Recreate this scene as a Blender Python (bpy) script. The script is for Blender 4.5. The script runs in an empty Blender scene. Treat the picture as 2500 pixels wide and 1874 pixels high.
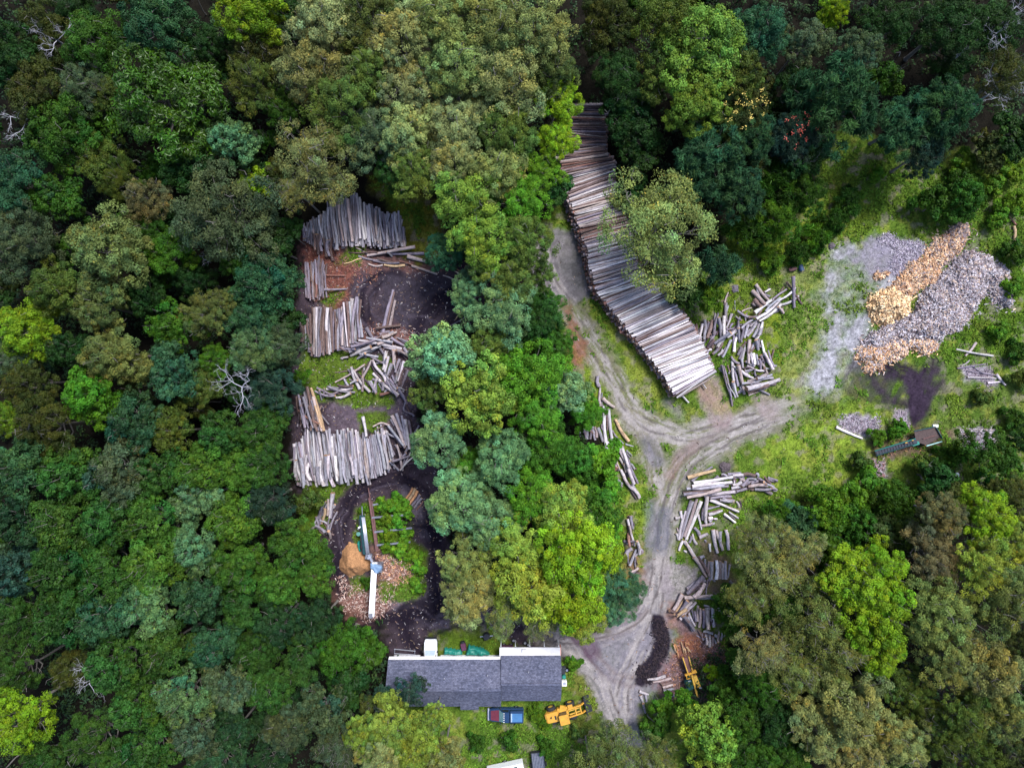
import bpy, math, random
import numpy as np
from mathutils import Vector, Matrix

# ------------------------------------------------------------------ camera, sky, sun, exposure
sc = bpy.context.scene
COL = sc.collection
CAM_H = 100.0
S = 0.06                      # metres per photo pixel on the ground
cam_d = bpy.data.cameras.new("camera")
cam_d.sensor_width = 36.0
cam_d.lens = 24.0
cam_d.clip_end = 5000.0
cam = bpy.data.objects.new("camera", cam_d)
cam.location = (0, 0, CAM_H)
cam.rotation_euler = (0, 0, 0)
COL.objects.link(cam)
sc.camera = cam

SUN_EL, SUN_AZ = math.radians(58), math.radians(35)   # azimuth clockwise from the top of the picture
world = bpy.data.worlds.new("World")
sc.world = world
world.use_nodes = True
wn = world.node_tree
bg = wn.nodes["Background"]
sky = wn.nodes.new("ShaderNodeTexSky")
sky.sky_type = 'NISHITA'
sky.sun_disc = False
sky.sun_elevation = SUN_EL
sky.sun_rotation = SUN_AZ
sky.dust_density = 2.0
sky.air_density = 1.0
wn.links.new(sky.outputs[0], bg.inputs[0])
bg.inputs[1].default_value = 0.115
sd = bpy.data.lights.new("sun", 'SUN')
sd.energy = 2.4
sd.angle = math.radians(18)
sd.color = (1.0, 0.99, 0.965)
sun = bpy.data.objects.new("sun", sd)
d = Vector((math.sin(SUN_AZ) * math.cos(SUN_EL), math.cos(SUN_AZ) * math.cos(SUN_EL), math.sin(SUN_EL)))
sun.rotation_euler = (-d).to_track_quat('-Z', 'Y').to_euler()
sun.location = (30, 40, 80)
COL.objects.link(sun)
sc.view_settings.view_transform = 'Standard'
sc.view_settings.look = 'None'
sc.view_settings.gamma = 1.0
sc.view_settings.exposure = 1.15
sc.cycles.max_bounces = 6
sc.cycles.diffuse_bounces = 2
sc.cycles.transmission_bounces = 3

# ------------------------------------------------------------------ helpers
RNG = np.random.default_rng(7)
random.seed(7)

def W(px, py, z=0.0):
    """photo pixel (2500 x 1874) at height z -> world point"""
    k = S * (1 - z / CAM_H)
    return Vector(((px - 1250) * k, (937 - py) * k, z))

def smooth(a, b, x):
    t = np.clip((x - a) / (b - a), 0, 1)
    return t * t * (3 - 2 * t)

def vnoise(x, y, seed=0):
    xi = np.floor(x).astype(np.int64); yi = np.floor(y).astype(np.int64)
    fx = x - xi; fy = y - yi
    fx = fx * fx * (3 - 2 * fx); fy = fy * fy * (3 - 2 * fy)
    def h(a, b):
        n = (a * 374761393 + b * 668265263 + seed * 1442695041) & 0x7fffffff
        n = ((n ^ (n >> 13)) * 1274126177) & 0x7fffffff
        n = (n ^ (n >> 16)) & 0xffff
        return n / 65535.0
    return (h(xi, yi) * (1 - fx) + h(xi + 1, yi) * fx) * (1 - fy) + (h(xi, yi + 1) * (1 - fx) + h(xi + 1, yi + 1) * fx) * fy

def fbm(x, y, seed=0, o=4):
    s = 0; a = 0.5; t = 0
    for i in range(o):
        s = s + a * vnoise(x * 2 ** i + 17.3 * i, y * 2 ** i - 9.1 * i, seed + i); t += a; a *= 0.5
    return s / t

def tag(o, label=None, cat=None, group=None, kind=None):
    if label: o["label"] = label
    if cat: o["category"] = cat
    if group: o["group"] = group
    if kind: o["kind"] = kind
    return o

def link(name, data, parent=None):
    o = bpy.data.objects.new(name, data)
    COL.objects.link(o)
    if parent is not None: o.parent = parent
    return o

def thing(name, loc, rz, label, cat, group=None):
    o = bpy.data.objects.new(name, None)
    o.empty_display_size = 0.3
    COL.objects.link(o)
    o.location = loc; o.rotation_euler = (0, 0, rz)
    return tag(o, label, cat, group)

def quads_mesh(name, V, F, mats, tint=None, extra=None, smooth_shade=False, matidx=None):
    """V (n,3); F (m,k) all same size; numpy mesh"""
    me = bpy.data.meshes.new(name)
    V = np.asarray(V, np.float32); F = np.asarray(F, np.int32)
    m, k = F.shape
    me.vertices.add(len(V)); me.vertices.foreach_set("co", V.ravel())
    me.loops.add(m * k); me.loops.foreach_set("vertex_index", F.ravel())
    me.polygons.add(m)
    me.polygons.foreach_set("loop_start", np.arange(0, m * k, k, dtype=np.int32))
    try: me.polygons.foreach_set("loop_total", np.full(m, k, np.int32))
    except Exception: pass
    for mt in mats: me.materials.append(mt)
    if matidx is not None: me.polygons.foreach_set("material_index", np.asarray(matidx, np.int32))
    me.polygons.foreach_set("use_smooth", np.full(m, smooth_shade, bool))
    me.update(calc_edges=True)
    if tint is not None:
        a = me.attributes.new("tint", 'FLOAT_COLOR', 'POINT')
        t = np.ones((len(V), 4), np.float32); t[:, :3] = tint
        a.data.foreach_set("color", t.ravel())
    if extra is not None:
        a = me.attributes.new("lc", 'FLOAT_VECTOR', 'POINT')
        a.data.foreach_set("vector", np.asarray(extra, np.float32).ravel())
    return me

# ---- small node helpers
def newmat(name):
    m = bpy.data.materials.new(name); m.use_nodes = True
    nt = m.node_tree
    return m, nt, nt.nodes["Principled BSDF"]

def N(nt, kind, **kw):
    n = nt.nodes.new(kind)
    for k, v in kw.items(): setattr(n, k, v)
    return n

def mixrgb(nt, mode, fac, a, b):
    n = N(nt, "ShaderNodeMix", data_type='RGBA', blend_type=mode)
    for sock, v in ((n.inputs[0], fac), (n.inputs[6], a), (n.inputs[7], b)):
        if isinstance(v, (int, float)): sock.default_value = v
        elif isinstance(v, tuple): sock.default_value = (*v, 1)
        else: nt.links.new(v, sock)
    return n.outputs[2]

def ramp(nt, src, stops):
    r = N(nt, "ShaderNodeValToRGB")
    el = r.color_ramp.elements
    while len(el) < len(stops): el.new(0.5)
    for e, (p, c) in zip(el, stops):
        e.position = p
        e.color = (c, c, c, 1) if isinstance(c, (int, float)) else (*c, 1)
    nt.links.new(src, r.inputs[0])
    return r.outputs[0]

def noise(nt, scale, detail=3, rough=0.6, vec=None):
    n = N(nt, "ShaderNodeTexNoise")
    n.inputs["Scale"].default_value = scale; n.inputs["Detail"].default_value = detail
    n.inputs["Roughness"].default_value = rough
    if vec is None:
        g = N(nt, "ShaderNodeNewGeometry"); vec = g.outputs["Position"]
    nt.links.new(vec, n.inputs["Vector"])
    return n.outputs[0]

def plain(name, col, rough=0.6, metal=0.0, var=0.25, scale=3.0, spec=0.4, dirt=None):
    m, nt, b = newmat(name)
    f = ramp(nt, noise(nt, scale), [(0.3, 1 - var), (0.7, 1 + var * 0.3)])
    c = mixrgb(nt, 'MULTIPLY', 1.0, tuple(col), f)
    if dirt:
        f2 = ramp(nt, noise(nt, scale * 3.1, 5, 0.75), [(0.52, 0.0), (0.68, 1.0)])
        c = mixrgb(nt, 'MIX', f2, c, tuple(dirt))
    nt.links.new(c, b.inputs["Base Color"])
    b.inputs["Roughness"].default_value = rough; b.inputs["Metallic"].default_value = metal
    b.inputs["Specular IOR Level"].default_value = spec
    return m

def attr(nt, name):
    a = N(nt, "ShaderNodeAttribute"); a.attribute_name = name
    return a

# ------------------------------------------------------------------ materials shared by many things
def mat_ground(name="earth_and_turf", lo=0.30, hi=1.75):
    m, nt, b = newmat(name)
    t = attr(nt, "tint").outputs["Color"]
    f = ramp(nt, noise(nt, 4.0, 6, 0.85), [(0.30, lo), (0.70, hi)])
    c = mixrgb(nt, 'MULTIPLY', 1.0, t, f)
    # small pale chips and stones
    v = N(nt, "ShaderNodeTexVoronoi"); v.inputs["Scale"].default_value = 3.2
    g = N(nt, "ShaderNodeNewGeometry"); nt.links.new(g.outputs["Position"], v.inputs["Vector"])
    f2 = ramp(nt, v.outputs["Distance"], [(0.06, 1.0), (0.13, 0.0)])
    f3 = ramp(nt, v.outputs["Color"], [(0.72, 0.0), (0.78, 0.6)])
    f4 = mixrgb(nt, 'MULTIPLY', 1.0, f2, f3)
    c2 = mixrgb(nt, 'ADD', f4, c, mixrgb(nt, 'MULTIPLY', 1.0, t, (1.6, 1.6, 1.7)))
    nt.links.new(c2, b.inputs["Base Color"])
    b.inputs["Roughness"].default_value = 0.85
    b.inputs["Specular IOR Level"].default_value = 0.06
    bp = N(nt, "ShaderNodeBump"); bp.inputs["Strength"].default_value = 0.7; bp.inputs["Distance"].default_value = 0.12
    nt.links.new(noise(nt, 2.6, 6, 0.75), bp.inputs["Height"]); nt.links.new(bp.outputs[0], b.inputs["Normal"])
    return m

def mat_leaf(name, rough=0.55, spec=0.16, trans=0.25):
    m, nt, b = newmat(name)
    oi = N(nt, "ShaderNodeObjectInfo")
    c = mixrgb(nt, 'MULTIPLY', 1.0, oi.outputs["Color"], attr(nt, "tint").outputs["Color"])
    nt.links.new(c, b.inputs["Base Color"])
    b.inputs["Roughness"].default_value = rough; b.inputs["Specular IOR Level"].default_value = spec
    tr = N(nt, "ShaderNodeBsdfTranslucent"); nt.links.new(c, tr.inputs[0])
    mx = N(nt, "ShaderNodeMixShader"); mx.inputs[0].default_value = trans
    nt.links.new(b.outputs[0], mx.inputs[1]); nt.links.new(tr.outputs[0], mx.inputs[2])
    nt.links.new(mx.outputs[0], nt.nodes["Material Output"].inputs[0])
    return m

def mat_bark():
    m, nt, b = newmat("log_bark")
    oi = N(nt, "ShaderNodeObjectInfo")
    c = mixrgb(nt, 'MULTIPLY', 1.0, oi.outputs["Color"], attr(nt, "tint").outputs["Color"])
    lc = attr(nt, "lc").outputs["Vector"]
    f = ramp(nt, noise(nt, 1.6, 5, 0.75, lc), [(0.32, 0.35), (0.5, 0.95), (0.7, 1.35)])
    c = mixrgb(nt, 'MULTIPLY', 1.0, c, f)
    f2 = ramp(nt, noise(nt, 0.45, 3, 0.6, lc), [(0.55, 0.0), (0.68, 0.65)])
    c = mixrgb(nt, 'MIX', f2, c, (0.13, 0.075, 0.06))
    f3 = ramp(nt, noise(nt, 3.2, 3, 0.8, lc), [(0.60, 0.0), (0.68, 0.55)])
    c = mixrgb(nt, 'MIX', f3, c, (0.55, 0.52, 0.52))
    nt.links.new(c, b.inputs["Base Color"])
    b.inputs["Roughness"].default_value = 0.85; b.inputs["Specular IOR Level"].default_value = 0.2
    return m

def mat_endgrain():
    m, nt, b = newmat("cut_wood_end")
    oi = N(nt, "ShaderNodeObjectInfo")
    c = mixrgb(nt, 'MULTIPLY', 0.5, (0.42, 0.25, 0.15), oi.outputs["Color"])
    f = ramp(nt, noise(nt, 6.0, 3, 0.6), [(0.3, 0.6), (0.7, 1.2)])
    nt.links.new(mixrgb(nt, 'MULTIPLY', 1.0, c, f), b.inputs["Base Color"])
    b.inputs["Roughness"].default_value = 0.8
    return m

def mat_tint(name, rough=0.8, spec=0.2, var=(0.7, 1.2), scale=4.0):
    m, nt, b = newmat(name)
    f = ramp(nt, noise(nt, scale, 3, 0.7), [(0.3, var[0]), (0.7, var[1])])
    c = mixrgb(nt, 'MULTIPLY', 1.0, attr(nt, "tint").outputs["Color"], f)
    nt.links.new(c, b.inputs["Base Color"])
    b.inputs["Roughness"].default_value = rough; b.inputs["Specular IOR Level"].default_value = spec
    return m

M_GROUND = mat_ground()
M_ROAD = mat_ground("packed_dirt", 0.66, 1.30)
M_MUD = mat_ground("wet_mud", 0.45, 1.6)
M_LEAF = mat_leaf("leaves")
M_LEAF_GLOSSY = mat_leaf("glossy_leaves", 0.4, 0.35, 0.2)
M_BARK = mat_bark()
M_END = mat_endgrain()
M_WOODCHIP = mat_tint("split_wood")
M_GRASS = mat_tint("grass_blades", 0.7, 0.2)
M_TRUNK = plain("tree_bark", (0.17, 0.155, 0.145), 0.9, var=0.5, scale=6)
M_DEAD = plain("bleached_dead_wood", (0.42, 0.42, 0.48), 0.8, var=0.3, scale=4)

# ------------------------------------------------------------------ ground
DX = 0.16
gx = np.arange(-76, 76 + 1e-6, DX); gy = np.arange(-57.6, 57.6 + 1e-6, DX)
NX, NY = len(gx), len(gy)
GX, GY = np.meshgrid(gx, gy)                      # rows = y
PX = GX / S + 1250; PY = 937 - GY / S              # photo px of ground points
wob = (fbm(GX * 0.35, GY * 0.35, 3) - 0.5) * 46 + (fbm(GX * 1.6, GY * 1.6, 5, 3) - 0.5) * 26
wob2 = (fbm(GX * 0.35, GY * 0.35, 13) - 0.5) * 46 + (fbm(GX * 1.6, GY * 1.6, 15, 3) - 0.5) * 26
QX = PX + wob * 0.7; QY = PY + wob2 * 0.7

def poly_sd(P, X, Y):
    """signed distance (px), negative inside"""
    P = np.array(P, float); n = len(P)
    inside = np.zeros(X.shape, bool); d = np.full(X.shape, 1e9)
    for i in range(n):
        x1, y1 = P[i]; x2, y2 = P[(i + 1) % n]
        ex, ey = x2 - x1, y2 - y1
        t = np.clip(((X - x1) * ex + (Y - y1) * ey) / (ex * ex + ey * ey + 1e-9), 0, 1)
        d = np.minimum(d, np.hypot(X - x1 - t * ex, Y - y1 - t * ey))
        c = ((y1 > Y) != (y2 > Y)) & (X < (x2 - x1) * (Y - y1) / (y2 - y1 + 1e-12) + x1)
        inside ^= c
    return np.where(inside, -d, d)

def catmull(P, n=8):
    P = [P[0]] + list(P) + [P[-1]]
    out = []
    for i in range(1, len(P) - 2):
        p0, p1, p2, p3 = [np.array(q, float) for q in P[i - 1:i + 3]]
        for k in range(n):
            t = k / n
            out.append(0.5 * (2 * p1 + (p2 - p0) * t + (2 * p0 - 5 * p1 + 4 * p2 - p3) * t * t + (3 * p1 - p0 - 3 * p2 + p3) * t ** 3))
    out.append(np.array(P[-2], float))
    return np.array(out)

def line_d(P, X, Y, width=None):
    """distance to smoothed polyline, arclength coordinate, signed side, local half width"""
    C = catmull(P, 5)
    best = np.full(X.shape, 1e9); arc = np.zeros(X.shape); side = np.zeros(X.shape)
    acc = 0
    for i in range(len(C) - 1):
        x1, y1 = C[i][:2]; x2, y2 = C[i + 1][:2]
        ex, ey = x2 - x1, y2 - y1; L = math.hypot(ex, ey) + 1e-9
        t = np.clip(((X - x1) * ex + (Y - y1) * ey) / (L * L), 0, 1)
        dd = np.hypot(X - x1 - t * ex, Y - y1 - t * ey)
        m = dd < best
        best = np.where(m, dd, best); arc = np.where(m, acc + t * L, arc)
        side = np.where(m, np.sign((X - x1) * ey - (Y - y1) * ex), side)
        acc += L
    return best, arc, best * side

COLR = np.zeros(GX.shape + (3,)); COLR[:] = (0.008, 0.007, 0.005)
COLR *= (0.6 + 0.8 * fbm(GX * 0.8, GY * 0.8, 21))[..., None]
GRASS = np.zeros(GX.shape); ROAD = np.zeros(GX.shape); MUD = np.zeros(GX.shape); CHIPS = np.zeros(GX.shape)

def lay(mask, col, spread=0.35, seed=0, scale=1.2):
    """mix an albedo in, with tonal variation of the material itself"""
    global COLR
    n = 1 + spread * 2 * (fbm(GX * scale, GY * scale, 40 + seed) - 0.5)
    c = np.array(col)[None, None, :] * n[..., None]
    m = np.clip(mask, 0, 1)[..., None]
    COLR = COLR * (1 - m) + c * m

def area(P, soft=14, amp=1.0):
    sd_ = poly_sd(P, PX + wob * amp, PY + wob2 * amp)
    return smooth(soft, -soft, sd_)

def hold(arr, mask, val=1.0):
    np.copyto(arr, arr * (1 - mask) + val * mask)

# grass over the open land right of the woods, and in the glades
g = area([(1300, 560), (1400, 480), (1500, 640), (1700, 700), (1790, 560), (1960, 520), (2020, 400), (2060, 300), (2260, 400), (2520, 330), (2600, 900), (2520, 1210),
          (2300, 1230), (2100, 1260), (1900, 1220), (1820, 1300), (1790, 1500), (1760, 1700), (1640, 1900), (900, 1900), (960, 1700), (1200, 1640),
          (1400, 1400), (1490, 1260), (1480, 1100), (1380, 900), (1330, 700)], 18)
lay(g, (0.060, 0.100, 0.012), 0.5, 1); hold(GRASS, g)
for P, c, k in (
    ([(1780, 560), (1960, 520), (2030, 420), (2120, 500), (2060, 620), (1950, 700), (1930, 900), (1860, 960), (1780, 800)], (0.095, 0.125, 0.012), 2),
    ([(1900, 690), (1990, 640), (2000, 900), (1950, 1000), (1860, 990), (1930, 860)], (0.13, 0.15, 0.05), 3),
    ([(1850, 1080), (2150, 960), (2160, 1100), (2080, 1200), (1900, 1190), (1840, 1150)], (0.12, 0.17, 0.02), 4),
    ([(2260, 900), (2510, 930), (2510, 1060), (2280, 1040)], (0.065, 0.095, 0.02), 5),
    ([(2300, 600), (2510, 560), (2510, 900), (2250, 880), (2330, 760)], (0.05, 0.10, 0.008), 6),
    ([(905, 430), (1000, 430), (1060, 520), (1100, 620), (1000, 640), (975, 560)], (0.10, 0.095, 0.012), 7),
    ([(930, 1510), (1180, 1520), (1230, 1585), (1060, 1600)], (0.10, 0.13, 0.012), 8),
    ([(1080, 1530), (1330, 1540), (1330, 1590), (1070, 1598)], (0.07, 0.09, 0.012), 8),
    ([(1480, 820), (1570, 1000), (1640, 960), (1540, 830), (1420, 640), (1380, 560), (1360, 600)], (0.14, 0.17, 0.025), 9),
    ([(1440, 880), (1540, 1080), (1590, 1300), (1570, 1440), (1520, 1430), (1540, 1250), (1500, 1080), (1420, 930)], (0.11, 0.15, 0.015), 10),
    ([(1380, 1580), (1440, 1600), (1480, 1740), (1450, 1830), (1380, 1800), (1370, 1660)], (0.085, 0.09, 0.02), 11),
    ([(1170, 1720), (1380, 1720), (1420, 1900), (1150, 1900)], (0.045, 0.085, 0.012), 12),
):
    m_ = area(P, 22); lay(m_ * 0.85, c, 0.5, k); hold(GRASS, m_)

for k_, (lo_, hi_, c_, m0) in enumerate(((0.56, 0.66, (0.15, 0.125, 0.11), 0.55), (0.55, 0.65, (0.15, 0.16, 0.03), 0.5), (0.55, 0.66, (0.035, 0.075, 0.008), 0.6))):
    nz = smooth(lo_, hi_, fbm(GX * (0.9 - 0.2 * k_), GY * (0.9 - 0.2 * k_), 500 + 20 * k_, 5)); lay(GRASS * nz * m0, c_, 0.5, 110 + k_, 3)
    if k_ == 0: GRASS *= 1 - 0.6 * nz
COLR = COLR * (1 + 0.28 * GRASS[..., None])
# ---- yard earth on the left: purple-brown mud with reddish bark
yard = area([(745, 560), (830, 590), (900, 610), (1000, 640), (1100, 650), (1190, 640), (1230, 700), (1160, 760), (1110, 820), (1020, 900), (1010, 1010), (1040, 1100), (1090, 1180),
             (1100, 1400), (1180, 1480), (1290, 1500), (1370, 1540), (1420, 1600), (1300, 1600), (1200, 1520), (1060, 1540), (1020, 1610), (950, 1600), (940, 1520), (850, 1480), (790, 1400), (800, 1220), (720, 1200), (715, 1000), (730, 700)], 12)
lay(yard, (0.040, 0.029, 0.038), 0.5, 20); hold(GRASS, yard, 0); hold(MUD, yard)
for P, c, k, a_ in (
    ([(745, 590), (830, 600), (870, 640), (860, 700), (840, 760), (770, 740), (740, 680)], (0.15, 0.055, 0.04), 21, 0.8),
    ([(830, 600), (1000, 640), (1080, 650), (1000, 670), (880, 660)], (0.14, 0.07, 0.06), 22, 0.7),
    ([(870, 790), (960, 790), (1010, 830), (1000, 880), (880, 830)], (0.16, 0.08, 0.07), 23, 0.7),
    ([(930, 660), (1120, 690), (1130, 740), (1040, 800), (960, 800), (940, 740)], (0.036, 0.030, 0.043), 24, 0.8),
    ([(790, 970), (1010, 960), (1000, 1040), (800, 1050)], (0.085, 0.065, 0.085), 25, 0.9),
    ([(1000, 1180), (1050, 1250), (1060, 1330), (1000, 1300), (960, 1190)], (0.10, 0.085, 0.11), 26, 0.7),
    ([(1020, 1390), (1130, 1480), (1300, 1510), (1200, 1545), (1060, 1530), (940, 1500)], (0.12, 0.10, 0.125), 27, 0.75),
    ([(790, 1420), (920, 1430), (960, 1480), (900, 1540), (850, 1500)], (0.15, 0.075, 0.06), 28, 0.8),
    ([(910, 1340), (1010, 1370), (1010, 1430), (930, 1440)], (0.17, 0.09, 0.07), 29, 0.8),
    ([(980, 1250), (1000, 1250), (1000, 1300), (980, 1300)], (0.14, 0.05, 0.03), 29, 0.8),
):
    lay(area(P, 12) * a_, c, 0.6, k, 2.5)
# green islands inside the yard
for P in ([(740, 850), (860, 850), (960, 880), (940, 960), (830, 985), (730, 960)], [(865, 1000), (960, 1005), (930, 1060), (880, 1050)], [(870, 960), (960, 960), (960, 985), (860, 985)],
          [(735, 1180), (880, 1165), (820, 1215), (740, 1230)], [(868, 1240), (1000, 1215), (1010, 1260), (1000, 1320), (1045, 1350), (1040, 1440), (1000, 1475), (930, 1460), (930, 1420), (1010, 1400), (960, 1360), (920, 1330), (870, 1320)],
          [(850, 1410), (905, 1405), (900, 1440), (860, 1450)], [(860, 590), (900, 580), (880, 640), (810, 640)], [(790, 715), (840, 710), (820, 750), (785, 745)], [(1100, 1545), (1200, 1540), (1200, 1590), (1090, 1595)],
          [(730, 1210), (800, 1200), (800, 1300), (730, 1330)]):
    m_ = area(P, 9, 0.6); lay(m_ * 0.9, (0.075, 0.12, 0.012), 0.5, 31, 2); hold(GRASS, m_)
# dark wet wheel tracks
def track(P, w, col, a_=1.0, soft=6, seed=0, grass=0, streak=0.0):
    dd, arc, sd2 = line_d(P, PX + wob * 0.35, PY + wob2 * 0.35)
    m_ = smooth(w + soft, w - soft, dd)
    if streak > 0:
        st = fbm(arc * 0.012, sd2 * 0.16, 60 + seed, 3)
        m_ = m_ * np.clip(1 - streak + streak * 2.0 * smooth(0.35, 0.62, st), 0, 1)
    lay(m_ * a_, col, 0.4, seed, 1.6)
    hold(GRASS, m_ * a_, grass)
    return m_ * a_
BLK = (0.009, 0.0065, 0.013)
for P, w in (([(1075, 1480), (1058, 1420), (1070, 1340), (1060, 1270), (1030, 1200), (960, 1172), (880, 1196), (838, 1260), (822, 1340), (818, 1400), (830, 1440)], 19),
             ([(1040, 1610), (1000, 1560), (990, 1500), (1040, 1480), (1075, 1460)], 24), ([(880, 1520), (960, 1510), (1040, 1500)], 20),
             ([(1030, 850), (1020, 800), (1060, 750), (1120, 715), (1180, 690)], 24), ([(920, 860), (890, 790), (885, 720), (920, 670), (980, 668)], 7), ([(935, 850), (905, 790), (905, 730), (935, 690)], 5),
             ([(1100, 640), (1180, 650), (1240, 640)], 16), ([(1000, 1275), (1050, 1290), (1060, 1330)], 20),
             ([(1050, 1510), (1110, 1500), (1160, 1470)], 6), ([(1040, 1530), (1090, 1450), (1085, 1390)], 6), ([(1040, 1560), (1120, 1530), (1220, 1520)], 5)):
    track(P, w, BLK, 0.88, 7, 50, streak=0.35)

for cx_, cy_, r_, a0_, a1_ in ((930, 745, 62, 120, 260), (930, 745, 74, 110, 250), (945, 740, 40, 130, 250), (1010, 860, 90, 40, 100), (1000, 1560, 80, 20, 85), (1010, 1575, 60, 20, 85), (1075, 1400, 40, -60, 60), (940, 1300, 118, 150, 215), (940, 1300, 108, 150, 215), (960, 1300, 115, 60, 130)):
    P = [(cx_ + r_ * math.cos(math.radians(t_)), cy_ - r_ * math.sin(math.radians(t_))) for t_ in np.linspace(a0_, a1_, 7)]
    track(P, 2.2, (0.062, 0.050, 0.070), 0.75, 3, 56, streak=0.3)
# ---- the pale haul road
R1 = [(1330, 600), (1345, 680), (1395, 760), (1450, 850), (1500, 930), (1540, 1000), (1600, 1045), (1680, 1062), (1780, 1040), (1880, 1010), (1980, 985)]
R2 = [(1985, 985), (1870, 1025), (1770, 1075), (1690, 1120), (1650, 1180), (1625, 1260), (1612, 1340), (1600, 1420), (1570, 1490), (1500, 1535), (1400, 1555), (1330, 1545)]
R3 = [(1520, 1000), (1560, 1040), (1590, 1100), (1610, 1180)]
R4 = [(1600, 1400), (1600, 1500), (1560, 1600), (1520, 1680), (1525, 1780), (1560, 1900)]
R5 = [(1375, 1555), (1420, 1600), (1470, 1660), (1500, 1740), (1530, 1800)]
roadcol = (0.275, 0.250, 0.250)
for P, w, c, a_ in ((R1, 33, (0.135, 0.125, 0.085), 0.7), (R2, 36, (0.150, 0.135, 0.115), 0.75), (R3, 28, (0.14, 0.125, 0.09), 0.7), (R4, 38, (0.15, 0.138, 0.15), 0.9), (R5, 34, (0.14, 0.128, 0.135), 0.9)):
    dd, arc, sd2 = line_d(P, PX + wob * 0.5, PY + wob2 * 0.5)
    m_ = smooth(w + 10, w - 12, dd) * a_ * smooth(2010, 1830, PX)
    lay(m_, c, 0.4, 70, 2.0); hold(GRASS, m_, 0.12); hold(ROAD, smooth(w + 4, w - 4, dd) * smooth(1990, 1900, PX)); hold(MUD, m_, 0)
up = area([(1325, 555), (1405, 560), (1440, 650), (1458, 715), (1400, 750), (1300, 705), (1290, 640)], 12)
lay(up * 0.9, (0.135, 0.122, 0.14), 0.5, 69, 2); hold(GRASS, up, 0); hold(ROAD, up)
pad = area([(1400, 1560), (1480, 1540), (1570, 1480), (1640, 1500), (1640, 1620), (1590, 1700), (1540, 1760), (1500, 1720), (1450, 1650)], 14)
lay(pad * 0.9, (0.165, 0.152, 0.182), 0.5, 71, 2.5); hold(GRASS, pad, 0); hold(ROAD, pad)
grav = area([(2040, 600), (2120, 590), (2230, 620), (2230, 700), (2130, 780), (2120, 860), (2070, 950), (1990, 970), (1960, 930), (2010, 860), (2000, 740)], 26)
gm = smooth(0.36, 0.6, fbm(GX * .35, GY * .35, 74, 5)) * 0.6 + 0.38
lay(grav * gm, (0.235, 0.23, 0.26), 0.8, 72, 2.6); hold(GRASS, grav * gm, 0)
grav2 = area([(2110, 575), (2200, 575), (2260, 600), (2230, 660), (2130, 690), (2080, 640)], 14)
lay(grav2 * 0.75, (0.17, 0.15, 0.20), 0.5, 73, 2.5); hold(GRASS, grav2, 0); hold(CHIPS, grav2 * 0.6)
for P, w, k in ((R1, 30, 1), (R2, 31, 2), (R3, 24, 3), (R4, 34, 4), (R5, 26, 5)):
    dd, arc, sd2 = line_d(P, PX + wob * 0.12, PY + wob2 * 0.12)
    st = 0.55 * fbm(arc * 0.012 + k, sd2 * 0.10, 80 + k, 3) + 0.45 * fbm(arc * 0.05 + k, sd2 * 0.38, 90 + k, 3)
    m_ = smooth(w + 12, w - 14, dd + (fbm(GX * .9, GY * .9, 95) - .5) * 34) * smooth(0.40, 0.62, st) * smooth(2000, 1850, PX)
    lay(m_ * 0.9, roadcol if k != 6 else (0.40, 0.40, 0.43), 0.3, 81, 2.5); hold(GRASS, m_, 0)
for P, off in ((R1, 11), (R1, -11), (R2, 12), (R2, -12), (R4, 13), (R4, -11), (R5, 10)):
    dd, arc, sd2 = line_d(P, PX + wob * 0.10, PY + wob2 * 0.10)
    m_ = smooth(4.5, 1.0, np.abs(sd2 - off + (fbm(arc * .02, arc * 0, 7) - .5) * 10)) * smooth(0.35, 0.55, fbm(arc * 0.03, sd2 * 0.05, 77 + off)) * smooth(1930, 1840, PX)
    lay(m_ * 0.75, (0.085, 0.072, 0.075), 0.3, 82, 3)
# brown wet wheel marks and puddled stretches
for P, w, c, a_ in (([(1700, 1085), (1660, 1120), (1640, 1160)], 12, (0.17, 0.09, 0.075), 0.5), ([(1780, 1045), (1720, 1075), (1660, 1110)], 10, (0.17, 0.14, 0.14), 0.7),
                    ([(1578, 1075), (1592, 1110), (1605, 1125)], 15, (0.10, 0.095, 0.125), 0.75), ([(1590, 1235), (1592, 1290), (1588, 1330)], 13, (0.12, 0.122, 0.16), 0.7), ([(1625, 1250), (1622, 1300), (1615, 1335)], 16, (0.085, 0.09, 0.125), 0.75),
                    ([(1605, 1260), (1604, 1320), (1600, 1350)], 3, (0.05, 0.05, 0.07), 0.8),
                    ([(1560, 1470), (1520, 1520), (1450, 1545), (1400, 1550)], 5, (0.11, 0.08, 0.085), 0.7), ([(1575, 1490), (1530, 1540), (1460, 1560)], 3, (0.11, 0.08, 0.085), 0.7),
                    ([(1440, 1610), (1480, 1650), (1540, 1670), (1600, 1660)], 3, (0.10, 0.07, 0.08), 0.8), ([(1460, 1590), (1500, 1640), (1560, 1648)], 3, (0.12, 0.08, 0.08), 0.7),
                    ([(1395, 1540), (1430, 1565), (1445, 1590)], 20, (0.085, 0.05, 0.075), 0.9), ([(1730, 950), (1760, 1020)], 30, (0.22, 0.16, 0.165), 0.7), ([(1860, 970), (1880, 1010)], 18, (0.23, 0.18, 0.185), 0.7),
                    ([(1630, 985), (1660, 1010)], 12, (0.17, 0.145, 0.16), 0.7), ([(1760, 1130), (1780, 1140)], 13, (0.09, 0.07, 0.08), 0.9), ([(1700, 930), (1760, 990)], 20, (0.25, 0.14, 0.09), 0.35)):
    track(P, w, c, a_, 11, 90, streak=0.25)
# black spilled bark mulch, the crescent by the turning place
cres = [(1605, 1515), (1618, 1570), (1605, 1610), (1580, 1635), (1565, 1655)]
cm = track(cres, 18, (0.014, 0.010, 0.018), 0.97, 5, 91)
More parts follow.
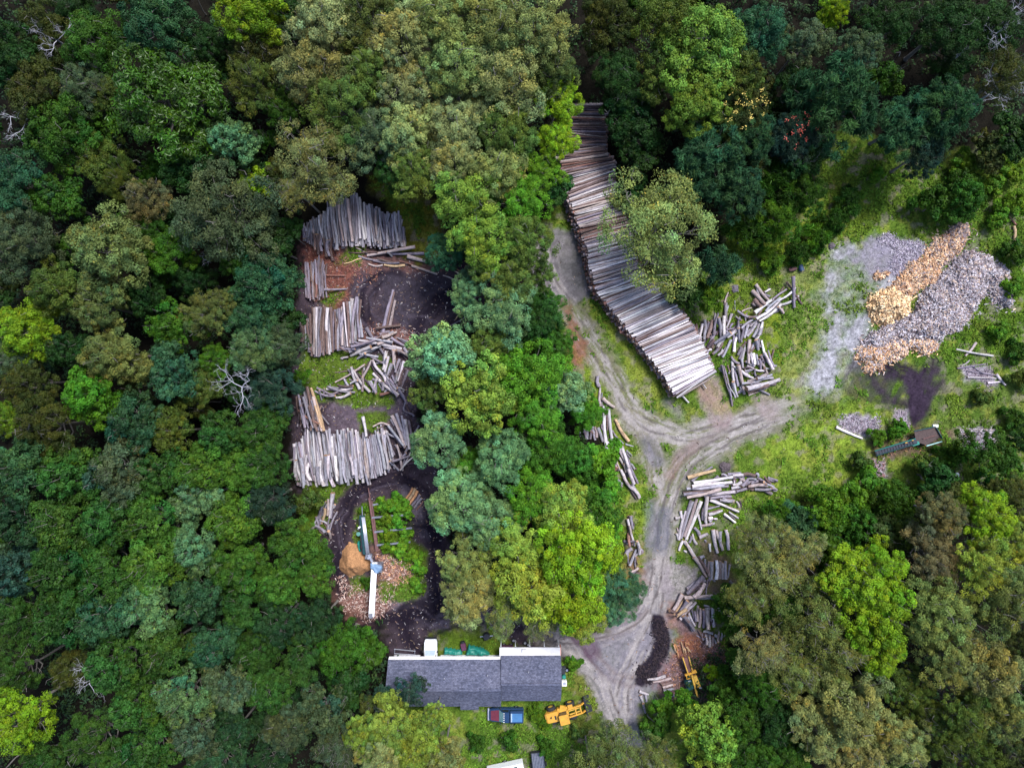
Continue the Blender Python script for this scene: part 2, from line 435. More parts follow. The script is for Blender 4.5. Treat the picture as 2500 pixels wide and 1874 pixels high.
# bark litter right of the crescent
for P, c, a_, k in (([(1640, 1500), (1760, 1560), (1770, 1640), (1740, 1720), (1600, 1700), (1590, 1650), (1650, 1590)], (0.13, 0.075, 0.085), 0.9, 92), ([(1640, 1360), (1700, 1380), (1680, 1500), (1700, 1540), (1640, 1520), (1620, 1440)], (0.22, 0.19, 0.21), 0.8, 93),
                    ([(1640, 1560), (1700, 1550), (1720, 1600), (1660, 1620)], (0.20, 0.075, 0.04), 0.75, 94), ([(1620, 1480), (1660, 1460), (1670, 1520), (1630, 1530)], (0.19, 0.08, 0.05), 0.6, 95),
                    ([(1375, 740), (1390, 850), (1430, 900), (1440, 860), (1400, 780)], (0.17, 0.06, 0.045), 0.7, 96), ([(1700, 1330), (1790, 1340), (1780, 1460), (1720, 1440)], (0.14, 0.08, 0.075), 0.6, 97),
                    ([(1520, 1340), (1570, 1340), (1570, 1430), (1530, 1430)], (0.16, 0.07, 0.055), 0.6, 98)):
    m_ = area(P, 12); lay(m_ * a_, c, 0.6, k, 3); hold(GRASS, m_ * a_, 0)
# mud and chips below the firewood heap
for P, w, a_ in (([(2150, 880), (2180, 900), (2230, 930), (2240, 1010)], 26, 0.85), ([(2260, 900), (2240, 950), (2235, 1000)], 14, 0.8), ([(2090, 880), (2060, 940), (2110, 975), (2200, 985)], 7, 0.6), ([(2110, 880), (2150, 950), (2210, 990)], 9, 0.7),
                 ([(2280, 880), (2270, 950), (2250, 990)], 10, 0.7), ([(2300, 930), (2250, 985)], 6, 0.7), ([(2235, 990), (2235, 1040)], 9, 0.8), ([(2180, 880), (2150, 970)], 6, 0.7)):
    track(P, w, (0.016, 0.010, 0.020), min(1, a_ * 1.25), 11, 99, streak=0.25)
fan = area([(2085, 885), (2290, 885), (2300, 950), (2275, 1000), (2250, 1045), (2215, 1045), (2190, 1000), (2110, 975), (2060, 950)], 16)
fan *= smooth(0.40, 0.56, fbm((GX - GY * .4) * .9, GY * .35, 131, 4)) * 0.8 + 0.2 * area([(2190, 900), (2290, 900), (2270, 1010), (2210, 1010)], 14)
lay(fan * 0.85, (0.028, 0.019, 0.033), 0.6, 132, 3); hold(GRASS, fan, 0)
for P in ([(2050, 1030), (2090, 1012), (2140, 1022), (2150, 1060), (2110, 1070), (2070, 1055)], [(2340, 1050), (2430, 1045), (2430, 1075), (2390, 1110), (2350, 1105)], [(2090, 1120), (2160, 1120), (2165, 1165), (2140, 1180), (2120, 1150)], [(2340, 890), (2420, 900), (2440, 950), (2360, 930)],
          [(2180, 1000), (2210, 1000), (2220, 1040), (2190, 1040)]):
    m_ = area(P, 8, 0.5); lay(m_ * 0.9, (0.24, 0.21, 0.26), 0.6, 100, 4); hold(GRASS, m_, 0); hold(CHIPS, m_)
m_ = area([(2110, 1080), (2300, 1040), (2340, 1060), (2250, 1110), (2150, 1120)], 12); lay(m_ * 0.7, (0.11, 0.06, 0.055), 0.6, 101, 3)

CLEARM = np.maximum.reduce([area([(1600, 1220), (1790, 1220), (1790, 1560), (1640, 1560)], 10), area([(1480, 820), (1760, 860), (1900, 900), (1900, 1110), (1480, 1110)], 10), grav, grav2, area([(1900, 520), (2200, 480), (2500, 520), (2500, 960), (2300, 1130), (1980, 1130), (1880, 1000), (1860, 700)], 10), area([(735, 430), (1010, 430), (1010, 640), (735, 640)], 8), area([(1480, 950), (1700, 960), (1800, 1130), (1640, 1240), (1560, 1240)], 10)])
# relief: the ground is never quite flat, tracks sink a little
edge = np.minimum(np.minimum(76 - np.abs(GX), 57.6 - np.abs(GY)) / 3.0, 1)
HZ = ((fbm(GX * 0.25, GY * 0.25, 200, 5) - 0.5) * 0.22 + (fbm(GX * 1.7, GY * 1.7, 210, 3) - 0.5) * 0.09) * edge
hasP = (PX - 1250) ** 2 < 0
def gz(x, y):
    i = int(round((x + 76) / DX)); j = int(round((y + 57.6) / DX))
    return float(HZ[min(max(j, 0), NY - 1), min(max(i, 0), NX - 1)])
def gza(x, y):
    i = np.clip(np.round((x + 76) / DX).astype(int), 0, NX - 1); j = np.clip(np.round((y + 57.6) / DX).astype(int), 0, NY - 1)
    return HZ[j, i]
def samp(arr, x, y):
    i = np.clip(np.round((x + 76) / DX).astype(int), 0, NX - 1); j = np.clip(np.round((y + 57.6) / DX).astype(int), 0, NY - 1)
    return arr[j, i]

idx = np.arange(NX * NY).reshape(NY, NX)
Q = np.stack([idx[:-1, :-1], idx[:-1, 1:], idx[1:, 1:], idx[1:, :-1]], -1).reshape(-1, 4)
qroad = (ROAD[:-1, :-1] > 0.5).ravel()
qmud = (MUD[:-1, :-1] > 0.5).ravel() & ~qroad
GV = np.stack([GX.ravel(), GY.ravel(), HZ.ravel()], 1)
GC = COLR.reshape(-1, 3)
def ground_piece(name, sel, label, extraV=None, extraF=None, mat=None):
    f = Q[sel]
    u, inv = np.unique(f, return_inverse=True)
    V = GV[u]; C = GC[u]; F = inv.reshape(-1, 4)
    if extraV is not None:
        F = np.concatenate([F, np.array(extraF) + len(V)]); V = np.concatenate([V, extraV]); C = np.concatenate([C, np.tile((0.008, 0.007, 0.005), (len(extraV), 1))])
    me = quads_mesh(name, V, F, [mat or M_GROUND], C, smooth_shade=True)
    return tag(link(name, me), label, None, None, "structure")
B = 3000.0
eV = np.array([(-76, -57.6, 0), (76, -57.6, 0), (76, 57.6, 0), (-76, 57.6, 0), (-B, -B, 0), (B, -B, 0), (B, B, 0), (-B, B, 0)], float)
eV[:4, 0] = [gx[0], gx[-1], gx[-1], gx[0]]; eV[:4, 1] = [gy[0], gy[0], gy[-1], gy[-1]]
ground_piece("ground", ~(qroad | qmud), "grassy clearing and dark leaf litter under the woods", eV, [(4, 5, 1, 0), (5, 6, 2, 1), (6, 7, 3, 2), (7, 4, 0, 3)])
ground_piece("dirt_road", qroad, "pale forked dirt road with wheel ruts through the log yard", mat=M_ROAD)
ground_piece("muddy_yard", qmud, "dark purple brown muddy log yard with black tracks and red bark litter", mat=M_MUD)
# ------------------------------------------------------------------ trees
def unit(v):
    return v / (np.linalg.norm(v, axis=-1, keepdims=True) + 1e-9)

def leaves_at(P, Nn, L, Wd, rng, along=None, droop=0.0):
    """diamond leaves: positions P, normals Nn, length L, width Wd arrays"""
    n = len(P)
    r = unit(rng.normal(size=(n, 3))) if along is None else along
    t = unit(r - Nn * np.sum(r * Nn, 1, keepdims=True))
    b = np.cross(Nn, t)
    L = np.broadcast_to(L, n)[:, None]; Wd = np.broadcast_to(Wd, n)[:, None]
    V = np.stack([P - t * L * 0.5, P + b * Wd * 0.5 - t * L * 0.05, P + t * L * 0.5 - Nn * L * droop, P - b * Wd * 0.5 - t * L * 0.05], 1)
    return V.reshape(-1, 3)

def tube_np(pts, rads, sides=6):
    """list of points -> verts, quad faces"""
    pts = np.array(pts, float); n = len(pts)
    V = []; F = []
    for i in range(n):
        t = pts[min(i + 1, n - 1)] - pts[max(i - 1, 0)]; t = t / (np.linalg.norm(t) + 1e-9)
        a = np.cross(t, (0.3, 0.9, 0.1)); a /= np.linalg.norm(a) + 1e-9; b = np.cross(t, a)
        for k in range(sides):
            an = 2 * math.pi * k / sides
            V.append(pts[i] + (a * math.cos(an) + b * math.sin(an)) * rads[i])
    for i in range(n - 1):
        for k in range(sides):
            F.append((i * sides + k, i * sides + (k + 1) % sides, (i + 1) * sides + (k + 1) % sides, (i + 1) * sides + k))
    return np.array(V), np.array(F)

def join_np(parts):
    V = []; F = []; o = 0
    for v, f in parts:
        V.append(v); F.append(np.asarray(f) + o); o += len(v)
    return np.concatenate(V), np.concatenate(F)

STY = {
    #        leaf L, W, nlobe, clumps per lobe, leaves per clump, clump r, outward mix, flatness
    'oak':   dict(L=.30, Wd=.17, lobes=13, cl=17, lv=105, cr=.78, mix=1.3, twig=5),
    'soft':  dict(L=.26, Wd=.13, lobes=13, cl=20, lv=110, cr=.72, mix=0.9, twig=8),
    'maple': dict(L=.44, Wd=.24, lobes=12, cl=19, lv=56, cr=.80, mix=1.5, twig=3),
    'big':   dict(L=.42, Wd=.15, lobes=12, cl=22, lv=62, cr=.75, mix=0.8, twig=0),
    'fine':  dict(L=.24, Wd=.12, lobes=12, cl=17, lv=85, cr=.85, mix=0.6, twig=70),
    'fern':  dict(L=.78, Wd=.15, lobes=10, cl=21, lv=46, cr=.62, mix=0.35, twig=0),
    'pine':  dict(L=.40, Wd=.07, lobes=10, cl=18, lv=120, cr=.72, mix=0.4, twig=4),
}
def crown_arch(style, seed, R=6.0, small=False):
    """returns (leaf mesh, trunk mesh) with the crown centre at the origin; trunk goes down to z=-11 (or -1.4R for bushes)"""
    s = STY[style]; rng = np.random.default_rng(seed)
    nl = s['lobes'] if not small else max(5, int(s['lobes'] * 0.6))
    low = -11.0 if not small else -2.2
    # lobes on a domed crown, uneven outline
    ph = rng.uniform(0, 6.28); lobes = []
    for i in range(nl):
        a = ph + i * 2.39996 + rng.normal() * 0.25
        q = math.sqrt((i + 0.4) / nl)
        rr = R * (0.80 * q) * rng.uniform(0.78, 1.15)
        lr = R * (0.42 - 0.15 * q) * rng.uniform(0.72, 1.25)
        z = R * (0.42 * (1 - q * q) - 0.12) + rng.normal() * R * 0.13
        lobes.append((rr * math.cos(a), rr * math.sin(a), z, lr))
    # a few low side lobes
    for i in range(3 if not small else 1):
        a = rng.uniform(0, 6.28)
        lobes.append((R * 0.62 * math.cos(a), R * 0.62 * math.sin(a), -R * 0.38, R * 0.26))
    P_, N_, T_, L_ , A_ = [], [], [], [], []
    for (lx, ly, lz, lr) in lobes:
        ltint = rng.uniform(0.80, 1.20); lhue = rng.normal() * 0.11
        ncl = int(s['cl'] * (lr / (R * 0.36)) ** 2 * (0.6 if small else 1.0)) + 3
        for c in range(ncl):
            dv = unit(rng.normal(size=3))
            dv[2] = dv[2] * 0.8 + 0.25
            dv = unit(dv)
            if dv[2] < -0.35: dv[2] *= -1
            cc = np.array((lx, ly, lz)) + dv * np.array((lr, lr, lr * 0.8)) * rng.uniform(0.72, 1.08)
            cr = s['cr'] * rng.uniform(0.6, 1.3) * (R / 6.0 if not small else R / 4.0)
            ct = ltint * rng.uniform(0.62, 1.40); hue = rng.normal() * 0.09  # random clump tones, widened to put sunlit and dark tips into the colour
            tint = np.array((ct * (1 + hue + lhue), ct, ct * (1 - hue - lhue)))
            n = int(s['lv'] * rng.uniform(0.7, 1.25) * (0.8 if small else 1))
            u = unit(rng.normal(size=(n, 3)) + dv * 0.55)
            rad = cr * rng.uniform(0.55, 1.05, n)[:, None]
            p = cc + u * rad * np.array((1, 1, 0.8))
            nn = unit(u * s['mix'] + rng.normal(size=(n, 3)) * 0.55 + np.array((0, 0, 0.35)))
            tt = tint[None] * rng.uniform(0.78, 1.22, n)[:, None]
            old = rng.random(n) < 0.02
            tt[old] *= (1.9, 1.25, 0.9)
            P_.append(p); N_.append(nn); T_.append(tt); L_.append(np.full(n, s['L']) * rng.uniform(0.7, 1.3, n))
            A_.append(unit(u * (2.2 if style == 'fern' else 1) + rng.normal(size=(n, 3)) * 0.7))
    P = np.concatenate(P_); Nn = np.concatenate(N_); T = np.concatenate(T_); L = np.concatenate(L_); A = unit(np.concatenate(A_))
    V = leaves_at(P, Nn, L, L * s['Wd'] / s['L'], rng, A, droop=0.15)
    F = np.arange(len(V)).reshape(-1, 4)
    leaf = quads_mesh("crown_" + style, V, F, [M_LEAF_GLOSSY if style in ('big',) else M_LEAF], np.repeat(T, 4, 0))
    # trunk and limbs
    parts = []
    top = np.array((0, 0, R * 0.25))
    base = np.array((rng.normal() * 0.4, rng.normal() * 0.4, low))
    tr = 0.30 if not small else 0.09
    mid = base * 0.5 + top * 0.5 + np.array((rng.normal() * 0.3, rng.normal() * 0.3, 0))
    parts.append(tube_np([base, base + (0, 0, 0.4), mid, top], [tr * 1.5, tr * 1.05, tr * 0.8, tr * 0.25], 8))
    for (lx, ly, lz, lr) in lobes:
        e = np.array((lx, ly, lz + lr * 0.3)); st = base * 0.35 + top * 0.65; st[2] = min(st[2], lz - 0.3 * R) if not small else st[2] * 0.5
        m1 = st * 0.5 + e * 0.5 + np.array((0, 0, -0.10 * R)) + rng.normal(size=3) * 0.2
        parts.append(tube_np([st, m1, e], [tr * 0.5, tr * 0.33, tr * 0.08], 5))
        for k in range(3):
            e2 = e + unit(rng.normal(size=3)) * np.array((1, 1, .7)) * lr * 0.85
            parts.append(tube_np([m1 * 0.4 + e * 0.6, (m1 + e2) / 2 + rng.normal(size=3) * .15, e2], [tr * 0.2, tr * 0.14, tr * 0.05], 4))
    for k in range(s['twig'] if not small else s['twig'] // 3):
        lx, ly, lz, lr = lobes[rng.integers(0, len(lobes))]
        dv = unit(rng.normal(size=3) + (0, 0, 0.8)); c0 = np.array((lx, ly, lz)) + dv * lr * 0.6
        e2 = c0 + unit(dv + rng.normal(size=3) * 0.6) * lr * rng.uniform(0.5, 0.85)
        m2 = (c0 + e2) / 2 + rng.normal(size=3) * 0.18
        parts.append(tube_np([c0, m2, e2], [0.055, 0.04, 0.018], 4))
    tv, tf = join_np(parts)
    trunk = quads_mesh("trunk_" + style, tv, tf, [M_TRUNK], smooth_shade=True)
    return leaf, trunk

ARCH = {}
for st, n in (('oak', 4), ('soft', 4), ('maple', 4), ('big', 1), ('fine', 2), ('fern', 2), ('pine', 2)):
    ARCH[st] = [crown_arch(st, 100 + 17 * i + len(st) * 7 + ord(st[0])) for i in range(n)]
ARCH_S = {}
for st, n in (('oak', 2), ('soft', 1), ('maple', 2), ('fern', 2), ('pine', 1), ('fine', 1)):
    ARCH_S[st] = [crown_arch(st, 500 + 11 * i + ord(st[1]), R=2.4, small=True) for i in range(n)]

# crown colours (leaf albedo)
CO = {
    'dark': ((0.016, 0.050, 0.010), "dark green"), 'mid': ((0.030, 0.085, 0.008), "mid green"), 'green': ((0.055, 0.140, 0.010), "fresh green"),
    'bright': ((0.085, 0.17, 0.012), "bright green"), 'lime': ((0.130, 0.220, 0.010), "lime green"), 'silver': ((0.175, 0.230, 0.085), "pale yellowish green"), 'gold': ((0.155, 0.215, 0.034), "yellow green"),
    'olive': ((0.112, 0.138, 0.042), "olive green"), 'khaki': ((0.155, 0.168, 0.062), "yellowish olive"), 'brown': ((0.135, 0.128, 0.062), "brownish olive"),
    'teal': ((0.028, 0.085, 0.040), "teal green"), 'sage': ((0.090, 0.170, 0.075), "pale sage green"), 'grey': ((0.055, 0.088, 0.045), "grey green"),
    'blue': ((0.022, 0.055, 0.042), "blue green"), 'deep': ((0.042, 0.105, 0.004), "deep green"), 'moss': ((0.065, 0.10, 0.018), "mossy green"),
    'dkolive': ((0.045, 0.060, 0.014), "dark olive"), 'mint': ((0.060, 0.150, 0.085), "bluish mint green"), 'palegreen': ((0.115, 0.20, 0.028), "light green"),
}
K = 2500 / 2212.0
# x, y, r in the 2212-wide picture; colour; style; crown-centre height; optional z stretch
T = [
 # upper left wood
 (25,120,75,'dark','oak',11),(110,70,70,'dkolive','soft',9),(205,95,78,'mid','oak',12),(340,62,88,'teal','oak',13),(192,182,62,'grey','soft',12),(80,195,75,'dkolive','oak',11),
 (350,225,128,'deep','big',13),(500,305,60,'sage','maple',10),(560,392,42,'lime','oak',7),(485,468,112,'grey','soft',12),(320,432,52,'brown','soft',11),(232,205,45,'moss','soft',12),
 (145,290,88,'mid','oak',11),(215,345,62,'moss','oak',10),(258,385,50,'moss','pine',10),(30,395,78,'teal','oak',12),(45,515,85,'grey','soft',12),(120,435,66,'mid','maple',10),
 (236,545,95,'olive','oak',12),(362,545,60,'green','oak',10),(540,25,80,'lime','oak',13),(560,125,62,'dkolive','soft',11),(548,185,60,'moss','soft',12),(450,100,50,'dark','oak',10),
 (700,60,85,'khaki','soft',12),(680,160,85,'khaki','soft',12),(740,245,80,'moss','soft',12),(690,345,88,'khaki','fine',12),(640,415,45,'khaki','fine',11),(420,345,80,'dark','maple',9),
 (610,235,48,'mid','soft',10),(170,20,60,'dark','soft',9),(622,500,34,'dark','oak',6),(290,480,40,'mid','maple',9),
 # upper middle wood
 (800,50,75,'dkolive','soft',12),(870,85,78,'khaki','soft',13),(960,45,80,'olive','soft',13),(1060,75,85,'olive','soft',13),(1160,70,80,'olive','soft',13),(880,190,72,'khaki','soft',12),
 (985,150,85,'olive','soft',13),(1090,180,85,'khaki','soft',13),(1190,165,62,'dkolive','soft',12),(880,290,72,'khaki','oak',12),(985,265,72,'khaki','soft',12),(1205,215,50,'lime','oak',11),
 (1205,300,42,'lime','oak',10),(1095,290,70,'moss','soft',12),(800,165,60,'moss','soft',12),(800,290,66,'grey','soft',11),(905,370,60,'moss','soft',11),(980,350,58,'khaki','soft',12),(1075,380,68,'olive','soft',12),
 (1010,440,78,'palegreen','soft',12),(1120,430,66,'green','soft',11),(1050,520,70,'palegreen','soft',12),(1140,520,66,'moss','soft',12),(1090,600,60,'moss','soft',11),(1165,600,40,'moss','soft',9),(960,545,44,'teal','soft',8),(850,370,48,'dark','soft',9),
 (1170,370,46,'bright','soft',9),(1015,605,32,'grey','soft',7),
 # right of the long stack
 (1310,50,75,'dkolive','soft',10),(1330,165,62,'dark','soft',9),(1440,55,80,'moss','oak',11),(1520,115,100,'palegreen','oak',12),(1425,160,62,'moss','oak',10),(1590,160,62,'moss','oak',11),(1500,220,68,'palegreen','oak',11),
 (1640,75,66,'teal','oak',11),(1575,270,55,'moss','oak',9),(1375,290,58,'dark','maple',7),(1340,235,44,'dark','maple',7),(1540,335,82,'teal','fern',9),(1620,300,60,'teal','fern',9),(1500,390,55,'teal','fern',8),(1600,420,60,'teal','fern',8),
 (1700,295,56,'blue','fern',8),(1805,225,106,'teal','fern',10),(1960,265,70,'teal','fern',9),(2040,240,70,'teal','fern',10),(1990,330,56,'blue','fern',8),(1745,90,52,'grey','oak',10),(1850,110,52,'grey','oak',10),(1800,25,38,'lime','fern',9),
 (1910,60,62,'dark','soft',8),(1720,180,46,'dark','soft',8),(2040,70,85,'dark','soft',9),(2140,60,66,'dark','oak',9),(2165,165,60,'dkolive','fine',9),(1670,480,60,'green','fern',5),(1610,500,44,'mid','fern',4.5),(1730,420,56,'mid','fern',5),(1680,385,46,'mid','fern',5),
 (1425,500,124,'silver','fine',10),(1553,572,44,'teal','fern',6),(1535,640,38,'bright','fern',4),(1480,622,44,'dark','fern',4),(2080,425,60,'mid','maple',3),(2010,440,40,'mid','maple',2.4),(2130,330,44,'dkolive','maple',4),(2185,440,32,'bright','maple',1.6),(1370,410,40,'dark','maple',4),(2190,290,50,'dark','oak',6),
 # wood in the middle
 (1085,680,74,'sage','soft',11),(1010,640,40,'sage','soft',9),(950,765,72,'sage','maple',12),(1055,740,48,'moss','soft',11),(1170,690,52,'dark','oak',9),(1195,745,46,'mid','oak',8),(1100,790,52,'green','soft',10),(1035,855,88,'gold','oak',12),(1150,815,76,'green','oak',11),
 (1228,850,46,'sage','maple',8),(1160,905,60,'green','oak',11),(1265,900,38,'green','pine',5),(1260,850,26,'green','pine',5),(935,845,46,'moss','soft',11),(945,950,66,'sage','soft',11),(1080,985,66,'sage','soft',11),(1180,975,62,'mid','oak',9),(1020,1020,50,'green','oak',8),(985,1080,74,'sage','soft',12),(1060,1120,66,'sage','soft',11),
 (1150,1070,62,'green','oak',11),(1215,1095,66,'gold','oak',12),(1110,1180,72,'gold','oak',12),(1240,1190,88,'lime','oak',13),(1150,1265,80,'gold','oak',12),(1005,1210,62,'olive','soft',11),(1010,1290,66,'khaki','soft',11),(1090,1320,50,'olive','fine',10),(1225,1290,76,'lime','oak',11),(1290,1110,50,'mid','maple',7),
 (1240,1000,48,'mid','maple',5),(1300,985,40,'green','maple',4),(1318,1060,30,'green','maple',4),(1298,1170,38,'moss','oak',7),(1345,1275,54,'mint','pine',9),(1320,1310,44,'mint','pine',8),(1255,1335,50,'gold','oak',10),(1170,1340,40,'olive','fine',9),(1312,1205,34,'moss','soft',7),(1180,655,36,'mid','soft',8),
 (1322,1150,22,'green','maple',3),
 # lower right wood
 (1690,1105,36,'green','fern',3.2),(1640,1165,62,'khaki','fine',10),(1670,1230,70,'khaki','fine',10),(1620,1290,56,'olive','fine',9),(1730,1190,52,'khaki','fine',11),(1690,1320,60,'mid','oak',9),(1650,1400,66,'khaki','fine',11),(1750,1330,78,'olive','fine',12),(1835,1250,72,'lime','oak',13),(1905,1225,60,'lime','oak',13),
 (1880,1320,90,'lime','oak',13),(1900,1400,64,'lime','oak',12),(1810,1395,66,'olive','fine',12),(1720,1450,60,'olive','fine',11),(1640,1480,56,'mid','soft',9),(1830,1530,92,'khaki','soft',12),(1760,1570,70,'khaki','soft',11),(1900,1585,60,'khaki','soft',11),(1800,1480,50,'olive','soft',11),(1850,1620,66,'khaki','soft',11),
 (2010,1195,66,'brown','soft',12),(2035,1110,58,'brown','soft',12),(1960,1150,40,'moss','soft',8),(2130,1110,66,'lime','oak',12),(2120,1215,72,'gold','soft',13),(2190,1165,56,'gold','soft',12),(2025,1330,88,'olive','soft',13),(2165,1290,80,'olive','soft',13),(2050,1420,70,'olive','soft',13),(2130,1440,78,'khaki','soft',13),
 (1950,1475,52,'moss','oak',10),(1990,1525,46,'moss','soft',10),(2080,1540,66,'moss','soft',12),(2160,1545,66,'olive','soft',12),(1950,1600,62,'khaki','soft',11),(2030,1600,50,'moss','soft',11),(2110,1635,60,'moss','soft',11),(2200,1640,60,'dkolive','soft',11),(2200,1400,50,'dkolive','soft',12),
 (1600,1545,56,'mid','oak',8),(1680,1560,56,'dark','oak',9),(1530,1590,72,'palegreen','maple',9),(1620,1630,60,'mid','oak',9),(1700,1640,60,'mid','oak',9),(1430,1520,26,'green','maple',3),(1480,1510,30,'green','maple',3.4),(1560,1480,36,'mid','maple',4),(1420,1570,34,'mid','maple',4),
 (1780,1105,60,'green','maple',4),(1850,1140,60,'mid','maple',4.5),(1780,1180,50,'mid','maple',5),(1900,1160,50,'dkolive','maple',6),(1930,1085,56,'mid','maple',4),(2010,1040,50,'dark','maple',4.5),(2130,990,64,'mid','maple',4.5),(2190,1060,46,'dkolive','oak',8),(1720,1130,44,'teal','maple',4),(1590,1340,44,'mid','fern',4),(1560,1290,26,'mid','maple',3),
 (1545,1450,24,'lime','fern',2.6),(1830,1080,44,'green','maple',2.6),(1880,1045,36,'green','maple',2.4),(2080,1085,46,'dkolive','soft',7),(1600,1425,36,'mid','maple',5),(1740,1510,44,'dkolive','soft',8),
 # along the lower edge in the middle
 (850,1560,62,'gold','oak',10),(790,1585,52,'gold','oak',9),(900,1610,60,'gold','oak',10),(960,1640,50,'khaki','oak',9),(830,1640,60,'khaki','oak',10),(940,1545,34,'gold','oak',9),(1330,1625,62,'olive','fine',8),(1270,1645,50,'olive','fine',7),(1410,1640,52,'olive','fine',8),(884,1490,36,'blue','maple',8),(840,1510,36,'blue','maple',7),
 # left wood, middle height
 (60,715,72,'lime','oak',10),(130,625,70,'moss','oak',12),(215,660,62,'olive','oak',12),(330,510,40,'mid','soft',10),(445,680,56,'olive','soft',11),(490,650,34,'olive','soft',10),(570,620,66,'teal','maple',10),(606,590,50,'teal','maple',9),(545,700,56,'teal','oak',10),(250,770,74,'olive','oak',12),(380,700,56,'green','maple',10),
 (370,800,66,'teal','maple',11),(470,780,40,'green','oak',9),(550,755,60,'sage','soft',11),(608,748,54,'grey','soft',10),(588,838,58,'blue','soft',9),(430,830,50,'moss','oak',9),(60,830,60,'dkolive','soft',10),(20,780,46,'grey','soft',10),(100,920,66,'dkolive','soft',12),(10,900,44,'bright','oak',10),(200,860,74,'green','maple',11),
 (290,910,66,'teal','maple',11),(370,930,56,'moss','oak',10),(652,812,18,'green','maple',3),(622,690,34,'dark','oak',6),(672,1195,46,'mid','oak',6),(150,760,50,'dark','maple',10),(310,640,50,'dark','oak',9),(420,600,50,'dark','oak',8),(520,560,50,'mid','oak',9),(600,530,46,'dark','oak',7),
 (570,930,56,'mid','oak',9),(480,940,56,'mid','maple',9),(588,900,46,'mid','oak',8),(665,1078,32,'moss','maple',4),
 # left wood, lower
 (45,1010,76,'moss','maple',12),(150,1020,74,'moss','maple',12),(255,1020,72,'grey','maple',12),(350,1030,66,'mid','maple',11),(440,1010,60,'green','maple',11),(530,1010,60,'green','oak',10),(580,1005,54,'mid','oak',10),(40,1120,74,'dark','maple',12),(140,1125,74,'moss','maple',12),(240,1130,72,'mid','maple',12),
 (340,1120,68,'green','maple',11),(430,1080,60,'sage','maple',11),(505,1120,58,'green','maple',11),(580,1085,58,'blue','soft',10),(640,1170,62,'green','oak',9),(680,1240,52,'green','oak',8),(600,1260,56,'green','oak',8),(40,1230,74,'blue','maple',11),(140,1225,72,'mid','maple',12),(235,1235,70,'mid','maple',12),
 (330,1215,68,'green','maple',12),(420,1190,62,'sage','maple',11),(510,1220,62,'green','oak',10),(330,1310,66,'sage','maple',12),(430,1290,62,'teal','maple',11),(520,1310,58,'mid','oak',9),(140,1330,72,'mid','maple',12),(235,1335,70,'moss','maple',12),(50,1340,72,'mid','soft',11),(600,1350,58,'dark','oak',9),(690,1335,56,'dark','oak',8),
 (740,1400,62,'mid','oak',8),(800,1400,40,'mid','maple',6),(650,1430,58,'mid','oak',9),(560,1400,56,'mid','soft',9),(460,1385,60,'teal','maple',10),(360,1400,62,'mid','maple',11),(250,1430,66,'moss','maple',12),(160,1440,50,'dkolive','soft',9),(40,1550,72,'lime','oak',12),(30,1450,56,'moss','soft',11),(300,1520,64,'mid','maple',11),(400,1500,60,'sage','maple',11),
 (490,1480,58,'grey','maple',10),(580,1490,56,'mid','oak',9),(420,1590,60,'grey','maple',10),(330,1610,62,'mid','maple',10),(200,1600,62,'mid','soft',11),(510,1580,50,'dark','oak',8),(620,1570,58,'grey','soft',9),(700,1530,60,'grey','maple',9),(730,1620,50,'grey','fine',9),(100,1650,56,'moss','oak',10),(760,1480,50,'dark','oak',7),
 (260,1655,50,'mid','oak',10),(580,1650,44,'dark','soft',8),(470,1650,56,'teal','soft',9),
 # weeds inside the loop and bushes round the right clearing
 (835,1092,22,'bright','maple',.8),(862,1088,22,'green','maple',.8),(882,1104,16,'bright','maple',.7),(836,1124,18,'bright','maple',.7),(862,1126,17,'green','maple',.7),(842,1152,19,'bright','maple',.7),(874,1156,18,'bright','maple',.7),(838,1180,17,'green','maple',.7),(868,1186,20,'bright','maple',.8),(893,1200,18,'bright','maple',.7),(905,1228,16,'bright','maple',.7),
 (795,1258,15,'mid','maple',.8),(784,1098,12,'bright','maple',.6),(786,1135,13,'bright','maple',.6),(903,1262,18,'bright','maple',.7),(815,1090,13,'bright','maple',.6),
 (1890,378,20,'bright','maple',.8),(2080,352,30,'bright','maple',1.3),(2135,398,30,'bright','maple',1.2),(2180,372,30,'bright','maple',1.3),(2150,470,26,'bright','maple',1.0),(2195,545,30,'mid','maple',1.3),(2190,620,26,'bright','maple',1.1),(1835,432,32,'mid','fern',1.6),(1800,478,34,'mid','fern',1.8),(1765,512,32,'green','fern',1.6),(1722,545,30,'mid','fern',1.5),(1665,560,30,'bright','fern',1.5),
 (1935,925,24,'green','maple',1.0),(1893,943,20,'green','maple',1.0),(2160,715,26,'bright','maple',.9),(2195,760,26,'mid','maple',.9),(2120,860,22,'moss','maple',.8),(2185,905,26,'mid','maple',.9),(1990,1000,28,'moss','maple',1.2),(2040,985,26,'mid','maple',1.2),(1860,1000,24,'moss','maple',1.0),(2200,820,24,'moss','maple',.9),
 (1270,1050,30,'mid','maple',1.6),(1306,1030,24,'green','maple',1.2),(1190,1430,18,'green','maple',1.0),(1240,1430,18,'green','maple',1.0),(1160,1540,22,'bright','fern',1.0),(1180,1560,16,'bright','fern',.9),(1100,1600,22,'mid','maple',1.0),(1180,1610,22,'mid','maple',.9),(1250,1580,20,'moss','maple',.8),(1030,1600,22,'mid','maple',1),
]
